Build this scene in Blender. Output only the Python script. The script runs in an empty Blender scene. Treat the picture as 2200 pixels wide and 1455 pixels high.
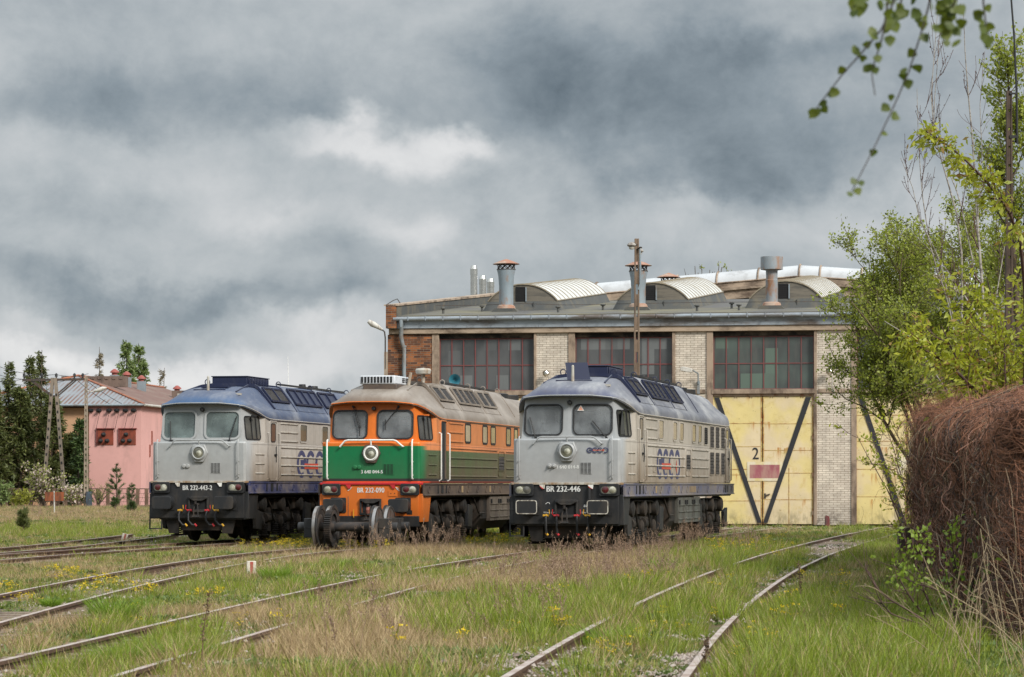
import bpy, bmesh, math, random
import numpy as np
from mathutils import Vector, Matrix

SC = bpy.context.scene
COL = SC.collection
R = math.radians
PI = math.pi

# ------------------------------------------------------------------ camera
F, CX, HZ, CAMZ = 6100.0, 1100.0, 1040.0, 1.62
cam = bpy.data.cameras.new("Camera")
camo = bpy.data.objects.new("Camera", cam)
COL.objects.link(camo)
cam.sensor_width = 36.0
cam.lens = 36.0 * F / 2200.0
cam.shift_x = 0.0
cam.shift_y = (HZ - 727.5) / 2200.0
cam.clip_start = 0.5
cam.clip_end = 3000
camo.location = (0, 0, CAMZ)
camo.rotation_euler = (R(90), 0, 0)
cam.dof.use_dof = True
cam.dof.focus_distance = 74
cam.dof.aperture_fstop = 7.5
SC.camera = camo
SC.view_settings.view_transform = 'Standard'
SC.view_settings.look = 'None'
SC.view_settings.gamma = 1
SC.view_settings.use_curve_mapping = False
SC.view_settings.exposure = -0.05

# ------------------------------------------------------------------ sky
SUN_EL, SUN_ROT = R(37), R(140)     # high, behind the camera on the right
world = bpy.data.worlds.new("World")
SC.world = world
world.use_nodes = True
def build_sky():
    nt = world.node_tree; N = nt.nodes; L = nt.links
    N.clear()
    out = N.new('ShaderNodeOutputWorld')
    sky = N.new('ShaderNodeTexSky'); sky.sky_type = 'NISHITA'; sky.sun_disc = False
    sky.sun_elevation = SUN_EL; sky.sun_rotation = SUN_ROT
    bg1 = N.new('ShaderNodeBackground'); bg1.inputs[1].default_value = 0.10
    L.new(sky.outputs[0], bg1.inputs[0])
    tc = N.new('ShaderNodeTexCoord')
    D = tc.outputs['Generated']
    sep = N.new('ShaderNodeSeparateXYZ'); L.new(D, sep.inputs[0])
    def math_(op, a, b=None, c=None, clamp=False):
        n = N.new('ShaderNodeMath'); n.operation = op; n.use_clamp = clamp
        for i, v in enumerate((a, b, c)):
            if v is None: continue
            if isinstance(v, (int, float)): n.inputs[i].default_value = v
            else: L.new(v, n.inputs[i])
        return n.outputs[0]
    def noise(scale, detail, rough, loc, stretch=1.9, dist=0.0, vec=None):
        mp = N.new('ShaderNodeMapping'); mp.inputs['Location'].default_value = loc
        mp.inputs['Scale'].default_value = (1, 1, stretch)
        L.new(vec if vec is not None else D, mp.inputs[0])
        n = N.new('ShaderNodeTexNoise'); n.inputs['Scale'].default_value = scale
        n.inputs['Detail'].default_value = detail; n.inputs['Roughness'].default_value = rough
        n.inputs['Distortion'].default_value = dist
        L.new(mp.outputs[0], n.inputs['Vector'])
        return n
    # warped direction so that the large cloud masses get ragged outlines
    wn = noise(13, 6, .6, (3.1, .4, 7.7), 1.1)
    vs = N.new('ShaderNodeVectorMath'); vs.operation = 'SUBTRACT'
    L.new(wn.outputs['Color'], vs.inputs[0]); vs.inputs[1].default_value = (.5, .5, .5)
    vm = N.new('ShaderNodeVectorMath'); vm.operation = 'SCALE'; L.new(vs.outputs[0], vm.inputs[0]); vm.inputs['Scale'].default_value = .06
    va = N.new('ShaderNodeVectorMath'); va.operation = 'ADD'; L.new(D, va.inputs[0]); L.new(vm.outputs[0], va.inputs[1])
    W = va.outputs[0]
    big = noise(8, 5, .5, (1.3, 2.2, .6), 1.5, .2).outputs['Fac']
    mid = noise(20, 10, .62, (5.3, 1.2, 3.6), 1.3, .25).outputs['Fac']
    fine = noise(60, 7, .6, (8.3, 4.2, 1.6), 1.15, .2).outputs['Fac']
    val = math_('MULTIPLY_ADD', math_('SUBTRACT', big, .5), .10, .452)
    val = math_('MULTIPLY_ADD', math_('SUBTRACT', mid, .5), .42, val)
    val = math_('MULTIPLY_ADD', math_('SUBTRACT', fine, .5), .17, val)
    def blob(px, py, rx, ry, amp):
        global _
        s = N.new('ShaderNodeVectorMath'); s.operation = 'SUBTRACT'
        L.new(W, s.inputs[0]); 
        c = Vector(((px-CX)/F, 1, (HZ-py)/F)).normalized()
        s.inputs[1].default_value = c
        m = N.new('ShaderNodeVectorMath'); m.operation = 'MULTIPLY'; L.new(s.outputs[0], m.inputs[0])
        m.inputs[1].default_value = (F/rx, 1.5, F/ry)
        l = N.new('ShaderNodeVectorMath'); l.operation = 'LENGTH'; L.new(m.outputs[0], l.inputs[0])
        r = N.new('ShaderNodeMapRange'); r.interpolation_type = 'SMOOTHSTEP'
        L.new(l.outputs['Value'], r.inputs[0])
        r.inputs[1].default_value = 0; r.inputs[2].default_value = 1.25; r.inputs[3].default_value = amp; r.inputs[4].default_value = 0
        return r.outputs[0]
    for b in SKY_BLOBS:
        val = math_('ADD', val, blob(*b))
    val = math_('MAXIMUM', val, .12)
    # overcast sky: brighter overhead than near the horizon
    zr = N.new('ShaderNodeMapRange'); zr.interpolation_type = 'SMOOTHSTEP'
    L.new(sep.outputs[2], zr.inputs[0])
    zr.inputs[1].default_value = .2; zr.inputs[2].default_value = .8; zr.inputs[3].default_value = 1.0; zr.inputs[4].default_value = ZENITH
    # cloud tint: blue grey in the dark, near white in the bright
    cr = N.new('ShaderNodeValToRGB'); L.new(val, cr.inputs[0])
    e = cr.color_ramp.elements
    stops = [(0, (0, 0, 0)), (.16, (.15, .19, .225)), (.30, (.275, .325, .365)), (.48, (.475, .515, .54)), (.72, (.71, .72, .73)), (1, (.93, .925, .92))]
    e[0].position = 0; e[0].color = (*stops[0][1], 1)
    e[1].position = 1; e[1].color = (*stops[-1][1], 1)
    for p, c in stops[1:-1]:
        x = e.new(p); x.color = (*c, 1)
    bg2 = N.new('ShaderNodeBackground')
    L.new(cr.outputs[0], bg2.inputs[0]); L.new(zr.outputs[0], bg2.inputs[1])
    mx = N.new('ShaderNodeMixShader'); mx.inputs[0].default_value = .97
    L.new(bg1.outputs[0], mx.inputs[1]); L.new(bg2.outputs[0], mx.inputs[2])
    L.new(mx.outputs[0], out.inputs[0])
ZENITH = 3.3
SKY_BLOBS = [   # cloud masses: direction (as photo pixels), extent, how much brighter or darker
    (1430, 190, 540, 230, -.23), (1150, 150, 220, 110, -.06), (1750, 330, 420, 110, -.10), (380, 200, 560, 110, -.13), (100, 230, 240, 70, -.05), (60, 60, 260, 90, .05), (960, 60, 380, 60, .02),
    (850, 300, 270, 60, .30), (970, 285, 80, 40, .14), (700, 290, 130, 45, .16), (1000, 290, 60, 40, .10), (250, 350, 420, 90, .10), (600, 470, 190, 60, .17), (870, 490, 140, 60, .22), (500, 400, 160, 50, .08),
    (1000, 440, 420, 140, .07), (350, 560, 420, 60, .05), (380, 655, 640, 52, -.15), (900, 640, 220, 60, -.03),
    (280, 805, 640, 56, .40), (120, 740, 160, 22, .12), (700, 735, 180, 60, .22), (1500, 480, 460, 100, .10), (1500, 400, 90, 35, .10), (1600, 40, 350, 50, .06), (1960, 470, 260, 110, .14), (1750, 100, 200, 60, -.04),
]
build_sky()
sun = bpy.data.lights.new("Sun", 'SUN')
suno = bpy.data.objects.new("Sun", sun); COL.objects.link(suno)
sun.energy = 4.0; sun.angle = R(14); sun.color = (1.0, .95, .87)
az = SUN_ROT   # measured from +Y towards +X
sd = Vector((math.sin(az)*math.cos(SUN_EL), math.cos(az)*math.cos(SUN_EL), math.sin(SUN_EL)))
suno.rotation_euler = sd.to_track_quat('Z', 'Y').to_euler()

# ------------------------------------------------------------------ helpers
def at(px, py, d):
    return Vector(((px-CX)*d/F, d, CAMZ-(py-HZ)*d/F))

def tag(o, label=None, cat=None, group=None, kind=None):
    if label: o['label'] = label
    if cat: o['category'] = cat
    if group: o['group'] = group
    if kind: o['kind'] = kind
    return o

def empty(name, loc=(0, 0, 0), rz=0.0, label=None, cat=None, group=None):
    o = bpy.data.objects.new(name, None); COL.objects.link(o)
    o.location = loc; o.rotation_euler = (0, 0, rz); o.empty_display_size = .2
    return tag(o, label, cat, group)

def copy_tree(o, parent=None):
    c = o.copy(); COL.objects.link(c)
    if parent is not None: c.parent = parent
    for ch in list(o.children): copy_tree(ch, c)
    return c

def rrect(w, h, r, n=4):
    pts = []
    r = min(r, w/2-1e-4, h/2-1e-4)
    for cx, cy, a0 in ((w/2-r, h/2-r, 0), (-w/2+r, h/2-r, 90), (-w/2+r, -h/2+r, 180), (w/2-r, -h/2+r, 270)):
        for k in range(n+1):
            a = R(a0 + 90*k/n); pts.append((cx+r*math.cos(a), cy+r*math.sin(a)))
    return pts

class MB:
    def __init__(s): s.v = []; s.f = []; s.m = []; s.mi = 0
    def add(s, vs, fs):
        b = len(s.v); s.v.extend(tuple(v) for v in vs)
        for f in fs: s.f.append([b+i for i in f]); s.m.append(s.mi)
    def box(s, x0, x1, y0, y1, z0, z1):
        s.add([(x0,y0,z0),(x1,y0,z0),(x1,y1,z0),(x0,y1,z0),(x0,y0,z1),(x1,y0,z1),(x1,y1,z1),(x0,y1,z1)],
              [(0,3,2,1),(4,5,6,7),(0,1,5,4),(1,2,6,5),(2,3,7,6),(3,0,4,7)])
    def prism(s, poly, plane, a, b):
        n = len(poly)
        def P(p, t):
            return {'xy': (p[0], p[1], t), 'xz': (p[0], t, p[1]), 'yz': (t, p[0], p[1])}[plane]
        s.add([P(p, a) for p in poly]+[P(p, b) for p in poly],
              [tuple(range(n))[::-1], tuple(range(n, 2*n))]+[(i, (i+1) % n, n+(i+1) % n, n+i) for i in range(n)])
    def bar(s, p0, p1, w, h, up=(0, 0, 1)):
        p0 = Vector(p0); p1 = Vector(p1); t = (p1-p0).normalized(); u = Vector(up)
        a = t.cross(u)
        if a.length < 1e-4: a = t.cross(Vector((1, 0, 0)))
        a.normalize(); b = a.cross(t)
        vs = []
        for p in (p0, p1):
            for i, j in ((-1,-1),(1,-1),(1,1),(-1,1)): vs.append(p+a*(i*w/2)+b*(j*h/2))
        s.add(vs, [(3,2,1,0),(4,5,6,7),(0,1,5,4),(1,2,6,5),(2,3,7,6),(3,0,4,7)])
    def tube(s, pts, r, n=6, caps=True):
        pts = [Vector(p) for p in pts]; k = len(pts)
        rs = r if isinstance(r, (list, tuple)) else [r]*k
        vs = []; ref = None
        for i, p in enumerate(pts):
            t = (pts[min(i+1, k-1)]-pts[max(i-1, 0)])
            if t.length < 1e-9: t = Vector((0, 0, 1))
            t.normalize()
            if ref is None:
                ref = t.orthogonal().normalized()
            else:
                ref = (ref-t*ref.dot(t))
                if ref.length < 1e-5: ref = t.orthogonal()
                ref.normalize()
            b = t.cross(ref)
            for j in range(n):
                a = 2*PI*j/n
                vs.append(p+ref*(rs[i]*math.cos(a))+b*(rs[i]*math.sin(a)))
        fs = []
        for i in range(k-1):
            for j in range(n):
                fs.append((i*n+j, i*n+(j+1) % n, (i+1)*n+(j+1) % n, (i+1)*n+j))
        if caps:
            fs.append(tuple(range(n))[::-1]); fs.append(tuple(range((k-1)*n, k*n)))
        s.add(vs, fs)
    def cyl(s, p0, p1, r0, r1=None, n=16): s.tube([p0, p1], [r0, r0 if r1 is None else r1], n)
    def lathe(s, C, axis, prof, n=20):
        C = Vector(C); A = Vector(axis).normalized()
        s.tube_rings([(C+A*h, r) for r, h in prof], A, n)
    def tube_rings(s, rings, A, n):
        u = A.orthogonal().normalized(); w = A.cross(u); vs = []; fs = []
        for p, r in rings:
            for j in range(n):
                a = 2*PI*j/n; vs.append(p+u*(r*math.cos(a))+w*(r*math.sin(a)))
        k = len(rings)
        for i in range(k-1):
            for j in range(n): fs.append((i*n+j, i*n+(j+1) % n, (i+1)*n+(j+1) % n, (i+1)*n+j))
        fs.append(tuple(range(n))[::-1]); fs.append(tuple(range((k-1)*n, k*n)))
        s.add(vs, fs)
    def panel(s, C, U, V, w, h, r, t0, t1, n=4):
        C, U, V = Vector(C), Vector(U).normalized(), Vector(V).normalized(); N = U.cross(V)
        p = rrect(w, h, r, n); k = len(p)
        s.add([C+U*a+V*b+N*t0 for a, b in p]+[C+U*a+V*b+N*t1 for a, b in p],
              [tuple(range(k))[::-1], tuple(range(k, 2*k))]+[(i, (i+1) % k, k+(i+1) % k, k+i) for i in range(k)])
    def ring(s, C, U, V, w, h, r, bw, t0, t1, n=4):
        C, U, V = Vector(C), Vector(U).normalized(), Vector(V).normalized(); N = U.cross(V)
        po = rrect(w+2*bw, h+2*bw, r+bw, n); pi = rrect(w, h, r, n); k = len(po)
        vs = []
        for p, t in ((po, t0), (po, t1), (pi, t1), (pi, t0)):
            vs += [C+U*a+V*b+N*t for a, b in p]
        fs = []
        for a in range(4):
            b = (a+1) % 4
            for i in range(k): fs.append((a*k+i, a*k+(i+1) % k, b*k+(i+1) % k, b*k+i))
        s.add(vs, fs)
    def loft(s, rows, close=False):
        m = len(rows[0]); vs = [p for r in rows for p in r]; fs = []
        for i in range(len(rows)-1):
            for j in range(m-1 if not close else m):
                fs.append((i*m+j, i*m+(j+1) % m, (i+1)*m+(j+1) % m, (i+1)*m+j))
        s.add(vs, fs)
    def build(s, name, mats, parent=None, smooth=True, bevel=0, recalc=True, ang=35, link=True):
        me = bpy.data.meshes.new(name); me.from_pydata(s.v, [], s.f)
        for m in (mats if isinstance(mats, (list, tuple)) else [mats]): me.materials.append(m)
        if any(s.m): me.polygons.foreach_set('material_index', s.m)
        if recalc and s.f:
            bm = bmesh.new(); bm.from_mesh(me); bmesh.ops.recalc_face_normals(bm, faces=bm.faces); bm.to_mesh(me); bm.free()
        if smooth:
            me.polygons.foreach_set('use_smooth', [True]*len(me.polygons)); me.set_sharp_from_angle(angle=R(ang))
        me.update()
        o = bpy.data.objects.new(name, me)
        if link: COL.objects.link(o)
        if parent is not None: o.parent = parent
        if bevel:
            b = o.modifiers.new('Bevel', 'BEVEL'); b.width = bevel; b.segments = 2; b.limit_method = 'ANGLE'; b.angle_limit = R(40)
        return o

def np_mesh(name, V, Fq, mats, parent=None, midx=None, smooth=False):
    """fast mesh from numpy arrays; Fq is (n,3) or (n,4)"""
    me = bpy.data.meshes.new(name); nv, nf, k = len(V), len(Fq), Fq.shape[1]
    me.vertices.add(nv); me.vertices.foreach_set('co', np.asarray(V, np.float32).ravel())
    me.loops.add(nf*k); me.loops.foreach_set('vertex_index', np.asarray(Fq, np.int32).ravel())
    me.polygons.add(nf); me.polygons.foreach_set('loop_start', np.arange(0, nf*k, k, dtype=np.int32))
    me.polygons.foreach_set('loop_total', np.full(nf, k, np.int32))
    for m in (mats if isinstance(mats, (list, tuple)) else [mats]): me.materials.append(m)
    if midx is not None: me.polygons.foreach_set('material_index', np.asarray(midx, np.int32))
    if smooth: me.polygons.foreach_set('use_smooth', np.ones(nf, bool))
    me.update(calc_edges=True)
    o = bpy.data.objects.new(name, me); COL.objects.link(o)
    if parent is not None: o.parent = parent
    return o

_fontmesh = {}
def text(name, body, size, mat, parent, origin, U, V, ext=.004, bold=0.0, sx=1.0, align='CENTER'):
    """lettering as a thin mesh lying in the plane U (reading direction), V (up)"""
    cu = bpy.data.curves.new(name, 'FONT'); cu.body = body; cu.size = size; cu.extrude = ext
    cu.align_x = align; cu.align_y = 'CENTER'; cu.space_character = 1.05
    t = bpy.data.objects.new(name, cu)
    src = bpy.data.meshes.new_from_object(t)
    bpy.data.objects.remove(t); bpy.data.curves.remove(cu)
    U = Vector(U).normalized(); V = Vector(V).normalized(); N = U.cross(V); O = Vector(origin)
    vs, fs = [], []
    for k in ((-1, 0, 1) if bold else (0,)):     # heavier strokes: the same glyphs a little apart
        b0 = len(vs)
        vs += [O+U*(v.co.x*sx+k*bold)+V*v.co.y+N*(v.co.z+ext+.0006*k) for v in src.vertices]
        fs += [[b0+i for i in p.vertices] for p in src.polygons]
    me = bpy.data.meshes.new(name); me.from_pydata(vs, [], fs); bpy.data.meshes.remove(src)
    me.materials.append(mat)
    o = bpy.data.objects.new(name, me); COL.objects.link(o); o.parent = parent
    return o

# ------------------------------------------------------------------ materials
class NT:
    """small wrapper for building node materials"""
    def __init__(s, name):
        s.mat = bpy.data.materials.new(name); s.mat.use_nodes = True
        s.nt = s.mat.node_tree; s.N = s.nt.nodes; s.L = s.nt.links; s.N.clear()
        s.out = s.N.new('ShaderNodeOutputMaterial')
        s.tc = s.N.new('ShaderNodeTexCoord')
    def set(s, sock, v):
        if isinstance(v, (int, float)): sock.default_value = v
        elif isinstance(v, (tuple, list)):
            sock.default_value = (*v, 1) if (len(v) == 3 and sock.type == 'RGBA') else v
        else: s.L.new(v, sock)
    def math(s, op, a, b=0.0, c=0.0, clamp=False):
        n = s.N.new('ShaderNodeMath'); n.operation = op; n.use_clamp = clamp
        for i, v in enumerate((a, b, c)): s.set(n.inputs[i], v)
        return n.outputs[0]
    def noise(s, scale=1, detail=4, rough=.55, st=(1, 1, 1), vec=None, dist=0, loc=(0, 0, 0), col=False):
        mp = s.N.new('ShaderNodeMapping'); mp.inputs['Scale'].default_value = st; mp.inputs['Location'].default_value = loc
        s.L.new(vec if vec is not None else s.tc.outputs['Object'], mp.inputs[0])
        n = s.N.new('ShaderNodeTexNoise'); n.inputs['Scale'].default_value = scale; n.inputs['Detail'].default_value = detail
        n.inputs['Roughness'].default_value = rough; n.inputs['Distortion'].default_value = dist
        s.L.new(mp.outputs[0], n.inputs['Vector'])
        return n.outputs['Color' if col else 'Fac']
    def rng(s, v, a, b, c=0.0, d=1.0, smooth=True):
        n = s.N.new('ShaderNodeMapRange'); n.interpolation_type = 'SMOOTHSTEP' if smooth else 'LINEAR'
        s.set(n.inputs[0], v)
        for i, x in enumerate((a, b, c, d)): n.inputs[i+1].default_value = x
        return n.outputs[0]
    def mix(s, f, a, b, mode='MIX'):
        n = s.N.new('ShaderNodeMix'); n.data_type = 'RGBA'; n.blend_type = mode
        s.set(n.inputs[0], f); s.set(n.inputs[6], a); s.set(n.inputs[7], b)
        return n.outputs[2]
    def xyz(s, vec=None):
        n = s.N.new('ShaderNodeSeparateXYZ'); s.L.new(vec if vec is not None else s.tc.outputs['Object'], n.inputs[0]); return n.outputs
    def vary(s, col, amt=.2, scale=3, st=(1, 1, 1)):
        f = s.rng(s.noise(scale, 5, .6, st), .25, .75, 1-amt, 1+amt, False)
        n = s.N.new('ShaderNodeMix'); n.data_type = 'RGBA'; n.blend_type = 'MULTIPLY'; n.inputs[0].default_value = 1
        s.set(n.inputs[6], col)
        cb = s.N.new('ShaderNodeCombineColor')
        for i in range(3): s.L.new(f, cb.inputs[i])
        s.L.new(cb.outputs[0], n.inputs[7]); return n.outputs[2]
    def bsdf(s, col, rough=.6, metal=0.0, spec=.5, bump=None, bstr=.3, bdist=.02, coat=0):
        b = s.N.new('ShaderNodeBsdfPrincipled'); s.set(b.inputs['Base Color'], col); s.set(b.inputs['Roughness'], rough)
        s.set(b.inputs['Metallic'], metal); b.inputs['Specular IOR Level'].default_value = spec
        if coat: b.inputs['Coat Weight'].default_value = coat
        if bump is not None:
            n = s.N.new('ShaderNodeBump'); n.inputs['Strength'].default_value = bstr; n.inputs['Distance'].default_value = bdist
            s.L.new(bump, n.inputs['Height']); s.L.new(n.outputs[0], b.inputs['Normal'])
        s.L.new(b.outputs[0], s.out.inputs[0]); return s.mat

def simple(name, col, rough=.6, metal=0.0, amt=.2, scale=3, st=(1, 1, 1), bump=0, spec=.5):
    n = NT(name); c = n.vary(col, amt, scale, st)
    return n.bsdf(c, rough, metal, spec, n.noise(scale*4, 5, .6, st) if bump else None, bump or .3)

def dirty(name, col, dirt, amt=.5, scale=2, st=(1, 1, .35), rough=.6, metal=0.0, bump=0.0, var=.12, spec=.4):
    """paint with patches and run-down streaks of dirt or rust"""
    n = NT(name)
    f = n.rng(n.noise(scale, 7, .68, st), .62-amt*.4, .80-amt*.25)
    f2 = n.rng(n.noise(scale*5, 4, .6, st, loc=(3, 5, 1)), .45, .8, 0, .5)
    f = n.math('MAXIMUM', f, n.math('MULTIPLY', f2, amt), clamp=True)
    c = n.mix(f, n.vary(col, var, scale*.7), dirt)
    return n.bsdf(c, n.math('MULTIPLY_ADD', f, .2, rough), metal, spec, n.noise(scale*6, 5, .6) if bump else None, bump or .3)

def leafmat(name, c1, c2, trans=.35, rough=.6):
    n = NT(name)
    oi = n.N.new('ShaderNodeObjectInfo'); geo = n.N.new('ShaderNodeNewGeometry')
    rnd = n.math('FRACT', n.math('ADD', oi.outputs['Random'], geo.outputs['Random Per Island']))
    c = n.mix(rnd, c1, c2)
    d = n.N.new('ShaderNodeBsdfDiffuse'); n.set(d.inputs[0], c)
    t = n.N.new('ShaderNodeBsdfTranslucent'); n.set(t.inputs[0], c)
    g = n.N.new('ShaderNodeBsdfGlossy'); g.inputs['Roughness'].default_value = .55; g.inputs[0].default_value = (1, 1, 1, 1)
    m = n.N.new('ShaderNodeMixShader'); m.inputs[0].default_value = trans
    n.L.new(d.outputs[0], m.inputs[1]); n.L.new(t.outputs[0], m.inputs[2])
    m2 = n.N.new('ShaderNodeMixShader'); m2.inputs[0].default_value = .03
    n.L.new(m.outputs[0], m2.inputs[1]); n.L.new(g.outputs[0], m2.inputs[2])
    n.L.new(m2.outputs[0], n.out.inputs[0]); return n.mat
# ------------------------------------------------------------------ locomotive materials
M = {}
M['black'] = dirty('chassis_black', (.016, .017, .019), (.045, .038, .032), .45, 1.6, rough=.55)
M['under'] = dirty('underframe_grime', (.012, .011, .010), (.050, .036, .026), .55, 2.2, (1, 1, .7), rough=.75)
M['steel'] = dirty('worn_steel', (.30, .29, .28), (.16, .11, .08), .5, 3, (1, 1, 1), rough=.35, metal=.75)
M['wheel'] = dirty('wheel_steel', (.024, .023, .023), (.065, .048, .038), .5, 4, (1, 1, 1), rough=.6, metal=.0, spec=.3)
M['rubber'] = simple('black_rubber', (.012, .012, .013), .6)
M['white'] = dirty('white_paint', (.74, .73, .69), (.35, .28, .2), .25, 6, rough=.5)
M['letter'] = dirty('lettering_white', (.62, .62, .60), (.3, .28, .25), .2, 8, rough=.55)
M['red'] = simple('red_paint', (.45, .02, .025), .45)
M['yellowp'] = simple('yellow_paint', (.55, .30, .02), .45)
M['lensw'] = None
def lens(name, c1, c2, sc=9):
    n = NT(name); f = n.noise(sc, 3, .5)
    return n.bsdf(n.mix(n.rng(f, .35, .65), c1, c2), .12, .05, .8)
M['lensw'] = lens('lamp_glass', (.26, .25, .18), (.50, .49, .41))
M['lensr'] = lens('red_lamp_glass', (.06, .008, .010), (.11, .015, .018))
M['lensd'] = lens('dark_lamp_glass', (.07, .068, .062), (.12, .115, .10))
M['reflector'] = lens('lamp_reflector', (.09, .088, .068), (.19, .185, .14))
def glassmat(name, c1, c2, sc=1.2, spec=.9):
    n = NT(name); f = n.noise(sc, 3, .5, (1, 1, 1))
    return n.bsdf(n.mix(n.rng(f, .35, .65), c1, c2), .06, .0, spec)
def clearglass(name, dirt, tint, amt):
    """see-through pane with a grey film for dust and painted-in reflection; the clouds also reflect in it"""
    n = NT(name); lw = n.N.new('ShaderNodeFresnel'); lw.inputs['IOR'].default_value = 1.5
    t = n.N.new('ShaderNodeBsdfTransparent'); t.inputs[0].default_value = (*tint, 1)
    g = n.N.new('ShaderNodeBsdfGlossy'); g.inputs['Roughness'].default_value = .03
    d = n.N.new('ShaderNodeBsdfDiffuse'); n.set(d.inputs[0], dirt)  # grey haze: dust and sky reflection put into one diffuse colour
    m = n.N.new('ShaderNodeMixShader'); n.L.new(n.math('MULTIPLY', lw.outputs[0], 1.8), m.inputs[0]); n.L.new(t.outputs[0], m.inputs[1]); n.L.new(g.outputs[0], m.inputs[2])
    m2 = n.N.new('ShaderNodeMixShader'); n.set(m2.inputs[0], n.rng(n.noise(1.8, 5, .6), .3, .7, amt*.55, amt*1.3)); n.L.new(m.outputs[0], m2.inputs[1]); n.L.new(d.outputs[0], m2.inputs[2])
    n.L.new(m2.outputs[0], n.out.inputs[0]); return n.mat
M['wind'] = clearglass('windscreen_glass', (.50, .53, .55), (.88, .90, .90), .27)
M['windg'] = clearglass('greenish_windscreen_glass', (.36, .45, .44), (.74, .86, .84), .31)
M['cabwall'] = dirty('cab_wall_beige', (.62, .60, .54), (.3, .27, .22), .3, 2)
M['cabdark'] = simple('cab_seat_dark', (.05, .05, .055), .7)
M['cabin'] = glassmat('side_window_glass', (.05, .052, .048), (.13, .12, .10))
M['tanpane'] = glassmat('tan_engine_room_pane', (.23, .185, .10), (.30, .24, .135), .8, .6)
M['darkpane'] = glassmat('dark_engine_room_pane', (.07, .062, .05), (.15, .125, .085), .8, .7)
M['slat'] = simple('louvre_slat', (.07, .063, .06), .6, .0)
M['void'] = simple('louvre_void', (.010, .010, .011), .9)
M['alu'] = simple('dull_aluminium', (.42, .41, .38), .4, .6)
M['navy'] = dirty('navy_roof_paint', (.014, .019, .050), (.04, .043, .065), .35, 2, rough=.45)
M['sillblue'] = dirty('blue_sill_paint', (.035, .045, .13), (.20, .17, .16), .55, 1.3, (.6, .6, 1), rough=.5)
M['sillviolet'] = dirty('faded_blue_sill_paint', (.105, .110, .185), (.20, .17, .145), .65, 1.3, (.6, .6, 1), rough=.5)
M['sillbrown'] = dirty('grimy_brown_sill_paint', (.065, .050, .045), (.12, .085, .06), .6, 1.3, (.6, .6, 1), rough=.6)
M['orange'] = dirty('orange_paint', (.60, .145, .018), (.30, .07, .02), .3, 1.5, rough=.45)
M['teal'] = simple('teal_horn_paint', (.02, .12, .16), .4)
M['box'] = dirty('grey_box_paint', (.105, .108, .095), (.055, .045, .035), .55, 2, rough=.6)
M['logo_navy'] = dirty('logo_navy', (.045, .05, .12), (.12, .11, .14), .2, 3, rough=.5)
M['logo_red'] = dirty('logo_red', (.48, .055, .03), (.30, .14, .10), .3, 4, rough=.5)
M['lip'] = dirty('cream_lip', (.42, .40, .35), (.24, .15, .08), .5, 4, rough=.55)
M['acwhite'] = dirty('white_grey_cover', (.56, .58, .61), (.35, .36, .37), .3, 5, rough=.45)

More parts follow.
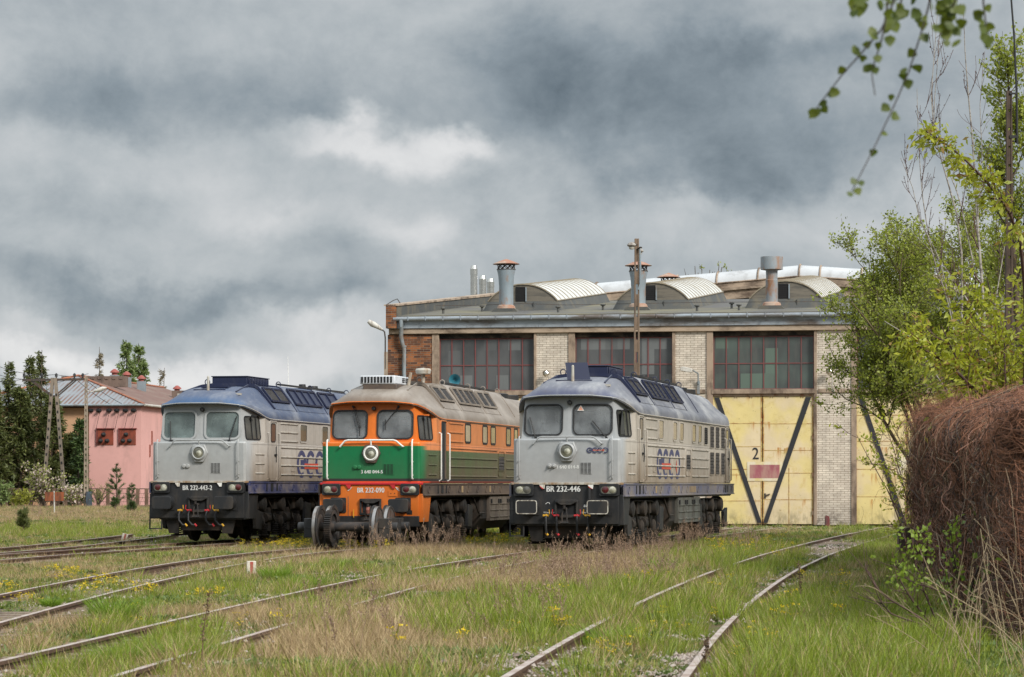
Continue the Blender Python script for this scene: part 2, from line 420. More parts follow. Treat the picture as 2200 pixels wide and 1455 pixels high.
def body_paint(name, front, side, dirt, split=None, low=None, lowside=None, stripe=None, redline=None):
    """painted sheet metal: cleaner nose, side weathered, grime rising from the floor and running down in streaks"""
    n = NT(name); x, y, z = n.xyz()
    ax = n.math('ABSOLUTE', x)
    sd = n.math('MULTIPLY', n.rng(ax, 1.30, 1.40), n.rng(y, .70, 1.3))
    fc, scol = front, side
    if split:
        up = n.rng(z, split-.012, split+.012)
        fc = n.mix(up, low, front); scol = n.mix(n.rng(z, split-.12, split-.09), lowside, side)
        # fresher panels of orange on the side just behind the door
        scol = n.mix(n.math('MULTIPLY', n.rng(n.noise(.35, 2, .5, (1, 1, .2), loc=(4, 2.1, 0)), .47, .53), .35), scol, n.mix(n.rng(z, split-.12, split-.09), (.050, .085, .03), (.66, .25, .10)))
    col = n.mix(sd, fc, scol)
    g = n.noise(1.3, 6, .65, (1, 1, .22)); g2 = n.noise(9, 5, .6, (1, 1, .12), loc=(2, 7, 0))
    rise = n.rng(z, 1.55, 2.75, 1.0, .0, False)
    d = n.math('MULTIPLY', n.rng(n.math('MULTIPLY_ADD', g, .9, n.math('MULTIPLY', rise, .50)), .46, .95), n.math('MULTIPLY_ADD', sd, .62, .2))
    d = n.math('MAXIMUM', d, n.math('MULTIPLY', n.rng(g2, .55, .78), n.math('MULTIPLY_ADD', sd, .35, .13)), clamp=True)
    if split:      # the rear half has never been washed
        d = n.math('MAXIMUM', d, n.math('MULTIPLY', n.math('MULTIPLY', n.rng(y, 4.5, 11, 0, .62), n.rng(z, 2.4, 2.75, 1, .3)), n.math('MULTIPLY_ADD', g, .8, .6)), clamp=True)
    col = n.mix(d, col, dirt)
    if stripe:
        col = n.mix(n.rng(z, 1.755, 1.77), stripe, col)
    if redline:
        rd = n.math('MULTIPLY', n.rng(y, 1.2, 1.6, 1, .25), n.rng(z, 1.69, 1.695, 1, 0))
        col = n.mix(rd, col, redline)
    # sheet seams, and rust that has bled from them
    fy = n.math('ABSOLUTE', n.math('SUBTRACT', n.math('FRACT', n.math('DIVIDE', n.math('ADD', y, .35), 1.83)), .5))
    seam = n.math('MULTIPLY', n.math('GREATER_THAN', fy, .4945), sd)
    seam = n.math('MAXIMUM', seam, n.math('MULTIPLY', n.math('LESS_THAN', n.math('ABSOLUTE', n.math('SUBTRACT', z, 2.655)), .009), sd))
    col = n.mix(n.math('MULTIPLY', seam, .6), col, (.06, .045, .035))
    chip = n.rng(n.noise(14, 5, .7, (1, 1, .6), loc=(5, 3, 8)), .69, .74)
    col = n.mix(n.math('MULTIPLY', chip, .7), col, (.13, .07, .04))
    run = n.math('MULTIPLY', n.rng(n.noise(11, 3, .6, (1, 1, .06), loc=(1, 9, 4)), .60, .74), n.rng(n.noise(1.1, 3, .6, loc=(6, 6, 1)), .45, .62))
    col = n.mix(n.math('MULTIPLY', run, n.math('MULTIPLY_ADD', sd, .35, .30)), col, (.12, .085, .06))
    col = n.vary(col, .10, 4)
    return n.bsdf(col, n.math('MULTIPLY_ADD', d, .25, .42), 0, .4, n.noise(1.5, 3, .5), .06, .05)

def roof_paint(name, front, top, pale, amt=.5):
    n = NT(name); x, y, z = n.xyz()
    f = n.math('MULTIPLY', n.rng(y, .6, 1.5, 1, 0), n.rng(z, 3.8, 4.1, 1, 0))
    col = n.mix(f, top, front)
    w = n.rng(n.noise(.9, 7, .68, (1.6, .5, .7)), .56-amt*.3, .85-amt*.3)
    w2 = n.rng(n.noise(6, 6, .7, (1.6, .6, .25)), .5, .75, 0, .8)
    w = n.math('MULTIPLY', n.math('MAXIMUM', w, n.math('MULTIPLY', w2, amt), clamp=True), n.math('MULTIPLY_ADD', f, -.75, 1.0))
    col = n.mix(w, col, pale)
    k = n.rng(n.noise(3.5, 8, .75, (1, 1, .4), loc=(9, 1, 2)), .60, .74, 0, .6)
    col = n.mix(k, col, (.05, .045, .045))
    fy = n.math('ABSOLUTE', n.math('SUBTRACT', n.math('FRACT', n.math('DIVIDE', n.math('ADD', y, .1), 1.62)), .5))
    seam = n.math('MULTIPLY', n.math('GREATER_THAN', fy, .492), n.rng(y, 2.2, 2.4))
    col = n.mix(n.math('MULTIPLY', seam, .55), col, (.045, .042, .045))
    st = n.rng(n.noise(8, 5, .65, (.5, 1, .12), loc=(2, 2, 5)), .52, .78, 0, .55)
    col = n.mix(st, col, (.10, .085, .08))
    return n.bsdf(col, .5, .0, .4, n.noise(2, 3, .5), .08, .05)

PAINT = {
 'grey_a': dict(body=body_paint('grey_paint_weathered', (.335, .345, .345), (.375, .345, .31), (.215, .165, .12)),
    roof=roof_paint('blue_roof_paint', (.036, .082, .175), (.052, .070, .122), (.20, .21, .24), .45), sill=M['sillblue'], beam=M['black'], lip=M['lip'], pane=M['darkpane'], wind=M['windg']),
 'green': dict(body=body_paint('green_orange_paint', (.64, .150, .016), (.52, .165, .045), (.10, .070, .042), 2.62, (.004, .145, .050), (.050, .080, .028), (.028, .025, .022), (.60, .06, .02)),
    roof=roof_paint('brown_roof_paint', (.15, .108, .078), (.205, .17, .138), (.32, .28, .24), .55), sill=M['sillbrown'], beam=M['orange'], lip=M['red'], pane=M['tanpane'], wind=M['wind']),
 'grey_b': dict(body=body_paint('grey_paint_dusty', (.335, .345, .352), (.40, .36, .31), (.225, .17, .12)),
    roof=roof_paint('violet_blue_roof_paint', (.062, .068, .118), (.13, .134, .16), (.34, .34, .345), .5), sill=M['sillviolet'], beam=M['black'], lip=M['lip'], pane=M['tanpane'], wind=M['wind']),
}

# ------------------------------------------------------------------ locomotive
LEN = 20.82
def arc_band(mb, C, U, V, rx, ry, a0, a1, w0, w1, t0, t1, n=22):
    """curved stroke lying on a plane, wide (w1) at top and bottom, narrow (w0) at the flanks"""
    C, U, V = Vector(C), Vector(U), Vector(V); Nn = U.cross(V); rows = []
    for i in range(n+1):
        a = R(a0+(a1-a0)*i/n); w = w0+(w1-w0)*abs(math.sin(a))
        o = (rx*math.cos(a), ry*math.sin(a)); k = (rx-w0)/rx, (ry-w1)/ry
        p = C+U*o[0]+V*o[1]; q = C+U*(o[0]*k[0])+V*(o[1]*k[1])
        rows.append([p+Nn*t0, p+Nn*t1, q+Nn*t1, q+Nn*t0])
    mb.loft(rows, True)
    m = len(mb.v)-4*(n+1)
    mb.f.append([m, m+1, m+2, m+3]); mb.f.append([m+4*n+3, m+4*n+2, m+4*n+1, m+4*n]); mb.m += [mb.mi, mb.mi]

def logo(parent, C, U, V, w, h, gap):
    C, U, V = Vector(C), Vector(U), Vector(V)
    rx, ry = w/2, h/2; s0, s1 = .21*w, .17*h
    if h < .3: s0, s1 = .17*w, .17*h
    b = MB()
    for k in range(4):
        c = C+U*((k-1.5)*gap)
        if k == 3: arc_band(b, c, U, V, rx, ry, 140, -125, s0, s1, .001, .004)
        else: arc_band(b, c, U, V, rx, ry, 40 if k else 8, 305, s0, s1, .001, .004)
    c = C+U*(-1.5*gap); b.panel(c+U*(rx*.35), U, V, rx*1.15, s0*1.2, .002, .001, .005)
    if h > .3: b.panel(c+U*(rx*.35)-V*.06, U, V, rx*1.15, .16, .002, .001, .0035)
    lg = b.build('logo', M['logo_navy'], parent, smooth=False)
    r = MB()
    if h > .3:
        r.panel(C+U*(-.45*gap)-V*.06, U, V, 1.5*gap, .16, .002, .0055, .008)
        p = C+U*(1.32*gap)-V*.06; r.add([p-U*.16-V*.03+U.cross(V)*.008, p+U*.06-V*.2+U.cross(V)*.008, p+U*.06+V*.2+U.cross(V)*.008], [(0, 1, 2)])
        text('logo_word', 'RAIL', .11, M['logo_navy'], lg, C+U*(.62*gap)-V*.06+U.cross(V)*.002, U, V, .001)
    else:
        r.panel(C+U*(.1*gap), U, V, 2.0*gap, .018, .002, .0055, .008)
        r.panel(C+U*(1.15*gap), U, V, .05, .05, .024, .0055, .008)
    r.build('logo_bar', M['logo_red'], lg, smooth=False)
    return lg

def roof_pt(k, u):
    """cross-section of the roof, k: 0 plain .. 1 raised, u: 0 (eave) .. 1 (centre)"""
    A = [(1.50, 3.385), (1.495, 3.45), (1.455, 3.56), (1.36, 3.65), (1.11, 3.945), (.86, 4.22), (.76, 4.275), (.45, 4.31), (0, 4.32)]
    B = [(1.50, 3.385), (1.495, 3.45), (1.455, 3.56), (1.36, 3.65), (1.13, 4.02), (.90, 4.34), (.80, 4.40), (.45, 4.44), (0, 4.45)]
    i = u
    return (A[i][0]*(1-k)+B[i][0]*k, A[i][1]*(1-k)+B[i][1]*k)

def facet(sx):
    """one flat half of the cab front: its corners, axes and the centre and size of the window in it"""
    B0 = Vector((0, .72, 2.71)); B1 = Vector((sx*1.17, .80, 2.71)); T0 = Vector((0, .86, 3.80)); T1 = Vector((sx*1.09, .926, 3.73))
    U = (B1-B0).normalized()*sx
    Vv = ((T0+T1)/2-(B0+B1)/2).normalized()
    N = U.cross(Vv).normalized(); Vv = N.cross(U)
    c = (B0+B1+T0+T1)/4+U*(sx*.045)+Vv*(-.055)+N*.004
    return B0, B1, T0, T1, U, Vv, N, c, .91, .71
def holed(outer, inner):
    bm = bmesh.new(); es = []
    for lp in (outer, inner):
        v = [bm.verts.new(p) for p in lp]; es += [bm.edges.new((v[i], v[(i+1) % len(v)])) for i in range(len(v))]
    bmesh.ops.triangle_fill(bm, use_beauty=True, edges=es); bm.verts.index_update()
    r = [v.co.copy() for v in bm.verts], [[v.index for v in f.verts] for f in bm.faces]; bm.free(); return r

def locomotive(kind, C, th, label, num_front, num_nose):
    P = PAINT[kind]
    root = empty('diesel_locomotive', (C[0], C[1], .05 if kind == 'grey_a' else 0), -R(th), label, 'locomotive')
    L = LEN
    mir = lambda pts: [(x, L-y) for x, y in pts]
    # ---- body shell
    half = [(0, .60), (1.26, .63), (1.335, .69), (1.475, 2.02)]
    lo = half + mir(half[::-1])[0:3] + [(0, L-.6)]
    def loop(h):   # full ring from half ring (front centre -> right side), mirrored fore-aft and left-right
        fr = h; rr = [(x, L-y, *r) for x, y, *r in h[::-1]]
        right = fr+rr
        left = [(-x, y, *r) for x, y, *r in right[::-1] if abs(x) > 1e-6]
        return right+left
    b = MB()
    ring0 = [(x, y, 1.64) for x, y in loop(half)]; ring1 = [(x, y, 2.70) for x, y in loop(half)]
    ring1b = [(x*.992, y+(.03 if y < 10 else -.03), 2.725) for x, y in loop(half)]
    b.loft([ring0, ring1, ring1b], True)
    n = len(ring0); b.f.append(list(range(2*n, 3*n))); b.m.append(0)
    b.f.append(list(range(n))[::-1]); b.m.append(0)
    uph = [(0, .72, 2.71, 0, .86, 3.80), (1.17, .80, 2.71, 1.09, .926, 3.73), (1.39, 1.86, 2.71, 1.316, 1.88, 3.46), (1.472, 2.0, 2.71, 1.472, 2.0, 3.42), (1.475, 2.3, 2.71, 1.475, 2.3, 3.41)]
    up = loop(uph)
    # after mirroring, columns: x,y,z,(x2,y2,z2); x2 sign / y2 follow the same mirror
    bot = []; top = []
    for p in up:
        sx = -1 if p[0] < 0 else 1
        y2 = p[4] if p[1] < 10 else L-p[4]
        bot.append((p[0], p[1], p[2])); top.append((sx*abs(p[3]), y2, p[5]))
    m = len(bot)
    b.add(bot+top, [(i, i+1, m+i+1, m+i) for i in range(1, m-1)])       # the two front facets are built below, with window openings
    for sx in (-1, 1):
        B0, B1, T0, T1, U, Vv, N, c, w, h = facet(sx)
        vs, fs = holed([B0, B1, T1, T0], [c-N*.004+U*p+Vv*q for p, q in rrect(w, h, .13, 5)]); b.add(vs, fs)
    body = b.build('body', P['body'], root, bevel=.018)
    # front floor lip
    b = MB(); lipz = (1.60, 1.655)
    b.prism([(-1.36, .56), (1.36, .56), (1.40, .66), (1.395, .70), (-1.395, .70), (-1.40, .66)], 'xy', *lipz)
    b.build('floor_lip', P['lip'], root, bevel=.008)
    # ---- roof
    st = [  # y, half width, eave z, top z, hump
        (.56, 1.10, 3.735, 3.80, 0), (.62, 1.13, 3.735, 3.87, 0), (.74, 1.17, 3.73, 3.95, 0), (.95, 1.22, 3.70, 4.03, 0), (1.25, 1.30, 3.65, 4.11, 0), (1.65, 1.41, 3.545, 4.185, 0), (2.0, 1.475, 3.44, 4.24, 0),
        (2.3, 1.50, 3.40, 4.28, 0), (2.8, 1.50, 3.385, 4.31, 0), (3.3, 1.50, 3.385, 4.32, 0), (3.34, 1.50, 3.385, 4.32, .35), (5.5, 1.50, 3.385, 4.32, .55), (5.7, 1.50, 3.385, 4.32, 1), (13.2, 1.50, 3.385, 4.32, 1),
        (14.5, 1.50, 3.385, 4.32, .05), (16.0, 1.50, 3.385, 4.32, 0)]
    rear = [(L-y, w, e, t, 0) for y, w, e, t, h in st[:10][::-1]]
    rows = []
    for y, w, e, t, h in st+rear:
        row = []
        for u in list(range(9))+list(range(7, -1, -1)):
            row.append(u)
        pts = []
        for idx, u in enumerate(row):
            x, z = roof_pt(h, u)
            full = (abs(w-1.5) < 1e-6 and abs(t-4.32) < 1e-6)
            if not full:
                zn = (z-3.385)/(4.32-3.385); x = x/1.5*w; z = e+zn*(t-e)
                if y < .6 or y > L-.6: z = e+(t-e)*(zn**.8)
            yy = y
            if y < 1.3: yy = y+.20*(x/w)**2*(1.3-y)/.74
            if y > L-1.3: yy = y-.20*(x/w)**2*(1.3-(L-y))/.74
            pts.append((x if idx < 9 else -x, yy, z))
        rows.append(pts)
    b = MB(); b.loft(rows)
    # underside of the eave and front visor: drop an edge and return inwards
    def edge(rowpts):
        return rowpts
    ring = [r[0] for r in rows]+rows[-1][1:]+[r[-1] for r in rows[::-1]][1:]+rows[0][-2:0:-1]
    def inset(p, k, dz):
        return (p[0]*(1-k) , p[1]+(.0 if 3 < p[1] < L-3 else (k*1.4 if p[1] < 10 else -k*1.4)), p[2]+dz)
    b.loft([ring, [inset(p, 0.0, -.05) for p in ring], [inset(p, .07, -.045) for p in ring]], True)
    roof = b.build('roof', P['roof'], root, ang=28)
    # rain strip along the eave
    b = MB(); b.tube([Vector(p)+Vector((.004, 0, -.02)) for p in [r[0] for r in rows]], .016, 6)
    b.tube([Vector(p)+Vector((0, -.006, -.02)) for p in rows[0]], .016, 6)
    b.build('rain_strip', P['body'], roof)
    navy = M['navy'] if kind != 'green' else P['roof']
    # ridge ribs across the roof
    def rib(y, h, w=.05, z=.02):
        pts = [roof_pt(h, u) for u in range(3, 9)]
        full = pts+[(-x, zz) for x, zz in pts[-2::-1]]
        b.loft([[(x*1.004, y-w/2, zz+z), (x*1.004, y+w/2, zz+z), (x*.99, y+w/2, zz-.03), (x*.99, y-w/2, zz-.03)] for x, zz in full], True)
    for args in ((3.32, .36, .09, .06), (5.58, .8, .05), (8.95, 1, .05), (11.1, 1, .05), (13.2, 1, .06)):
        b = MB(); rib(*args); b.build('roof_rib', navy, roof)
    # louvres in the roof slope
    closed = kind == 'grey_a'
    def slope(y, v, h, off):       # v: 0 at shoulder .. 1 at crest
        a = Vector((*roof_pt(h, 3), 0)); c = Vector((*roof_pt(h, 5), 0))
        p = a.lerp(c, v); nrm = Vector((c.y-a.y, a.x-c.x, 0)).normalized()
        p = p+nrm*off
        return Vector((p.x, y, p.y))
    for (y0, y1, v0, v1, k, h0, pane) in ((3.5, 5.4, .38, .97, 2, .45, False), (5.85, 8.75, .30, .93, 4, 1, closed), (9.15, 11.0, .30, .93, 2, 1, closed)):
        f = MB(); 
        f.add([slope(y0, v0, h0, .03), slope(y1, v0, h0, .03), slope(y1, v1, h0, .03), slope(y0, v1, h0, .03)], [(0, 1, 2, 3)])
        f.mi = 1
        for i in range(k+1):
            yy = y0+(y1-y0)*i/k
            f.bar(slope(yy, v0-.02, h0, .05), slope(yy, v1+.02, h0, .05), .045, .05, (0, 1, 0))
        f.bar(slope(y0, v0, h0, .05), slope(y1, v0, h0, .05), .05, .05); f.bar(slope(y0, v1, h0, .05), slope(y1, v1, h0, .05), .05, .05)
        if not pane:
            f.mi = 2; ns = 11
            for i in range(1, ns):
                v = v0+(v1-v0)*i/ns
                a, c = slope(y0+.03, v, h0, .035), slope(y1-.03, v, h0, .035)
                f.bar(a, c, .010, .022, (.75, 0, -.6))
        f.build('roof_louvre', [M['navy'] if pane else M['void'], navy, M['slat']], roof, smooth=False)
    # plated hatch below the louvres
    b = MB()
    for (y0, y1, h0) in ((3.5, 5.4, .45), (5.85, 8.75, 1), (9.15, 11.0, 1)):
        q = [slope(y0, .03, h0, .012), slope(y1, .03, h0, .012), slope(y1, .27, h0, .012), slope(y0, .27, h0, .012)]
        q2 = [slope(y0, .03, h0, -.03), slope(y1, .03, h0, -.03), slope(y1, .27, h0, -.03), slope(y0, .27, h0, -.03)]
        b.add(q+q2, [(0, 1, 2, 3), (7, 6, 5, 4), (0, 4, 5, 1), (1, 5, 6, 2), (2, 6, 7, 3), (3, 7, 4, 0)])
    b.build('roof_hatch', P['roof'], roof, smooth=False)
    # rear fan grids and cable duct along the crest
    b = MB(); b.bar((.72, 5.8, 4.46), (.72, 13.1, 4.46), .07, .05); b.bar((-.72, 5.8, 4.46), (-.72, 13.1, 4.46), .07, .05)
    b.build('roof_duct', M['black'], roof)
    for y in (15.3, 17.0):
        b = MB(); b.lathe((0, y, 4.30), (0, 0, 1), [(.72, 0), (.72, .13), (.66, .15), (.62, .13), (.1, .13)], 24); b.build('roof_fan', M['black'], roof)
    # lifting eyes
    for x, y in ((-.62, 3.32), (.68, 3.32), (.80, 5.58), (.80, 8.95), (.8, 11.1), (.8, 13.2)):
        b = MB(); b.tube([(x+.07*math.cos(a*PI/8), y, 4.45+.075*math.sin(a*PI/8)) for a in range(-2, 11)], .014, 6); b.build('lifting_eye', navy, roof)
    if kind != 'green':
        b = MB(); b.box(-.52, .50, 3.45, 5.6, 4.30, 4.60); b.mi = 1; b.box(-.55, .53, 3.42, 5.63, 4.60, 4.625)
        for i in range(13): b.box(.50, .53, 3.55+i*.157, 3.63+i*.157, 4.40, 4.58)
        b.build('roof_vent_box', [M['navy'], M['navy']], roof, bevel=.01)
        b = MB()
        if kind == 'grey_b':   # raised hatch
            b.add([(-.20, 1.72, 4.19), (.36, 1.82, 4.19), (.26, 1.95, 4.63), (-.28, 1.85, 4.63), (-.20, 1.76, 4.19), (.36, 1.86, 4.19), (.26, 1.99, 4.63), (-.28, 1.89, 4.63)],
                  [(0, 1, 2, 3), (7, 6, 5, 4), (0, 4, 5, 1), (1, 5, 6, 2), (2, 6, 7, 3), (3, 7, 4, 0)])
        else:
            b.prism([(-.35, 1.9), (.42, 1.9), (.36, 2.75), (-.30, 2.75)], 'xy', 4.24, 4.30)
        b.build('roof_hatch', M['navy'], roof)
        b = MB(); b.box(-.46, .44, 1.56, 1.66, 4.13, 4.19); b.build('roof_step', M['navy'], roof)
        b = MB(); b.cyl((-.02, 1.50, 4.1), (-.02, 1.50, 4.52), .040, .033, 12); b.cyl((-.02, 1.50, 4.52), (-.02, 1.50, 4.55), .033, .02, 12); b.build('antenna', M['lip'], roof)
        for x in (-.75, .78):
            b = MB(); b.bar((x, 1.5, 4.10), (x*.9, 2.9, 4.33), .035, .06); b.build('roof_rail', M['navy'], roof)
            b = MB(); b.box(x-.13, x+.13, 1.40, 1.62, 4.02, 4.07); b.build('roof_flap', M['lip'], roof)
        if kind == 'grey_a':
            b = MB(); b.cyl((.55, 7.5, 4.4), (.53, 7.5, 5.35), .014, .007, 6); b.build('antenna', M['white'], roof)
        b = MB(); b.cyl((.35, 9.7, 4.45), (.35, 9.7, 4.60), .12, .10, 12); b.cyl((.55, 10.2, 4.45), (.55, 10.2, 4.56), .16, .14, 12); b.build('roof_valve', M['black'], roof)
    else:
        b = MB(); b.prism([(-.42, 1.42), (.50, 1.42), (.50, 2.9), (-.42, 2.9)], 'xy', 4.0, 4.27); b.build('roof_plinth', M['sillbrown'], roof, bevel=.02)
        b = MB(); b.prism([(-.52, 1.62), (-.50, 1.40), (.46, 1.40), (.48, 1.62), (.50, 2.95), (-.52, 2.95)], 'xy', 4.27, 4.50)
        ac = b.build('roof_air_conditioner', M['acwhite'], roof, bevel=.03)
        b = MB()
        for i in range(10): b.box(-.46+i*.088, -.41+i*.088, 1.388, 1.40, 4.31, 4.47)
        for i in range(2):
            for j in range(3): b.box(.489, .504, 2.1+i*.35, 2.36+i*.35, 4.34+j*.045, 4.362+j*.045)
        b.build('slats', M['void'], ac)
        b = MB(); b.cyl((.55, 2.55, 4.25), (.62, 2.55, 4.62), .05, .04, 10); b.box(.42, .72, 2.42, 2.72, 4.255, 4.275); b.build('antenna', M['lip'], roof)
        b = MB(); b.lathe((.86, 3.0, 4.36), (0, 0, 1), [(.05, 0), (.05, .22), (.2, .24), (.22, .33), (.19, .38), (.02, .40)], 16); b.build('roof_ventilator', M['lip'], roof)
        b = MB(); b.lathe((.62, 8.0, 4.60), (.25, -1, .05), [(.05, -.22), (.06, 0), (.09, .10), (.16, .18), (.17, .19), (.12, .16), (.03, .05)], 18); b.bar((.62, 8.0, 4.42), (.62, 8.0, 4.6), .05, .05)
        b.build('horn', M['teal'], roof)
        for x in (-.75, .78):
            b = MB(); b.bar((x, 1.5, 4.10), (x*.9, 2.9, 4.33), .035, .06); b.build('roof_rail', P['roof'], roof)
    # ---- windscreens on the two facets of the cab front
    frame_m = M['rubber'] if kind != 'grey_a' else P['body']
    for sx in (-1, 1):
        B0, B1, T0, T1, U, Vv, N, c, w, h = facet(sx)
        b = MB(); b.ring(c, U, Vv, w, h, .13, .035 if kind != 'grey_a' else .055, -.05, .028, 5)
        if kind == 'grey_a': pass
        ws = b.build('windscreen', frame_m, root)
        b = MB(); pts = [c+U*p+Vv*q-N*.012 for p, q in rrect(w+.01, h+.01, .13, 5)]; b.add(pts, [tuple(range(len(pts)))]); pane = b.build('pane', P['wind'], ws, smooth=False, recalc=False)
        if kind == 'grey_b' and sx == 1:
            b = MB(); q = c-U*.30+Vv*.29+N*.013
            b.add([q-U*.085-Vv*.07, q+U*.085-Vv*.07, q+Vv*.08], [(0, 1, 2)]); tri = b.build('warning_sticker', M['letter'], ws, smooth=False)
            b = MB(); q2 = q+N*.002; b.add([q2-U*.06-Vv*.055, q2+U*.06-Vv*.055, q2+Vv*.05], [(0, 1, 2)]); 
            st_ = simple('sticker_orange', (.65, .30, .20), .5); b.build('sticker_mark', st_, ws, smooth=False)
        # wiper
        b = MB()
        if kind == 'green':
            p0 = c+Vv*.47+U*(.08*1)+N*.05; tip = p0-Vv*.62+U*(.20 if sx < 0 else -.30)
            if sx > 0: tip = p0-Vv*.46-U*.34
            b.tube([p0, tip], .011, 5); b.tube([p0+U*.04, tip+U*.03+Vv*.05], .008, 5)
            b.tube([tip+Vv*.12, tip-Vv*.16-U*.0], .014, 5); b.cyl(p0-N*.05, p0+N*.03, .03, .03, 8)
        else:
            off = {('grey_a', -1): (-.22, .55, -.05), ('grey_a', 1): (.20, .68, .2), ('grey_b', -1): (-.20, .52, -.16), ('grey_b', 1): (.22, .42, -.34)}[(kind, sx)]
            p0 = c-Vv*.45+U*off[0]+N*.05
            if kind == 'grey_b': p0 = p0+U*(.02 if sx < 0 else .12)
            tip = p0+Vv*off[1]+U*off[2]
            b.tube([p0, p0.lerp(tip, .5), tip], [.014, .012, .008], 5); b.tube([p0.lerp(tip, .35)+N*-.012, tip+N*-.012], .013, 5)
            b.cyl(p0-N*.05, p0+N*.03, .035, .03, 8)
        b.build('wiper', M['rubber'], root)
    b = MB(); b.prism([(-1.40, 2.74), (1.40, 2.74), (1.40, 3.40), (1.22, 3.62), (.80, 4.05), (-.80, 4.05), (-1.22, 3.62), (-1.40, 3.40)], 'xz', 2.3, 2.36); b.mi = 1
    b.box(-1.0, 1.0, .98, 1.42, 2.74, 2.80); b.box(-.15, .55, 2.27, 2.3, 2.74, 3.45)
    for x in (-.62, .60):
        b.box(x-.24, x+.24, 1.78, 1.90, 2.74, 3.16); b.box(x-.14, x+.14, 1.78, 1.88, 3.16, 3.34)
    b.box(.2, .5, 1.05, 1.3, 2.8, 2.93); b.mi = 2; b.box(-.75, -.5, 1.02, 1.2, 2.8, 2.9); b.box(-1.0, -.62, 2.28, 2.3, 3.0, 3.45)
    b.build('cab_interior', [M['cabwall'], M['cabdark'], M['letter']], root, bevel=.01)
    # small camera between the panes
    b = MB(); b.lathe((.045, .80, 3.60), (0, -1, .1), [(.055, -.02), (.06, .05), (.05, .10), (.02, .11)], 14); b.build('cab_camera', M['rubber'], root)
    # cab side window
    A0 = Vector((1.17, .80, 2.71)); A1 = Vector((1.39, 1.86, 2.71)); U = (A1-A0).normalized(); N0 = U.cross(Vector((0, 0, 1)))
    T0 = Vector((1.09, .926, 3.73)); T1 = Vector((1.316, 1.88, 3.46)); Vv = ((T0+T1)/2-(A0+A1)/2); N = U.cross(Vv).normalized(); Vv = N.cross(U)
    c = (A0+A1)/2+Vv*.40+U*.10
    b = MB(); b.ring(c, U, Vv, .80, .60, .06, .03, -.03, .025, 4); b.bar(c-U*.06-Vv*.3+N*.01, c-U*.06+Vv*.3+N*.01, .03, .04, N); b.bar(c+U*.2-Vv*.3+N*.01, c+U*.2+Vv*.3+N*.01, .03, .04, N)
    w = b.build('cab_side_window', M['rubber'], root)
    b = MB(); b.panel(c, U, Vv, .81, .61, .06, -.02, .008, 4); b.build('pane', M['cabin'], w, smooth=False)
    if kind == 'grey_b':
        b = MB(); b.add([c-U*.36-Vv*.28+N*.02, c-U*.06-Vv*.28+N*.03, c-U*.06+Vv*.28+N*.03, c-U*.36+Vv*.30+N*.14, c-U*.36-Vv*.30+N*.14], [(0, 1, 2), (0, 2, 3), (0, 3, 4)]); b.build('wind_deflector', M['cabin'], w, smooth=False)
    b = MB(); b.box(1.30, 1.40, 1.2, 1.4, 3.42, 3.46); b.build('lamp_bracket', M['rubber'] if kind != 'green' else M['orange'], root)
    # ---- nose fittings
    yF = .61
    b = MB(); hx = .02; hz = 2.42
    prof = [(-.26, 0), (-.17, .23), (.17, .23), (.26, 0), (.13, -.26), (-.13, -.26)]
    b.prism([(hx+x*.98, hz+z*.98) for x, z in prof], 'xz', .53, .63)
    hl = b.build('headlight', P['body'] if kind != 'green' else M['sillbrown'], root, bevel=.02)
    b = MB(); b.lathe((hx, .535, hz), (0, -1, 0), [(.205, -.02), (.205, .03), (.17, .06), (.15, .05), (.15, -.02)], 28); b.build('lamp_ring', M['white'] if kind == 'green' else P['body'], hl)
    b = MB(); b.lathe((hx, .505, hz), (0, -1, 0), [(.15, -.02), (.15, .0), (.10, .02), (.0, .03)], 24); b.build('lens', M['reflector'], hl)
    b = MB(); b.lathe((hx+.02, .48, hz-.01), (0, -1, 0), [(.075, -.02), (.075, .0), (.04, .02), (.0, .025)], 18); b.build('bulb', M['lensw'], hl)
    for x in (-.42, -.31):
        b = MB(); b.lathe((x, yF+.01, 2.06), (0, -1, 0), [(.058, -.02), (.058, .04), (.045, .055), (.0, .06)], 14)
        if kind == 'grey_b': b.cyl((x, yF-.05, 2.06), (x, yF-.09, 2.04), .02, .02, 8)
        b.build('socket_cap', P['body'] if kind != 'green' else P['body'], root)
    b = MB(); b.panel((.475, yF+.004, 2.01), (1, 0, 0), (0, 0, 1), .29, .30, .01, 0, .012)
    b.mi = 1
    for i in range(9):
        for j in range(3): b.box(.350+j*.09, .422+j*.09, yF-.014, yF-.006, 1.880+i*.030, 1.893+i*.030)
    b.build('vent_grille', [P['body'], M['void']], root, smooth=False)
    hm = M['white'] if kind == 'green' else P['body']
    for x in (-1.17, 1.13):
        b = MB(); r = .022 if kind == 'green' else .017
        b.tube([(x, yF, 2.78), (x, yF-.05, 2.76), (x, yF-.075, 2.70), (x, yF-.075, 1.80), (x, yF-.05, 1.76), (x, yF+.02, 1.75)], r, 8)
        for z in (2.2, 1.85): b.cyl((x, yF+.02, z), (x, yF-.075, z), .016, .016, 6)
        b.build('handrail', hm, root)
    b = MB(); r = .024 if kind == 'green' else .019
    b.tube([(-.82, yF, 2.60), (-.82, yF-.07, 2.60), (-.68, yF-.08, 2.75), (-.6, yF-.08, 2.77), (.62, yF-.08, 2.77), (.70, yF-.08, 2.75), (.88, yF-.07, 2.60), (.88, yF, 2.60)], r, 8)
    b.cyl((.02, yF-.08, 2.77), (.02, yF-.05, 2.60), r, r, 8); b.cyl((.02, yF+.02, 2.61), (.02, yF-.07, 2.61), .045, .045, 10)
    b.build('handrail', hm, root)
    # ---- front beam with lamps
    b = MB()
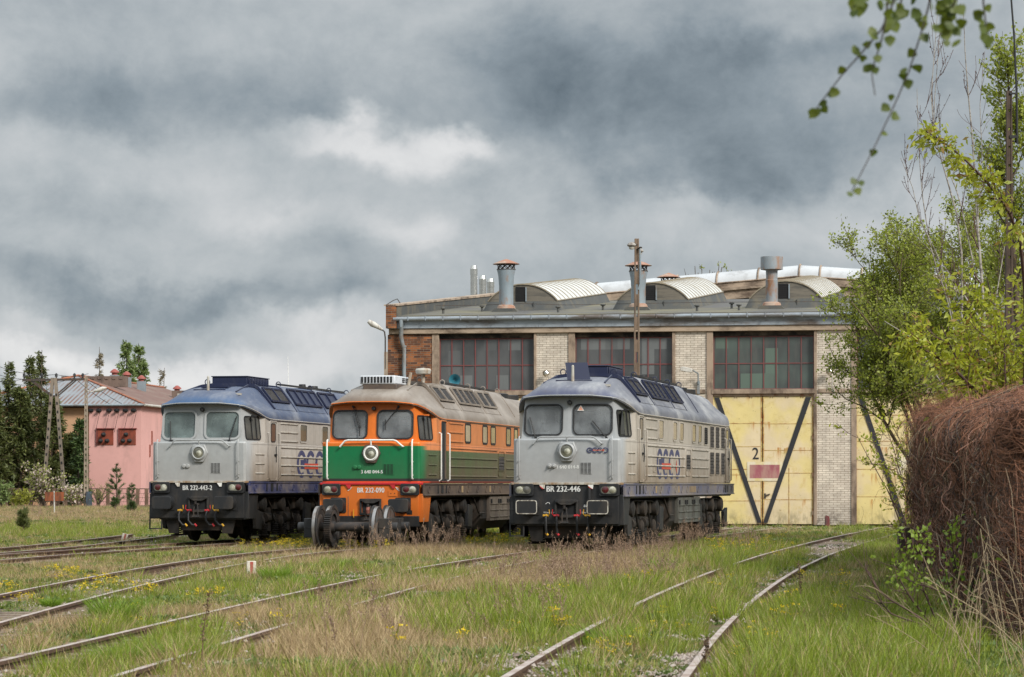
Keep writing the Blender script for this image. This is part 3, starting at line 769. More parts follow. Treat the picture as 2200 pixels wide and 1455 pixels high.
    b.prism([(.60, 1.60), (.60, .64), (1.0, .64), (1.5, 1.34), (1.5, 1.60)], 'yz', -1.29, 1.29)
    b.prism([(.66, .60), (1.05, .60), (1.05, .66), (.66, .66)], 'yz', -1.15, 1.3)
    beam = b.build('front_beam', P['beam'], root, bevel=.012)
    if kind == 'green':
        b = MB(); b.box(-.62, -.60, .595, .63, .7, 1.3)
        b.box(-1.30, 1.30, .59, 1.05, .50, .78); b.build('beam_skirt', M['black'], beam, bevel=.01)
    b = MB(); b.box(.98, 1.12, .592, .602, .82, .93); b.box(.78, .88, .592, .602, .84, .92); b.build('beam_cutout', M['void'], beam, smooth=False)
    # side skirt that closes the beam off
    b = MB(); b.prism([(.66, .62), (.66, 1.36), (1.62, 1.36), (1.30, .62)], 'yz', 1.27, 1.40); b.build('beam_side', P['beam'], root, bevel=.012); b = MB(); b.prism([(.66, .62), (.66, 1.36), (1.62, 1.36), (1.30, .62)], 'yz', -1.40, -1.27)
    b.build('beam_side', P['beam'], root, bevel=.012)
    for sx in (-1, 1):
        cx = sx*1.06; zc = 1.475
        b = MB(); b.panel((cx, .59, zc), (1, 0, 0), (0, 0, 1), .50, .30, .04, -.05, .06); 
        lc = b.build('light_cluster', M['black'], root, bevel=.01)
        b = MB(); b.ring((cx, .53, zc+.005), (1, 0, 0), (0, 0, 1), .40, .185, .09, .022, -.01, .02, 8); b.build('lamp_bezel', M['rubber'], lc)
        b = MB(); b.panel((cx, .525, zc+.005), (1, 0, 0), (0, 0, 1), .40, .185, .09, -.02, .001, 8); b.build('lamp_back', M['reflector'], lc, smooth=False)
        for side_, kindl in ((-1, 'w'), (1, 'r')):
            inner = side_*sx   # +1 means inboard or outboard
            white_out = {'grey_a': False, 'green': True, 'grey_b': True}[kind]
            x = cx+side_*.088
            out_ = (side_ == sx)
            isw = out_ == white_out
            if kind == 'green' and sx == 1: isw = out_
            b = MB(); b.lathe((x, .522, zc+.005), (0, -1, 0), [(.082, -.01), (.082, .004), (.05, .018), (.0, .024)], 20)
            if isw: b.build('lamp', M['lensw'], lc)
            else: b.build('tail_lamp', M['lensd'] if (kind == 'grey_b' and sx < 0) else M['lensr'], lc)
        # hanging bracket
        b = MB(); x = sx*.60
        b.prism([(x-.07, 1.60), (x+.07, 1.60), (x+.055, 1.50), (x-.0, 1.50)], 'xz', .56, .585); br = b.build('lamp_iron', M['red'] if kind == 'green' else M['white'], root)
        if kind == 'grey_b':
            b = MB(); b.prism([(x-.07, 1.58), (x-.0, 1.50), (x+.05, 1.50)], 'xz', .553, .559); b.build('red_corner', M['red'], br)
    # number on the beam
    num = M['letter']
    if kind == 'grey_b': text('number_lettering', num_front, .205, num, root, (-.08, .599, 1.495), (1, 0, 0), (0, 0, 1), .003, .006, .83)
    elif kind == 'grey_a': text('number_lettering', num_front, .185, num, root, (-.04, .599, 1.46), (1, 0, 0), (0, 0, 1), .003, .004, .78)
    else: text('number_lettering', num_front, .185, num, root, (.0, .599, 1.45), (1, 0, 0), (0, 0, 1), .003, .004, .80)
    if num_nose: text('number_lettering', num_nose, .12 if kind == 'grey_b' else .125, num, root, (.02 if kind == 'grey_b' else .03, yF-.006, 2.03 if kind == 'grey_b' else 1.935), (1, 0, 0), (0, 0, 1), .002, .005, .93)
    if kind == 'grey_b':
        logo(root, (.765, .60, 2.44), Vector((1, 0, 0)), Vector((0, 0, 1)), .150, .135, .128)
        text('pressure_lettering', '10 bar', .055, num, root, (-.50, .599, .925), (1, 0, 0), (0, 0, 1), .002)
        text('pressure_lettering', '5 bar', .055, num, root, (-.32, .599, .925), (1, 0, 0), (0, 0, 1), .002)
        text('pressure_lettering', '5 bar', .055, num, root, (.44, .599, .925), (1, 0, 0), (0, 0, 1), .002)
        text('side_number', '85', .085, num, root, (.47, .599, 1.085), (1, 0, 0), (0, 0, 1), .002, .002)
        b = MB(); b.tube([(-.52, .596, 1.13), (-.47, .596, 1.17), (-.43, .596, 1.165), (-.42, .596, 1.13)], .009, 4); b.build('beam_mark', M['letter'], root)
        b = MB(); b.prism([(.53, 1.54), (.62, 1.54), (.575, 1.625)], 'xz', .585, .598); b.build('warning_plate', M['yellowp'], root)
        b = MB(); b.cyl((.57, .56, 1.24), (.57, .56, 1.52), .05, .05, 12); b.box(.52, .62, .52, .6, 1.18, 1.24); b.build('beam_socket', M['rubber'], root)
    if kind == 'green':
        b = MB(); b.panel((.60, .598, 1.37), (1, 0, 0), (0, 0, 1), .24, .15, .005, 0, .014); b.mi = 1; b.cyl((.55, .58, 1.37), (.55, .60, 1.37), .014, .014, 8); b.cyl((.65, .58, 1.37), (.65, .60, 1.37), .014, .014, 8); b.build('beam_plate', [M['orange'], M['rubber']], root)
        for x, s in ((-.62, 1), (.78, -1)):
            b = MB(); b.tube([(x, .596, 1.44), (x+s*.09, .596, 1.50)], .011, 4); b.tube([(x+s*.02, .596, 1.50), (x+s*.11, .596, 1.53)], .011, 4); b.build('beam_mark', M['letter'], root)
        b = MB(); b.box(.42, .52, .595, .6, 1.50, 1.6); b.build('rust_patch', M['red'], root) if False else None
    # buffers (front and rear)
    for yy, s in ((0, 1), (L, -1)):
        for x in (-.875, .875):
            b = MB(); b.cyl((x, yy+s*.05, 1.06), (x, yy+s*.62, 1.06), .14, .14, 18); b.cyl((x, yy+s*.35, 1.06), (x, yy+s*.62, 1.06), .19, .21, 18)
            b.panel((x, yy+s*.60, 1.06), (1, 0, 0), (0, 0, 1), .42, .40, .03, -.03, .02) if s > 0 else None
            bf = b.build('buffer', M['black'], root)
            if s > 0:
                b = MB(); b.panel((x, .03, 1.06), (1, 0, 0), (0, 0, 1), .53, .34, .05, -.04, .02, 4)
                pl = b.build('buffer_plate', M['black'], bf, bevel=.01)
                if kind == 'grey_b':
                    b = MB(); b.ring((x, .012, 1.06), (1, 0, 0), (0, 0, 1), .485, .295, .045, .020, -.02, .005, 4); b.build('white_edging', dirty('chipped_white_edging', (.55, .52, .45), (.12, .09, .07), .6, 7), bf)
    # coupling
    b = MB(); b.box(-.27, .27, .50, .62, 1.17, 1.235); b.prism([(-.23, 1.17), (.23, 1.17), (.12, 1.11), (-.12, 1.11)], 'xz', .50, .60); b.box(-.29, -.24, .54, .62, .84, 1.23); b.box(.24, .29, .54, .62, .84, 1.23); b.box(-.29, .29, .54, .62, .80, .87)
    cp = b.build('coupler', M['black'], root, bevel=.008)
    b = MB(); b.panel((0, .598, 1.02), (1, 0, 0), (0, 0, 1), .44, .30, .02, 0, .006); b.build('coupler_pocket', M['void'], cp, smooth=False)
    b = MB(); b.tube([(0, .60, 1.02), (0, .40, 1.00), (.0, .30, 1.04), (0, .30, 1.10)], .035, 8); b.build('draw_hook', M['wheel'], cp)
    b = MB()
    for x in (-.06, .06): b.tube([(x*.6, .36, 1.03), (x, .33, .85), (x, .34, .68)], .02, 6)
    b.cyl((-.10, .34, .68), (.10, .34, .68), .028, .028, 8); b.build('shackle', M['wheel'], cp)
    if kind == 'green':
        b = MB(); b.tube([(0, .33, 1.0), (.0, .28, .93), (0, .30, .86)], .05, 8); b.build('hook_guard', dirty('rusty_red_hook', (.22, .07, .05), (.1, .05, .03), .4), cp)
    if kind != 'green':
        for x, m in ((-.49, 'yellowp'), (-.22, 'red'), (.28, 'red'), (.55, 'yellowp')):
            b = MB(); b.tube([(x, .60, .84), (x, .50, .84), (x, .45, .78), (x+.01, .45, .55), (x+.02, .47, .40)] if kind == 'grey_b' else [(x, .60, .84), (x-.01, .50, .84), (x-.03, .45, .74), (x-.02, .43, .58), (x+.08, .43, .46), (x+.17, .45, .45)], .030, 8)
            h = b.build('brake_hose', M['rubber'], root)
            b = MB(); b.cyl((x-.075, .50, .85), (x+.06, .50, .85), .028, .028, 8); b.cyl((x, .50, .85), (x, .50, .89), .025, .025, 8)
            e = (.06 if x in (-.49, .28) else -.07)
            b.tube([(x+e, .50, .84), (x+e*1.6, .46, .90), (x+e*1.4, .46, 1.0)], .012, 5)
            b.build('brake_cock', M[m], h)
            b = MB(); q = (.02, .47, .40) if kind == 'grey_b' else (.17, .45, .45); b.cyl((x+q[0]-.02, q[1], q[2]+.03), (x+q[0]+.04, q[1], q[2]-.03), .03, .03, 8); b.build('hose_end', M[m], h)
    else:
        for x in (-.45, .48):
            b = MB(); b.cyl((x, .55, .74), (x, .55, .95), .012, .012, 6); b.build('uncoupling_lever', M['yellowp'], root)
        b = MB(); b.box(-.40, .38, .50, .64, .42, .66); b.build('brake_equipment', M['under'], root)
    # crew ladder at the outer corner
    b = MB(); x0, x1 = (-1.42, -1.08)
    for x in (x0, x1): b.bar((x, .72, 1.30), (x, .66, .33), .035, .025, (0, 1, 0))
    for z in (.35, .68, 1.0): b.bar((x0, .67, z), (x1, .67, z), .05, .03)
    b.build('ladder', M['black'], root)
    # ---- rail guards and sand boxes under the beam
    b = MB(); b.prism([(-1.0, .60), (-.62, .60), (-.62, .22), (-.9, .22)], 'xz', .75, .80); b.prism([(1.0, .60), (.62, .60), (.62, .22), (.9, .22)], 'xz', .75, .80)
    b.box(-.6, .6, .85, 1.0, .30, .62)
    b.build('rail_guard', M['under'], root)
    # ---- side sill
    b = MB()
    b.box(1.385, 1.44, .66, L-.66, 1.32, 1.625); b.box(-1.44, -1.385, .66, L-.66, 1.32, 1.625)
    b.box(1.38, 1.462, .66, L-.66, 1.60, 1.632); b.box(1.38, 1.462, .66, L-.66, 1.31, 1.345)
    b.box(-1.39, 1.39, .9, L-.9, 1.28, 1.63)
    sill = b.build('side_sill', P['sill'], root, bevel=.006)
    b = MB()
    for y in (1.15, 3.6, 4.9, 6.0, 7.3, 8.5, 9.6, 10.6, 12.6, 14.5, 16.6, 17.9, 19.6):
        b = MB(); b.ring((1.441, y, 1.475), (0, 1, 0), (0, 0, 1), .20, .15, .05, .02, -.01, .012); b.build('jacking_slot', M['sillbrown'] if kind == 'green' else P['sill'], sill)
    
    b = MB()
    for y in (2.25, 2.75, 3.25, 17.9, 18.3, 18.75): b = MB(); b.panel((1.441, y, 1.475), (0, 1, 0), (0, 0, 1), .22 if abs(y-2.75) < .1 or abs(y-18.3) < .1 else .09, .21, .03, -.01, .014); b.build('step_hole', M['void'], sill, smooth=False)
    if kind != 'grey_a':
        b = MB()
        for y, w in ((5.3, .22), (9.1, .2)): b.panel((1.441, y, 1.475), (0, 1, 0), (0, 0, 1), w, .18, .01, 0, .004)
        if kind == 'grey_b':
            for i in range(6): b.panel((1.441, 11.1+i*.2, 1.475), (0, 1, 0), (0, 0, 1), .13, .17, .01, 0, .004)
        b.build('data_plate', dirty('tan_data_plate', (.36, .25, .13), (.15, .11, .08), .5, 6), sill, smooth=False)
    b = MB(); b.tube([(1.36, 1.7, 1.285), (1.36, L-1.0, 1.285)], .028, 6); b.build('sill_pipe', M['under'], root)
    # ---- right side: doors, windows, ribs, grilles
    S = 1.476
    def sidebox(mb, y0, y1, z0, z1, d0=0, d1=.02): mb.box(S+d0-.01, S+d1, y0, y1, z0, z1)
    for y0, rear in ((2.36, False), (17.95, True)):
        b = MB(); b.ring((S, y0+.37, 2.50), (0, 1, 0), (0, 0, 1), .66, 1.60, .06, .04, -.01, .022)
        d = b.build('door', P['body'], root, bevel=.006)
        open_ = kind == 'green' and not rear
        if open_:
            b = MB(); b.panel((S, y0+.37, 2.50), (0, 1, 0), (0, 0, 1), .64, 1.58, .06, -.01, .003); b.build('doorway', M['void'], d, smooth=False)
            b = MB(); b.panel((S, y0+.60, 2.50), (0, 1, 0), (0, 0, 1), .16, 1.50, .02, -.01, .012); b.build('door_leaf', M['sillbrown'], d)
        else:
            b = MB(); b.panel((S, y0+.37, 2.50), (0, 1, 0), (0, 0, 1), .64, 1.58, .06, -.01, .006); b.build('door_leaf', P['body'], d, smooth=False)
            b = MB(); b.panel((S, y0+.37, 3.00), (0, 1, 0), (0, 0, 1), .42, .48, .06, 0, .012); b.build('door_window', dirty('brown_door_glass', (.12, .06, .035), (.05, .05, .05), .4) if kind == 'grey_a' else M['darkpane'], d, smooth=False)
            b = MB(); b.ring((S, y0+.37, 3.00), (0, 1, 0), (0, 0, 1), .42, .48, .06, .025, 0, .018); b.build('door_window_seal', M['rubber'], d)
            b = MB(); b.bar((S+.03, y0+.50, 2.38), (S+.03, y0+.66, 2.38), .03, .05); b.cyl((S, y0+.5, 2.38), (S+.03, y0+.5, 2.38), .03, .03, 8); b.tube([(S+.03, y0+.62, 2.62), (S+.05, y0+.55, 2.5), (S+.05, y0+.55, 2.3), (S+.03, y0+.62, 2.18)], .013, 5); b.build('door_handle', M['rubber'], d)
        for yy in (y0-.14, y0+.90):
            b = MB(); b.tube([(S, yy, 2.99), (S+.06, yy, 2.97), (S+.06, yy, 1.74), (S, yy, 1.70)], .02, 7); b.build('handrail', M['white'] if kind == 'green' else P['body'], root)
    def brib(p, q): b = MB(); b.bar(p, q, .04, .035); b.build('body_rib', M['rib_'+kind], root, bevel=.006)
    for z in (1.87, 2.13, 2.39):
        a = (1.352, .85); c = (1.468, 1.95)
        brib((1.40, 1.30, z), (1.468, 1.93, z))
        brib((1.468, L-1.93, z), (1.40, L-1.3, z))
    for z in (2.78, 3.03, 3.275): brib((S+.006, 3.48, z), (S+.006, 5.25, z))
    for z in (1.835, 2.095, 2.33, 2.60): brib((S+.006, 3.42, z), (S+.006, 9.9, z))
    for z in (1.835, 2.08, 2.33, 2.58): brib((S+.006, 11.25, z), (S+.006, 14.45, z))
    for y0, y1 in ((5.46, 6.22), (7.82, 8.52), (8.97, 9.68), (11.24, 11.95), (12.44, 13.05)):
        c = (S, (y0+y1)/2, 3.035)
        b = MB(); b.ring(c, (0, 1, 0), (0, 0, 1), y1-y0-.08, .47, .07, .045, -.01, .016); w = b.build('window', M['rubber'] if kind == 'green' else P['body'], root)
        b = MB(); b.panel(c, (0, 1, 0), (0, 0, 1), y1-y0-.07, .48, .07, -.01, .005); b.build('pane', P['pane'], w, smooth=False)
        b = MB(); b.ring((S, c[1], c[2]), (0, 1, 0), (0, 0, 1), y1-y0-.10, .45, .06, .012, 0, .01); b.build('window_seal', M['rubber'], w)
    gm = [M['void'], P['body'], M['slat']]
    def grille(y0, y1, z0, z1, style, name='radiator_grille'):
        b = MB(); b.panel((S, (y0+y1)/2, (z0+z1)/2), (0, 1, 0), (0, 0, 1), y1-y0, z1-z0, .03, -.01, .004)
        b.mi = 1; b.ring((S, (y0+y1)/2, (z0+z1)/2), (0, 1, 0), (0, 0, 1), y1-y0, z1-z0, .03, .03, 0, .014)
        b.mi = 2
        if style == 'slat':
            k = 9
            for i in range(1, k): b.bar((S+.012, y0, z0+(z1-z0)*i/k), (S+.012, y1, z0+(z1-z0)*i/k), .02, .012)
        else:
            k = int((y1-y0)/.17)+1; m = int((z1-z0)/.085)
            for i in range(k):
                for j in range(m):
                    ya = y0+(y1-y0)*(i+(.25 if j % 2 else .75))/k; za = z0+(z1-z0)*(j+.5)/m
                    b.bar((S+.008, ya-.055, za-.03), (S+.008, ya+.055, za+.03), .012, .028)
                    b.bar((S+.009, ya+.055, za-.03), (S+.009, ya-.055, za+.03), .012, .028)
        b.build(name, gm, root, smooth=False)
    grille(13.56, 14.22, 2.76, 3.24, 'slat', 'side_louvre')
    for y0, y1 in ((14.72, 15.5), (15.85, 16.62), (17.0, 17.8)):
        grille(y0, y1, 2.68, 3.30, 'mesh'); grille(y0, y1, 1.90, 2.54, 'mesh')
    grille(10.15, 10.92, 2.02, 2.42, 'mesh', 'hatch_grille')
    b = MB(); b.ring((S, 10.53, 2.21), (0, 1, 0), (0, 0, 1), .84, .70, .08, .03, -.01, .014); b.build('side_hatch', P['body'], root)
    if kind != 'green':
        logo(root, (S+.001, 7.12, 2.145), Vector((0, 1, 0)), Vector((0, 0, 1)), .98, .80, .98)
        b = MB(); b.ring((S, 4.75, 2.01), (0, 1, 0), (0, 0, 1), .36, .13, .01, .02, 0, .01); b.build('filler_flap', P['body'], root)
    # ---- bogies
    for yc in (4.35, 16.45):
        bo = MB()
        for s in (-1, 1):
            bo.prism([(yc-3.0, .78), (yc-2.6, .90), (yc+2.6, .90), (yc+3.0, .78), (yc+2.9, .60), (yc-2.9, .60)], 'yz', s*1.02-.09, s*1.02+.09)
        for dy in (-2.85, -.92, .92, 2.85): bo.box(-1.05, 1.05, yc+dy-.12, yc+dy+.12, .62, .88)
        bo.box(-.95, .95, yc-2.8, yc+2.8, .40, .62)
        bogie = bo.build('bogie', M['under'], root, bevel=.012)
        for dy in (-1.85, 0, 1.85):
            for s in (-1, 1):
                w = MB(); w.lathe((s*.68, yc+dy, .525), (s, 0, 0), [(.56, 0), (.56, .03), (.53, .04), (.52, .145), (.46, .147), (.44, .10), (.16, .08), (.16, .16), (.0, .16)], 30)
                w.build('wheel', M['wheel'], bogie)
                a = MB(); a.box(s*1.10-.07, s*1.10+.07, yc+dy-.20, yc+dy+.20, .36, .72); a.lathe((s*1.17, yc+dy, .53), (s, 0, 0), [(.18, 0), (.18, .06), (.12, .10), (0, .11)], 18)
                a.build('axle_box', M['under'], bogie, bevel=.01)
                for e in (-.38, .38):
                    sp = MB()
                    for k in range(5): sp.lathe((s*1.13, yc+dy+e, .20+k*.055), (0, 0, 1), [(.10, 0), (.135, .008), (.135, .030), (.10, .038)], 14)
                    sp.cyl((s*1.13, yc+dy+e, .16), (s*1.13, yc+dy+e, .62), .07, .07, 10); sp.lathe((s*1.13, yc+dy+e, .13), (0, 0, 1), [(.16, 0), (.16, .04), (.02, .05)], 14)
                    sp.build('coil_spring', M['under'], bogie)
                y1 = yc+dy-.05
                c = MB(); c.lathe((s*1.02, y1, 1.0), (s, 0, 0), [(.20, 0), (.21, .28), (.20, .31), (.12, .34), (0, .345)], 18); c.box(s*1.12-.09, s*1.12+.09, y1-.52, y1-.22, .86, 1.16)
                c.build('brake_cylinder', M['under'], bogie, bevel=.01)
        for s in (-1, 1):
            f = MB()
            for dy in (-.95, .95):
                f.tube([(s*1.22, yc+dy-.4, 1.20), (s*1.25, yc+dy-.1, .95), (s*1.25, yc+dy+.1, .62), (s*1.2, yc+dy+.5, .5)], .025, 6)
                f.lathe((s*1.10, yc+dy, .62), (0, 1, 0), [(.14, -.35), (.14, .35), (.05, .38)], 14)
                f.box(s*1.12-.05, s*1.12+.05, yc+dy-.16, yc+dy+.16, .25, .55)
            f.tube([(s*1.2, yc-2.6, 1.12), (s*1.26, yc-1.2, 1.20), (s*1.26, yc+1.2, 1.18), (s*1.2, yc+2.6, 1.1)], .02, 6)
            f.build('brake_rigging', M['under'], bogie)
            g = MB(); yb = yc-2.35 if yc < 10 else yc+2.35
            e = 1 if yc < 10 else -1
            g.prism([(yb-e*.55, .90), (yb+e*.15, .78), (yb+e*.05, .30), (yb-e*.45, .34)], 'yz', s*1.30-.05, s*1.30+.05); g.build('sandbox', M['black'], bogie, bevel=.01)
            yb = yc+2.5 if yc < 10 else yc-2.5
            g = MB(); g.prism([(yb-e*.2, 1.05), (yb+e*.35, 1.0), (yb+e*.25, .40), (yb-e*.3, .42)], 'yz', s*1.28-.05, s*1.28+.05); g.build('sandbox', M['black'], bogie, bevel=.01)
    # ---- tank and boxes between the bogies
    b = MB(); b.prism([(-1.30, 1.28), (1.30, 1.28), (1.30, .62), (1.05, .30), (-1.05, .30), (-1.30, .62)], 'xz', 8.3, 12.8)
    tank = b.build('fuel_tank', M['under'], root, bevel=.02)
    for i in range(3):
        y0 = 9.28+i*1.36
        b = MB(); b.box(1.28, 1.40, y0, y0+1.31, .55, 1.25)
        for z in (.66, .86, 1.04): b.box(1.40, 1.42, y0+.06, y0+1.25, z-.02, z+.02)
        bx = b.build('battery_box', M['box'] if kind != 'green' else dirty('brown_box_paint', (.15, .125, .10), (.07, .05, .04), .5), root, bevel=.008)
        for y in (y0+.12, y0+1.19): b = MB(); b.box(1.40, 1.44, y-.05, y+.05, 1.06, 1.18); b.build('latch', M['rubber'], bx)
    b = MB(); b.tube([(1.3, 7.4, 1.25), (1.36, 7.6, .95), (1.36, 7.9, .78), (1.36, 8.6, .78)], .025, 6); b.cyl((.95, 7.6, 1.0), (.95, 8.3, 1.0), .24, .24, 16); b.build('air_pipe', M['under'], root)
    return root
M['rib_grey_a'] = dirty('grey_rib', (.42, .39, .345), (.22, .17, .12), .4, 2)
M['rib_grey_b'] = dirty('pale_rib', (.46, .42, .365), (.24, .18, .13), .4, 2)
M['rib_green'] = body_paint('rib_green_orange', (.60, .2, .06), (.50, .18, .06), (.16, .12, .09), 2.56, (.06, .1, .05), (.07, .10, .045))
# ------------------------------------------------------------------ building materials
def brick(name, c1, c2, mortar, bw, bh, ms, soot=None, rough=.85, amt=.5, sootlow=False):
    n = NT(name); x, y, z = n.xyz()
    cb = n.N.new('ShaderNodeCombineXYZ'); n.set(cb.inputs[0], n.math('ADD', x, y)); n.set(cb.inputs[1], z)
    b = n.N.new('ShaderNodeTexBrick'); n.L.new(cb.outputs[0], b.inputs['Vector'])
    b.inputs['Scale'].default_value = 1; b.inputs['Brick Width'].default_value = bw; b.inputs['Row Height'].default_value = bh
    b.inputs['Mortar Size'].default_value = ms; b.inputs['Mortar Smooth'].default_value = .3; b.inputs['Bias'].default_value = 0
    n.set(b.inputs['Color1'], c1); n.set(b.inputs['Color2'], c2); n.set(b.inputs['Mortar'], mortar)
    col = n.vary(b.outputs['Color'], .22, 2.2)
    if soot:
        f = n.rng(n.noise(.9, 7, .7, (1, 1, .5)), .62-amt*.25, .82-amt*.1)
        f2 = n.rng(n.noise(5, 5, .7), .52, .72, 0, .35)
        f = n.math('MAXIMUM', f, f2)
        if sootlow: f = n.math('MAXIMUM', f, n.math('MULTIPLY', n.rng(z, .05, 1.3, 1, 0), n.rng(n.noise(2.2, 6, .7), .38, .62)))
        col = n.mix(n.math('MULTIPLY', f, .8), col, soot)
    return n.bsdf(col, rough, 0, .2, b.outputs['Fac'], -.5, .01)
B = {}
B['redbrick'] = brick('red_brick', (.35, .125, .045), (.07, .033, .026), (.19, .15, .11), .27, .085, .010, (.035, .025, .02), amt=.75)
B['whitebrick'] = brick('cream_brick', (.60, .54, .455), (.50, .44, .37), (.20, .15, .11), .29, .088, .0085, (.10, .08, .065), amt=.12, sootlow=True)
B['concrete'] = dirty('stained_concrete', (.33, .25, .185), (.10, .072, .055), .5, 1.2, (1, 1, .5), rough=.85, bump=.3)
B['beamconc'] = dirty('beam_concrete', (.38, .295, .22), (.11, .08, .06), .5, 1.0, (.6, 1, 1.5), rough=.85, bump=.3)
B['darklintel'] = dirty('dark_lintel', (.10, .075, .055), (.012, .011, .011), .8, 1.5, (1, 1, 1.5), rough=.9)  # brown with near-black blotches, for the strip above each window
B['zinc'] = dirty('zinc_sheet', (.33, .37, .41), (.14, .115, .10), .5, 1.1, (.35, 1, 1.5), rough=.5, metal=.3)
B['zincpipe'] = dirty('zinc_pipe', (.27, .315, .345), (.19, .15, .12), .4, 2, (1, 1, .4), rough=.5, metal=.3)
B['felt'] = dirty('roofing_felt', (.095, .092, .09), (.165, .15, .10), .6, .35, (1, .5, 1), rough=.9, bump=.2)
B['curb'] = dirty('felt_curb', (.075, .079, .078), (.14, .125, .095), .4, 1, (1, 1, 1), rough=.8)
B['poly'] = dirty('polycarbonate', (.60, .60, .575), (.40, .37, .31), .35, 1.2, (.3, 1, 1), rough=.35, spec=.5)
B['polyrib'] = simple('skylight_rib', (.24, .20, .14), .5)
B['poly2'] = dirty('opal_polycarbonate', (.47, .48, .49), (.33, .33, .33), .4, .8, rough=.4)
B['gable'] = dirty('skylight_gable', (.17, .15, .12), (.08, .075, .065), .4, 2, (.3, 1, 3), rough=.4)
B['redframe'] = dirty('red_glazing_bar', (.17, .052, .050), (.10, .07, .065), .4, 4)
B['door'] = None
def doorpaint():
    n = NT('yellow_door_paint'); x, y, z = n.xyz()
    base = n.mix(n.rng(n.noise(.55, 4, .55), .40, .60), (.64, .525, .235), (.62, .51, .33))
    base = n.vary(base, .08, 1.5)
    # rust runs under the seams and pinholes
    run = n.rng(n.noise(7, 3, .6, (1, 1, .10)), .52, .68)
    sel = n.rng(n.noise(.8, 3, .5, (1, 1, .9), loc=(3.3, 0, 1.2)), .45, .58)
    frac = n.math('FRACT', n.math('MULTIPLY', z, 1/1.02)); under = n.rng(frac, .45, .99, 0, 1)
    rust = n.math('MULTIPLY', n.math('MULTIPLY', run, sel), under)
    spots = n.rng(n.noise(6.5, 4, .7, loc=(1, 4, 2)), .66, .72)
    base = n.mix(n.rng(n.noise(2.6, 7, .7, loc=(8, 1, 3)), .52, .70, 0, .55), base, (.50, .37, .12))
    c = n.mix(n.math('MULTIPLY', rust, .85), base, (.40, .17, .03))
    c = n.mix(spots, c, (.10, .045, .025))
    moss = n.math('MULTIPLY', n.rng(z, .0, .85, 1, 0), n.rng(n.noise(2.5, 6, .7, (1.4, 1, .6)), .42, .66))
    c = n.mix(n.math('MULTIPLY', moss, .75), c, (.14, .12, .06))
    return n.bsdf(c, .5, 0, .35, n.noise(2.2, 3, .5), .25, .05)
B['door'] = doorpaint()
B['seam'] = dirty('rusty_door_seam', (.50, .38, .15), (.30, .13, .04), .65, 5, (1, 1, 1))
B['doorframe'] = dirty('rusty_door_frame', (.26, .19, .13), (.16, .075, .035), .5, 3, (1, 1, .5))
B['brace'] = dirty('dark_brace_paint', (.020, .022, .027), (.06, .045, .04), .3, 2)
B['signwhite'] = dirty('faded_white_sign', (.62, .56, .44), (.58, .46, .20), .6, 2.5)
B['signred'] = dirty('faded_red_sign', (.29, .085, .105), (.36, .20, .17), .6, 3.5, (1, 1, .4))
def shedglass(name, c1, c2, c3):
    n = NT(name); oi = n.N.new('ShaderNodeObjectInfo')
    f = n.noise(.55, 3, .55, (1, 1, .8)); x, y, z = n.xyz()
    # every pane a little different: cells of .49 by 1.03 m
    cb = n.N.new('ShaderNodeCombineXYZ'); n.set(cb.inputs[0], n.math('FLOOR', n.math('DIVIDE', x, .4925))); n.set(cb.inputs[1], n.math('FLOOR', n.math('DIVIDE', z, 1.0)))
    wn = n.N.new('ShaderNodeTexWhiteNoise'); wn.noise_dimensions = '2D'; n.L.new(cb.outputs[0], wn.inputs[0])
    c = n.mix(n.rng(f, .38, .62), c1, c2); c = n.mix(n.rng(wn.outputs[0], .72, .98, 0, .75), c, c3)
    c = n.mix(n.rng(n.noise(4, 5, .6, (1, 1, .2)), .5, .8, 0, .5), c, (.11, .105, .095))
    return n.bsdf(c, .22, 0, .5)
B['glass'] = shedglass('dirty_shed_glass', (.055, .058, .06), (.095, .098, .10), (.16, .17, .17))
B['glassg'] = shedglass('dirty_greenish_shed_glass', (.06, .066, .064), (.085, .11, .097), (.12, .17, .135))
B['rustzinc'] = dirty('rust_stained_zinc', (.25, .30, .335), (.30, .14, .06), .34, 1.7, (1, 1, .5), rough=.55, metal=.2)
B['rustdrum'] = dirty('rusty_drum', (.25, .285, .31), (.30, .14, .06), .52, 2.0, (1, 1, .5), rough=.6, metal=.1)
B['rustcap'] = dirty('rusty_cap', (.30, .12, .065), (.36, .27, .21), .6, 3)
B['chrome'] = simple('stainless_flue', (.62, .60, .55), .22, .95, .1, 3, (1, 1, 4))
B['poleconc'] = dirty('pole_concrete', (.31, .25, .19), (.15, .11, .085), .45, 2.5, (1, 1, .4), rough=.9)
B['lamp'] = dirty('lamp_housing', (.50, .48, .44), (.25, .21, .17), .4, 6)
B['lampglass'] = lens('street_lamp_glass', (.35, .34, .30), (.5, .48, .43))
B['slabs'] = dirty('concrete_apron', (.40, .335, .26), (.20, .155, .10), .5, .8, (1, 1, 1), rough=.9, bump=.3)
B['darkmetal'] = dirty('dark_iron', (.05, .043, .038), (.12, .06, .035), .4, 5)

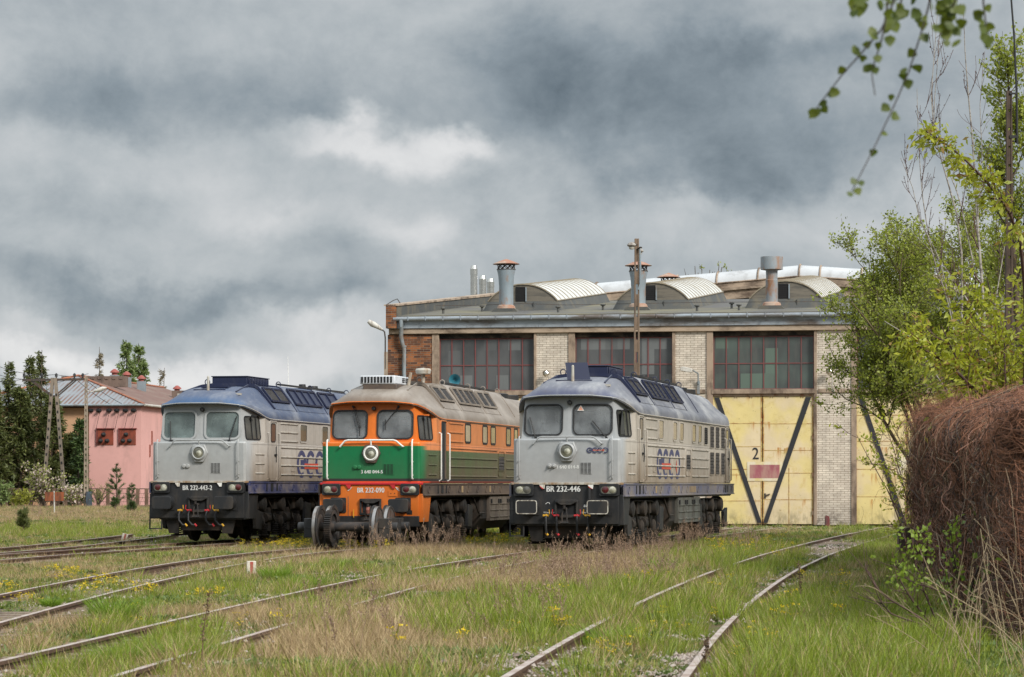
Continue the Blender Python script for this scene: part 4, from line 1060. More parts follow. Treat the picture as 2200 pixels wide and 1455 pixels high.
# ------------------------------------------------------------------ the locomotive shed
SHED = Vector((-5.03, 114.94, 0)); SA = R(10)
def shedpt(u, v, z): return SHED+Vector((u*math.cos(SA)+v*math.sin(SA), -u*math.sin(SA)+v*math.cos(SA), z))
def roofz(v): return 8.38+.0875*v
def build_shed():
    s = empty('locomotive_shed', SHED, -SA, 'long brick and concrete engine shed with barrel rooflights and yellow doors', 'shed')
    D = 24.0; UE = 26.2
    b = MB(); b.box(0, 1.83, 0, .5, 0, 7.66); b.build('brick_wall', B['redbrick'], s)
    b = MB(); b.box(.0, .42, -.36, .3, 7.90, 8.86); b.box(-.02, .40, .3, D, 7.0, 8.75)
    b.build('parapet_end', B['redbrick'], s)
    b = MB(); b.box(-.02, .38, .52, D, 0, 7.0); b.box(.4, UE, D-.4, D, 0, 9.9); b.box(UE-.4, UE, .6, D-.4, 0, 8.3); b.build('side_wall', B['redbrick'], s)
    # sloping parapet over the left side wall
    b = MB(); b.prism([(-.36, 8.86), (D, 10.95), (D, 10.85), (-.36, 8.80)], 'yz', -.08, .50); b.build('parapet_capping', B['beamconc'], s)
    b = MB(); b.prism([(-.30, 8.79), (D-.1, 10.84), (D-.1, 8.7), (-.30, 8.3)], 'yz', .02, .46); b.build('parapet', B['curb'], s)
    # piers and columns
    for a, c in ((6.10, 7.40), (11.70, 12.95), (17.31, 18.66), (22.98, 24.3), (24.62, UE-.02)):
        b = MB(); b.box(a, c, .02, .45, 0, 7.68); b.build('brick_pier', B['whitebrick'], s)
    for a, c in ((1.83, 2.11), (6.0, 6.10), (7.40, 7.66), (11.58, 11.70), (12.95, 13.20), (17.20, 17.31), (18.66, 18.87), (22.88, 22.98), (24.3, 24.62)):
        b = MB(); b.box(a, c, -.03, .44, 0, 7.675); b.build('concrete_column', B['concrete'], s, bevel=.01)
    b = MB(); b.box(.06, UE, -.10, .42, 7.68, 7.90); b.build('concrete_beam', B['beamconc'], s, bevel=.015)
    b = MB(); b.box(.3, UE, -.16, .2, 7.905, 8.20)
    k = 0
    u = .35
    while u < UE: b.box(u, u+.015, -.175, -.15, 7.91, 8.19); u += .98
    b.box(.3, UE, -.20, .1, 8.19, 8.235)
    b.build('fascia', B['zinc'], s)
    b = MB(); b.tube([(.30, -.30, 8.285), (UE+.1, -.30, 8.30)], .085, 10); 
    u = .9
    while u < UE: b.box(u, u+.03, -.40, -.2, 8.20, 8.385); u += .72
    b.build('gutter', B['zinc'], s)
    b = MB(); b.prism([(-.34, 8.405), (D, roofz(D)+.03), (D, roofz(D)-.17), (-.34, 8.34)], 'yz', .44, UE+.25)
    roof = b.build('roof', B['felt'], s)
    # lower downpipe
    b = MB(); b.tube([(.62, -.30, 8.25), (.62, -.30, 7.95), (.62, -.26, 7.9), (.60, -.22, 7.55), (.66, -.14, 7.2), (.70, -.12, 7.1), (.70, -.12, 0)], .085, 10)
    for z in (7.15, 5.5, 3.5): b.cyl((.70, -.12, z), (.70, -.12, z+.06), .10, .10, 10)
    b.build('downpipe', B['zincpipe'], s)
    b = MB(); b.tube([(-.05, -.05, 8.87), (.2, .1, 9.05), (.35, .2, 9.12), (.45, .3, 8.95)], .018, 5); b.build('lightning_rod', B['darkmetal'], s)
    # windows
    for i, (a, c) in enumerate(((2.11, 6.0), (7.66, 11.58), (13.20, 17.20), (18.87, 22.88))):
        b = MB(); b.box(a, c, .12, .43, 7.49, 7.679); b.build('lintel', B['darklintel'], s)
        b = MB(); w = c-a; n = 8
        for k in range(n+1):
            x = a+.02+(w-.04)*k/n; b.box(x-.02, x+.02, .175, .225, 5.38, 7.485)
        for z in (5.385, 6.40, 7.46): b.box(a+.01, c-.01, .18, .23, z-.02, z+.02)
        fr = b.build('window', B['redframe'], s, smooth=False)
        b = MB()
        rng = random.Random(i)
        for k in range(n):
            for z0, z1 in ((5.40, 6.38), (6.42, 7.44)):
                x0 = a+.02+(w-.04)*k/n; x1 = a+.02+(w-.04)*(k+1)/n
                j = [rng.uniform(-.004, .004) for _ in range(4)]
                b.add([(x0, .205+j[0], z0), (x1, .205+j[1], z0), (x1, .205+j[2], z1), (x0, .205+j[3], z1)], [(0, 1, 2, 3)])
        b.build('panes', B['glassg'] if i == 2 else B['glass'], fr, smooth=False, recalc=False)
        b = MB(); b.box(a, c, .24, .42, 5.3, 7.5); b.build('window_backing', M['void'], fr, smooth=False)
        b = MB(); b.box(a-.05, c+.05, -.06, .40, 5.19, 5.375); b.build('ledge', B['concrete'], s, bevel=.01)
    b = MB(); b.box(1.83, 24.6, -.045, -.032, 5.20, 5.36) if False else None
    for a, c in ((6.10, 7.40), (11.70, 12.95), (17.31, 18.66)):
        b = MB(); b.box(a+.05, c-.05, -.03, .1, 5.22, 5.36); b.build('ledge', B['concrete'], s, bevel=.01)
    # doors
    for i, (a, c) in enumerate(((1.98, 6.03), (7.5, 11.63), (13.05, 17.27), (18.72, 22.93))):
        b = MB(); b.box(a-.02, a+.10, .0, .2, .0, 5.18); b.box(c-.10, c+.02, .0, .2, .0, 5.18); b.box(a+.1, c-.1, .02, .2, 5.10, 5.18)
        a0, c0 = a+.10, c-.10; mid = (a0+c0)/2
        d = b.build('door', B['doorframe'], s)
        for q, (e0, e1) in enumerate(((a0, mid-.012), (mid+.012, c0))):
            b = MB(); b.box(e0+.01, e1-.01, .07, .14, .04, 5.08); lf = b.build('door_leaf', B['door'], d, smooth=False)
            b = MB()
            zs = (1.0, 2.05, 2.95, 4.0) if q else (.95, 1.98, 2.2, 3.1, 4.02)
            if i == 3: zs = (1.12, 2.2, 3.3, 4.32)
            for z in zs: b.box(e0+.02, e1-.02, .062, .071, z-.012, z+.012)
            for x in (e0+.03, e1-.03): b.box(x-.025, x+.025, .060, .071, .05, 5.07)
            if q:
                b.box(e0+1.02, e0+1.05, .06, .071, .06, 2.25); b.box(e0+.02, e0+.05, .058, .071, .06, 2.25)
                b.box(e0+.85, e0+1.1, .058, .071, 2.84, 3.03)
            b.build('leaf_seam', B['seam'], lf, smooth=False)
            for z in ((.4, 1.9, 3.4, 4.75)):
                x = c0-.02 if q else a0+.02
                b = MB(); b.cyl((x, .03, z), (x, .03, z+.16), .035, .035, 8); b.build('hinge', B['doorframe'], lf)
            b = MB()
            if not q: b.prism([(a0+.10, 5.05), (a0+.30, 5.05), (mid-.02, .08), (mid-.20, .08)], 'xz', .035, .0615)
            else: b.prism([(c0-.08, 5.05), (c0-.30, 5.05), (mid+.03, .08), (mid+.20, .08)], 'xz', .035, .0615)
            b.build('brace', B['brace'], lf, smooth=False)
            for k in range(3): x = e0+.35+k*.6; b = MB(); b.tube([(x-.05, .06, 5.02), (x-.04, .04, 5.09), (x+.04, .04, 5.09), (x+.05, .06, 5.02)], .012, 5); b.build('hook', B['doorframe'], lf)
        b = MB(); b.cyl((mid+.12, .03, 1.15), (mid+.30, .03, 1.22), .025, .025, 6); b.box(mid+.08, mid+.14, .03, .07, 1.05, 1.25); b.build('door_handle', B['darkmetal'], d)
        if i == 2:
            b = MB(); b.box(mid-.60, mid+.80, .0475, .0605, 1.74, 2.50); 
            sg = b.build('painted_sign', B['signwhite'], d, smooth=False)
            b = MB(); b.box(mid-.50, mid+.68, .043, .047, 1.85, 2.38); b.build('sign_panel', B['signred'], sg, smooth=False)
            text('door_number', '2', .66, B['brace'], d, (mid-.27, .0605, 2.80), (1, 0, 0), (0, 0, 1), .003, .004, .85)
        if i == 3:
            b = MB(); b.box(mid-.35, mid+.75, .0475, .0605, 1.85, 2.75); b.build('painted_sign', B['signwhite'], d, smooth=False)
    # rooflights
    for i, cu in enumerate((4.48, 10.03, 15.60, 21.1)):
        v0, v1 = 6.2, 20.6; hw = 1.5; n = 14
        z0, z1 = roofz(v0), roofz(v1)
        b = MB()
        fl = .22
        rows = []
        for v in (v0, v1):
            zb = roofz(v)
            rows.append([(cu-hw-fl, v-(fl if v == v0 else -fl), zb-.05), (cu-hw, v, zb+.43), (cu+hw, v, zb+.43), (cu+hw+fl, v-(fl if v == v0 else -fl), zb-.05)])
        b.loft(rows); b.add(rows[0], [(0, 1, 2, 3)]); b.add(rows[1], [(3, 2, 1, 0)])
        for k in (.33, .66): b.box(cu-hw+2*hw*k-.01, cu-hw+2*hw*k+.01, v0-.14, v0-.05, z0+.02, z0+.40)
        sk = b.build('rooflight', B['curb'], s, smooth=False)
        rise = .72; Rr = (hw*hw+rise*rise)/(2*rise); a0 = math.asin(hw/Rr)
        def arcp(t, v, off=0): 
            a = -a0+2*a0*t; return (cu+(Rr+off)*math.sin(a), v, roofz(v)+.43+rise-Rr+(Rr+off)*math.cos(a))
        b = MB(); b.loft([[arcp(k/n, v) for k in range(n+1)] for v in (v0, v1)]); b.build('rooflight_glazing', B['poly'], sk, ang=60)
        b = MB()
        for k in range(14):
            v = v0+(v1-v0)*k/13; b.tube([arcp(q/n, v, .012) for q in range(n+1)], .020 if k else .035, 4)
        b.tube([(cu+hw+.01, v0, z0+.45), (cu+hw+.01, v1, z1+.45)], .03, 5); b.tube([(cu-hw-.01, v0, z0+.45), (cu-hw-.01, v1, z1+.45)], .03, 5)
        b.build('rooflight_bar', B['polyrib'], sk)
        b = MB(); pts = [arcp(k/n, v0+.02, -.02) for k in range(n+1)]
        b.add(pts, [tuple(range(n+1))]); b.build('rooflight_gable', B['gable'], sk, smooth=False)
        b = MB(); b.box(cu-.30, cu+.10, v0-.02, v0+.01, z0+.43, z0+1.05)
        for k in range(7): b.box(cu-.30, cu+.10, v0-.03, v0-.015, z0+.46+k*.085, z0+.48+k*.085)
        b.build('rooflight_louvre', M['void'], sk, smooth=False)
        b = MB(); b.box(cu+.12, cu+.17, v0-.06, v0, z0+.42, z0+1.02); b.build('rooflight_post', B['zincpipe'], sk)
    # vent stacks
    def stack(u, v, kind, h):
        z = roofz(v); 
        b = MB()
        b.prism([(u-.62, z-.05), (u+.62, z-.05), (u+.42, z+.16), (u-.42, z+.16)], 'xz', v-.45, v+.45)
        st = b.build('vent_stack', B['curb'] if kind != 'drum' else B['felt'], s)
        b = MB()
        b.lathe((u, v, z+.1), (0, 0, 1), [(.42, 0), (.36, .18), (.30, .22)] , 20)
        b.build('stack_base', B['rustcap'], st)
        b = MB()
        if kind == 'drum':
            b.lathe((u, v, z+.28), (0, 0, 1), [(.25, 0), (.25, .9), (.255, .92), (.255, .95), (.23, .97), (.25, 1.45)], 20)
            b.build('stack_pipe', B['rustdrum'], st)
            b = MB(); b.lathe((u, v, z+1.66), (0, 0, 1), [(.30, -.03), (.46, 0), (.46, .52), (.44, .52), (.30, .50)], 24); b.build('stack_cap', B['rustdrum'], st)
        else:
            b.lathe((u, v, z+.28), (0, 0, 1), [(.30, 0), (.30, h-.65), (.305, h-.63), (.33, h-.25), (.385, h), (.385, h+.03)], 20)
            b.build('stack_pipe', B['rustzinc'], st)
            b = MB()
            for k in range(10):
                a = 2*PI*k/10
                for dd in (1, -1):
                    b.bar((u+.37*math.cos(a), v+.37*math.sin(a), z+.30+h), (u+.37*math.cos(a+dd*.6), v+.37*math.sin(a+dd*.6), z+.52+h), .015, .03)
            b.lathe((u, v, z+.51+h), (0, 0, 1), [(.40, 0), (.40, .02), (.36, .02)], 20); b.lathe((u, v, z+.29+h), (0, 0, 1), [(.40, 0), (.40, .03), (.36, .03)], 20)
            b.build('stack_mesh', B['darkmetal'], st)
            b = MB(); b.lathe((u, v, z+.52+h), (0, 0, 1), [(.55, 0), (.57, .015), (.28, .14), (.04, .22), (.0, .23)], 24); b.build('stack_cap', B['rustcap'], st)
    stack(4.05, 4.6, 'hat', 1.50); stack(9.62, 4.6, 'hat', 1.36); stack(15.15, 4.6, 'drum', 0)
    stack(8.85, 21.5, 'hat', .62)
    for u, v in ((1.85, 2.2), (2.95, 5.0), (6.6, 2.4), (8.05, 5.2), (12.35, 2.0), (13.4, 5.6), (18.0, 2.2), (14.0, 2.5)):
        z = roofz(v); b = MB(); b.cyl((u, v, z), (u, v, z+.26), .05, .05, 8); b.lathe((u, v, z+.22), (0, 0, 1), [(.05, 0), (.11, .03), (.11, .07), (.02, .09)], 10); b.build('roof_vent', B['curb'], s)
    b = MB(); b.tube([(.9, 5.2, roofz(5)+.34), (2.6, 5.4, roofz(5.4)+.3), (4.6, 5.3, roofz(5.3)+.36), (6.5, 5.3, roofz(5.3)+.28), (12, 5.3, roofz(5.3)+.33), (18, 5.3, roofz(5.3)+.3)], .012, 4); b.build('roof_cable', B['darkmetal'], s)
    # wall lamps
    for u, z in ((6.62, 6.05), (17.9, 6.05)):
        b = MB(); b.tube([(u+.05, .02, z-.75), (u+.02, -.12, z-.6), (u+.03, -.2, z-.25), (u-.02, -.25, z-.08)], .022, 6); b.cyl((u+.06, .02, z-.75), (u+.06, -.06, z-.75), .06, .06, 8)
        wl = b.build('wall_lamp', B['lamp'], s)
        b = MB(); b.lathe((u-.02, -.25, z-.12), (-.45, -.35, .9), [(.03, 0), (.12, .04), (.15, .14), (.11, .24), (.03, .28)], 16); b.build('lamp_head', B['chrome'], wl)
    b = MB(); u = 12.3; z = 6.1
    b.tube([(u+.33, .0, z-.55), (u+.33, -.10, z-.5), (u+.33, -.2, z-.1), (u+.1, -.6, z+.05)], .03, 6); b.box(u+.28, u+.38, -.06, .02, z-.9, z-.4); wl = b.build('wall_lamp', B['zincpipe'], s)
    b = MB(); b.prism([(-.30, -.02), (.14, -.09), (.16, .04), (.08, .10), (-.24, .16), (-.32, .10)], 'xz', -.75, -.42)
    for i, v in enumerate(b.v): b.v[i] = (v[0]+u, v[1], v[2]+z)
    b.build('lamp_head', B['lamp'], wl, bevel=.02)
    b = MB(); b.panel((u-.08, -.585, z-.035), (.99, 0, -.15), (0, 1, 0), .28, .22, .1, -.01, .03); b.build('lamp_lens', B['lampglass'], wl)
    # stainless flues behind the parapet and a steel chimney
    for px, top, d in ((1018, 571, 138), (1037, 593, 139), (1054, 599, 140)):
        p = at(px, top, d); q = s.matrix_world.inverted() if False else None
        dx, dy = p.x-SHED.x, p.y-SHED.y
        u = dx*math.cos(SA)-dy*math.sin(SA); v = dx*math.sin(SA)+dy*math.cos(SA)
        b = MB(); r = .17 if px < 1030 else .175; zt = p.z
        b.lathe((u, v, 8.5), (0, 0, 1), [(r, 0), (r, zt-8.5-.42), (r*1.08, zt-8.5-.42), (r*1.08, zt-8.5-.16), (r, zt-8.5-.15), (r*.82, zt-8.5-.04), (r*.75, zt-8.5), (0, zt-8.5)], 20); b.build('flue', B['chrome'], s)
    return s
shed = build_shed()

# hall behind the shed, with a rooflight running over its gable
def build_hall():
    c = at(1717, 572, 158); c.z = 0
    h = empty('rear_hall', c, -SA, 'brown gabled hall behind the engine shed with a white ridge rooflight', 'hall')
    W = 14.0; zr = 13.15; sl = .075
    ge = lambda x: zr-abs(x)*sl
    b = MB(); b.prism([(-W, 0), (W, 0), (W, ge(W)-.9), (0, zr-.9), (-W, ge(W)-.9)], 'xz', .3, 22); b.build('wall', B['gable'], h)
    b = MB(); b.prism([(-W-.3, ge(W)-.95), (0, zr-.92), (W+.3, ge(W)-.95), (W+.3, ge(W)-.02), (0, zr), (-W-.3, ge(W)-.02)], 'xz', -.15, .3); 
    b.prism([(-W-.4, ge(W)-.45), (0, zr-.43), (W+.4, ge(W)-.45), (W+.4, ge(W)-.30), (0, zr-.28), (-W-.4, ge(W)-.30)], 'xz', -.28, -.15); b.build('gable_beam', B['beamconc'], h)
    b = MB(); b.prism([(-W-.4, ge(W)-.02), (0, zr), (W+.4, ge(W)-.02), (W+.4, ge(W)-.2), (0, zr-.2), (-W-.4, ge(W)-.2)], 'xz', .3, 22); b.build('roof', B['felt'], h)
    b = MB()
    for k in range(17):
        x = -W+2*W*k/16; b.box(x-.05, x+.05, .2, .32, 8.5, ge(x)-1.0)
    b.box(-W, W, .24, .33, 10.9, 11.0); b.build('window', B['zinc'], h)
    b = MB(); xs = [-W+.2+(2*W-.4)*k/24 for k in range(25)]
    if 0 not in xs: xs = sorted(xs+[0])
    rows = []
    def ring(x, off=0):
        return [(x, 1.0-(1.15+off)*math.cos(PI*t/10), ge(x)+(.72+off)*math.sin(PI*t/10)) for t in range(11)]
    b.loft([ring(x) for x in xs]); b.add(ring(xs[0]), [tuple(range(11))]); b.add(ring(xs[-1]), [tuple(range(11))[::-1]])
    rl = b.build('rooflight', B['poly2'], h, ang=50)
    b = MB()
    for x in xs[::2]: b.tube(ring(x, .03), .06, 5)
    b.tube([(x, -.16, ge(x)+.02) for x in xs], .05, 5); b.build('rooflight_bar', B['concrete'], rl)
build_hall()

# apron in front of the doors: a real kerbed slab
b = MB(); c_, s_ = math.cos(SA), math.sin(SA)
def shedbox(mb, u0, u1, v0, v1, z0, z1):
    P = lambda u, v, z: tuple(shedpt(u, v, z))
    mb.add([P(u0,v0,z0),P(u1,v0,z0),P(u1,v1,z0),P(u0,v1,z0),P(u0,v0,z1),P(u1,v0,z1),P(u1,v1,z1),P(u0,v1,z1)], [(0,3,2,1),(4,5,6,7),(0,1,5,4),(1,2,6,5),(2,3,7,6),(3,0,4,7)])
u = 1.0; rr = random.Random(5)
while u < 24.5:
    w = rr.uniform(2.6, 3.4); 
    shedbox(b, u, min(u+w-.05, 24.5), -9.2-rr.uniform(0, .5), -4.9, -.3, -.045+rr.uniform(-.012, .012)); shedbox(b, u, min(u+w-.05, 24.5), -4.85, -.95-rr.uniform(0, .4), -.3, -.05+rr.uniform(-.012, .012)); u += w
o = b.build('pavement', B['slabs'], None, bevel=.01); tag(o, kind='structure')

# small rusty stub by the pier
b = MB(); p = shedpt(17.75, -.45, 0); b.prism([(p.x-.09, -.1), (p.x+.09, -.1), (p.x+.07, .34), (p.x-.05, .40), (p.x-.09, .3)], 'xz', p.y-.1, p.y+.1)
tag(b.build('bollard', dirty('red_stub_paint', (.14, .03, .03), (.06, .05, .045), .5, 6), None, bevel=.01), 'small dark red stub standing at the foot of the cream brick pier', 'bollard')

# ------------------------------------------------------------------ poles and lamps in the yard
def slotted_pole(mb, h, w0, w1, d0, d1, slots=True, n=9):
    """two concrete flanges with web blocks between, so daylight shows through the slots"""
    def q(z): t = z/h; return w0+(w1-w0)*t, d0+(d1-d0)*t
    for s in (-1, 1):
        vs = []
        for z in (0, h):
            w, d = q(z); a, b_ = s*w/2, s*w*.22
            vs += [(a, -d/2, z), (b_, -d/2, z), (b_, d/2, z), (a, d/2, z)]
        mb.add(vs, [(3,2,1,0),(4,5,6,7),(0,1,5,4),(1,2,6,5),(2,3,7,6),(3,0,4,7)])
    z = 0
    step = h/n
    for i in range(n):
        za, zb = i*step, i*step+step*(.55 if slots else .85)
        if i == n-1: zb = h
        w, d = q(za); w2, d2 = q(zb)
        mb.add([(-w*.25, -d*.4, za), (w*.25, -d*.4, za), (w*.25, d*.4, za), (-w*.25, d*.4, za), (-w2*.25, -d2*.4, zb), (w2*.25, -d2*.4, zb), (w2*.25, d2*.4, zb), (-w2*.25, d2*.4, zb)],
               [(0,3,2,1),(4,5,6,7),(0,1,5,4),(1,2,6,5),(2,3,7,6),(3,0,4,7)])

p = at(1368, 800, 100); p.z = -.15
yl = empty('yard_lamp', p, 0, 'tall slotted concrete lamp pole standing before the middle shed window', 'lamp pole')
H = (HZ-513)*100/F+CAMZ+.15
b = MB(); slotted_pole(b, H, .27, .155, .24, .16, True, 13); b.build('pole', dirty('brown_pole_concrete', (.19, .135, .095), (.09, .065, .05), .45, 2.5, (1, 1, .4), rough=.9), yl, bevel=.008)
for sx, dz in ((-1, -.18), (1, -.34)):
    b = MB(); b.tube([(0, -.05, H+dz-.05), (sx*.12, -.2, H+dz+.02), (sx*.16, -.25, H+dz)], .03, 6)
    lm = b.build('lamp_arm', B['darkmetal'], yl)
    c = (sx*.14-.05, -.28*-sx, H+dz-.08)
    b = MB(); b.lathe(c, (0, 0, 1), [(.09, -.06), (.155, -.02), (.165, .0), (.15, .045), (.08, .10), (0, .115)], 20); b.build('lamp_head', dirty('grey_lamp_shell', (.33, .31, .28), (.15, .12, .10), .5, 6), lm)
    b = MB(); b.lathe((c[0], c[1], c[2]-.08), (0, 0, 1), [(.0, -.07), (.07, -.06), (.10, -.01), (.10, .03)], 18); b.build('lamp_lens', B['lampglass'], lm)
b = MB(); b.tube([(.10, -.05, H-.3), (.12, -.1, H-.9), (.12, -.1, H-1.6), (.05, -.1, H-1.8)], .035, 6); b.build('conduit', B['zincpipe'], yl)

p = at(829, 900, 114); p.z = -.12
sl = empty('street_lamp', p, 0, 'curved arm street lamp at the left brick corner of the shed', 'street lamp')
H = (HZ-708)*114/F+CAMZ+.12
b = MB(); b.cyl((0, 0, 0), (0, 0, H-1.0), .09, .075, 12); b.box(-.07, .07, -.07, .07, 0, H-.9); b.build('pole', B['poleconc'], sl)
b = MB(); b.tube([(-.02, -.05, H-1.6), (-.02, -.06, H-.35), (-.05, -.07, H-.1), (-.16, -.08, H)], .03, 8); b.build('arm', B['darkmetal'], sl)
b = MB(); b.tube([(-.14, -.08, H-.02), (-.32, -.08, H+.10), (-.48, -.08, H+.19), (-.70, -.08, H+.33)], [.05, .09, .12, .08], 12); hd = b.build('lamp_head', B['lamp'], sl)
b = MB(); b.tube([(-.46, -.08, H+.13), (-.56, -.08, H+.19), (-.68, -.08, H+.27)], [.06, .09, .05], 10); b.build('lamp_lens', B['lampglass'], hd)

# tall perforated pole among the trees on the right, with a pipe clamped to it
p = at(2168, 900, 62); p.z = -.2
tp = empty('concrete_pole', p, 0, 'dark perforated concrete pole rising among the trees at the right edge', 'pole')
H = (HZ-196)*62/F+CAMZ+.2
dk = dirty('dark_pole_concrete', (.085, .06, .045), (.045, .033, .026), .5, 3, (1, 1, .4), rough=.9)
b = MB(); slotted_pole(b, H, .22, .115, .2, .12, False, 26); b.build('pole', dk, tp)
b = MB(); b.tube([(.165, -.05, H-1.15), (.155, -.05, H), (.10, -.05, H+1.2), (.02, -.06, H+2.2), (-.02, -.06, H+2.8)], [.028, .026, .022, .02, .02], 8); b.build('mast_pipe', M['rubber'], tp)
b = MB(); b.bar((.0, -.06, H-.06), (.17, -.06, H-.06), .03, .04); b.bar((.0, -.06, H-1.0), (.17, -.06, H-1.0), .03, .06); b.build('clamp', M['rubber'], tp)
# ------------------------------------------------------------------ terrain
T1 = [(-12.6, 50), (-12.0, 58), (-11.0, 65.5), (-9.85, 71.3), (-8.67, 76.9)]
T2 = [(-6.7, 18), (-6.75, 41.5), (-6.62, 48.7), (-6.35, 56.1), (-5.68, 65), (-4.95, 69.5), (-3.83, 74)]
T3 = [(-5.3, 10), (-3.94, 26), (-2.76, 39.5), (-1.45, 52), (-.05, 61.5), (1.2, 68.5)]
T4 = [(-.75, 10), (.70, 23.9), (1.75, 33), (3.15, 43.6), (4.60, 53.5), (5.43, 58.6), (6.58, 65.5), (8.42, 75.5), (10.3, 85.3), (12.9, 98), (15.8, 112)]
T0 = [(-14.2, 55), (-13.2, 64), (-12.15, 73), (-11.75, 82), (-11.55, 92)]
LOCO = [('grey_a', (-8.67, 76.9), 11.6), ('green', (-3.83, 74.0), 11.3), ('grey_b', (1.2, 68.5), 12.2)]
def along(C, th, s): return (C[0]+s*math.sin(R(th)), C[1]+s*math.cos(R(th)))
for T, (k, C, th) in zip((T1, T2, T3), LOCO):
    for s in (3, 8, 20, 30, 39): T.append(along(C, th, s))
def spline(pts, step=.5):
    P = np.array(pts, float); out = []
    for i in range(len(P)-1):
        p0 = P[max(i-1, 0)]; p1, p2 = P[i], P[i+1]; p3 = P[min(i+2, len(P)-1)]
        L = np.linalg.norm(p2-p1); n = max(2, int(L/step))
        m1 = (p2-p0)/max(np.linalg.norm(p2-p1)+np.linalg.norm(p1-p0), 1e-6)*L
        m2 = (p3-p1)/max(np.linalg.norm(p3-p2)+np.linalg.norm(p2-p1), 1e-6)*L
        for k in range(n):
            t = k/n; out.append((2*t**3-3*t**2+1)*p1+(t**3-2*t**2+t)*m1+(-2*t**3+3*t**2)*p2+(t**3-t**2)*m2)
    out.append(P[-1]); out = np.array(out)
    for _ in range(14):      # ease out kinks
        q = out.copy(); q[1:-1] = (out[:-2]+2*out[1:-1]+out[2:])/4; out = q
    return out
TRK = {k: spline(v) for k, v in (('0', T0), ('1', T1), ('2', T2), ('3', T3), ('4', T4))}
ALLT = np.concatenate([TRK[k] for k in TRK])
def gz(x, y):
    x = np.asarray(x, float); y = np.asarray(y, float)
    h = -.120+.025*np.sin(x*.9+y*.31)+.03*np.sin(x*.37-y*.7+1.3)+.02*np.sin(x*2.1+y*1.7)
    far = np.clip((y-95)/90, 0, 1)*np.clip((-x-2)/14, 0, 1); far = far*far*(3-2*far)
    h = h+.17*far
    near_shed = np.clip((y-98)/8, 0, 1)*(1-far); return h+near_shed*.03
def axes(lo, hi, step, far, grow=1.5):
    a = list(np.arange(lo, hi+1e-6, step)); s = step; x = a[-1]
    while x < far: s *= grow; x += s; a.append(x)
    return a
ys = [-60, -30, -10, 0, 6]+axes(10, 125, .7, 1400)
xr = axes(0, 24, .7, 900); xs = [-v for v in xr[:0:-1]]+xr
X, Y = np.meshgrid(xs, ys); Z = gz(X, Y)
nx, ny = len(xs), len(ys); idx = np.arange(nx*ny).reshape(ny, nx)
Q = np.stack([idx[:-1, :-1], idx[:-1, 1:], idx[1:, 1:], idx[1:, :-1]], -1).reshape(-1, 4)
def groundmat():
    n = NT('meadow_soil'); pos = n.tc.outputs['Object']
    a = n.noise(.35, 6, .6); b_ = n.noise(3.2, 6, .65, loc=(4, 1, 0)); c = n.noise(24, 4, .6)
    col = n.mix(n.rng(a, .40, .60), (.095, .075, .040), (.17, .125, .08))
    col = n.mix(n.rng(b_, .45, .65, 0, .8), col, (.085, .115, .028))
    col = n.mix(n.rng(c, .50, .70, 0, .6), col, (.24, .185, .13))
    col = n.mix(n.rng(n.noise(8, 4, .6, loc=(7, 7, 0)), .60, .70, 0, .7), col, (.07, .055, .045))
    return n.bsdf(col, .95, 0, .1, n.noise(12, 6, .7), .8, .06)
g = np_mesh('ground', np.stack([X.ravel(), Y.ravel(), Z.ravel()], -1), Q, groundmat(), smooth=True); tag(g, kind='structure')

# ------------------------------------------------------------------ tracks
def railmat():
    n = NT('rail_steel'); geo = n.N.new('ShaderNodeNewGeometry'); nz = n.math('MULTIPLY', n.xyz(geo.outputs['Normal'])[2], n.rng(n.xyz()[2], -.03, -.02))
    top = n.mix(n.rng(n.noise(2.5, 5, .6), .4, .65), (.44, .375, .335), (.27, .19, .15))
    top = n.mix(n.rng(n.noise(14, 4, .6), .55, .7, 0, .5), top, (.58, .53, .50))
    side = n.vary((.105, .062, .045), .3, 5)
    return n.bsdf(n.mix(n.rng(nz, .6, .9), side, top), .6, .15, .3)
RAIL = railmat()
sleepm = dirty('weathered_sleeper', (.20, .155, .115), (.09, .07, .055), .5, 3, (1, .3, 1), rough=.95, bump=.4)
PROF = [(-.036, 0), (.036, 0), (.036, -.035), (.010, -.05), (.010, -.135), (.065, -.15), (.065, -.165), (-.065, -.165), (-.065, -.15), (-.010, -.135), (-.010, -.05), (-.036, -.035)]
def rail_mb(cl, off, wob=0):
    b = MB(); rows = []
    d = np.gradient(cl, axis=0); d /= np.linalg.norm(d, axis=1)[:, None]; nr = np.stack([d[:, 1], -d[:, 0]], 1)
    for i in range(len(cl)):
        p = cl[i]+nr[i]*off; w = wob*math.sin(cl[i][1]*.55)
        rows.append([(p[0]+nr[i][0]*x, p[1]+nr[i][1]*x, z+w) for x, z in PROF])
    b.loft(rows, True); return b
sl_proto = None
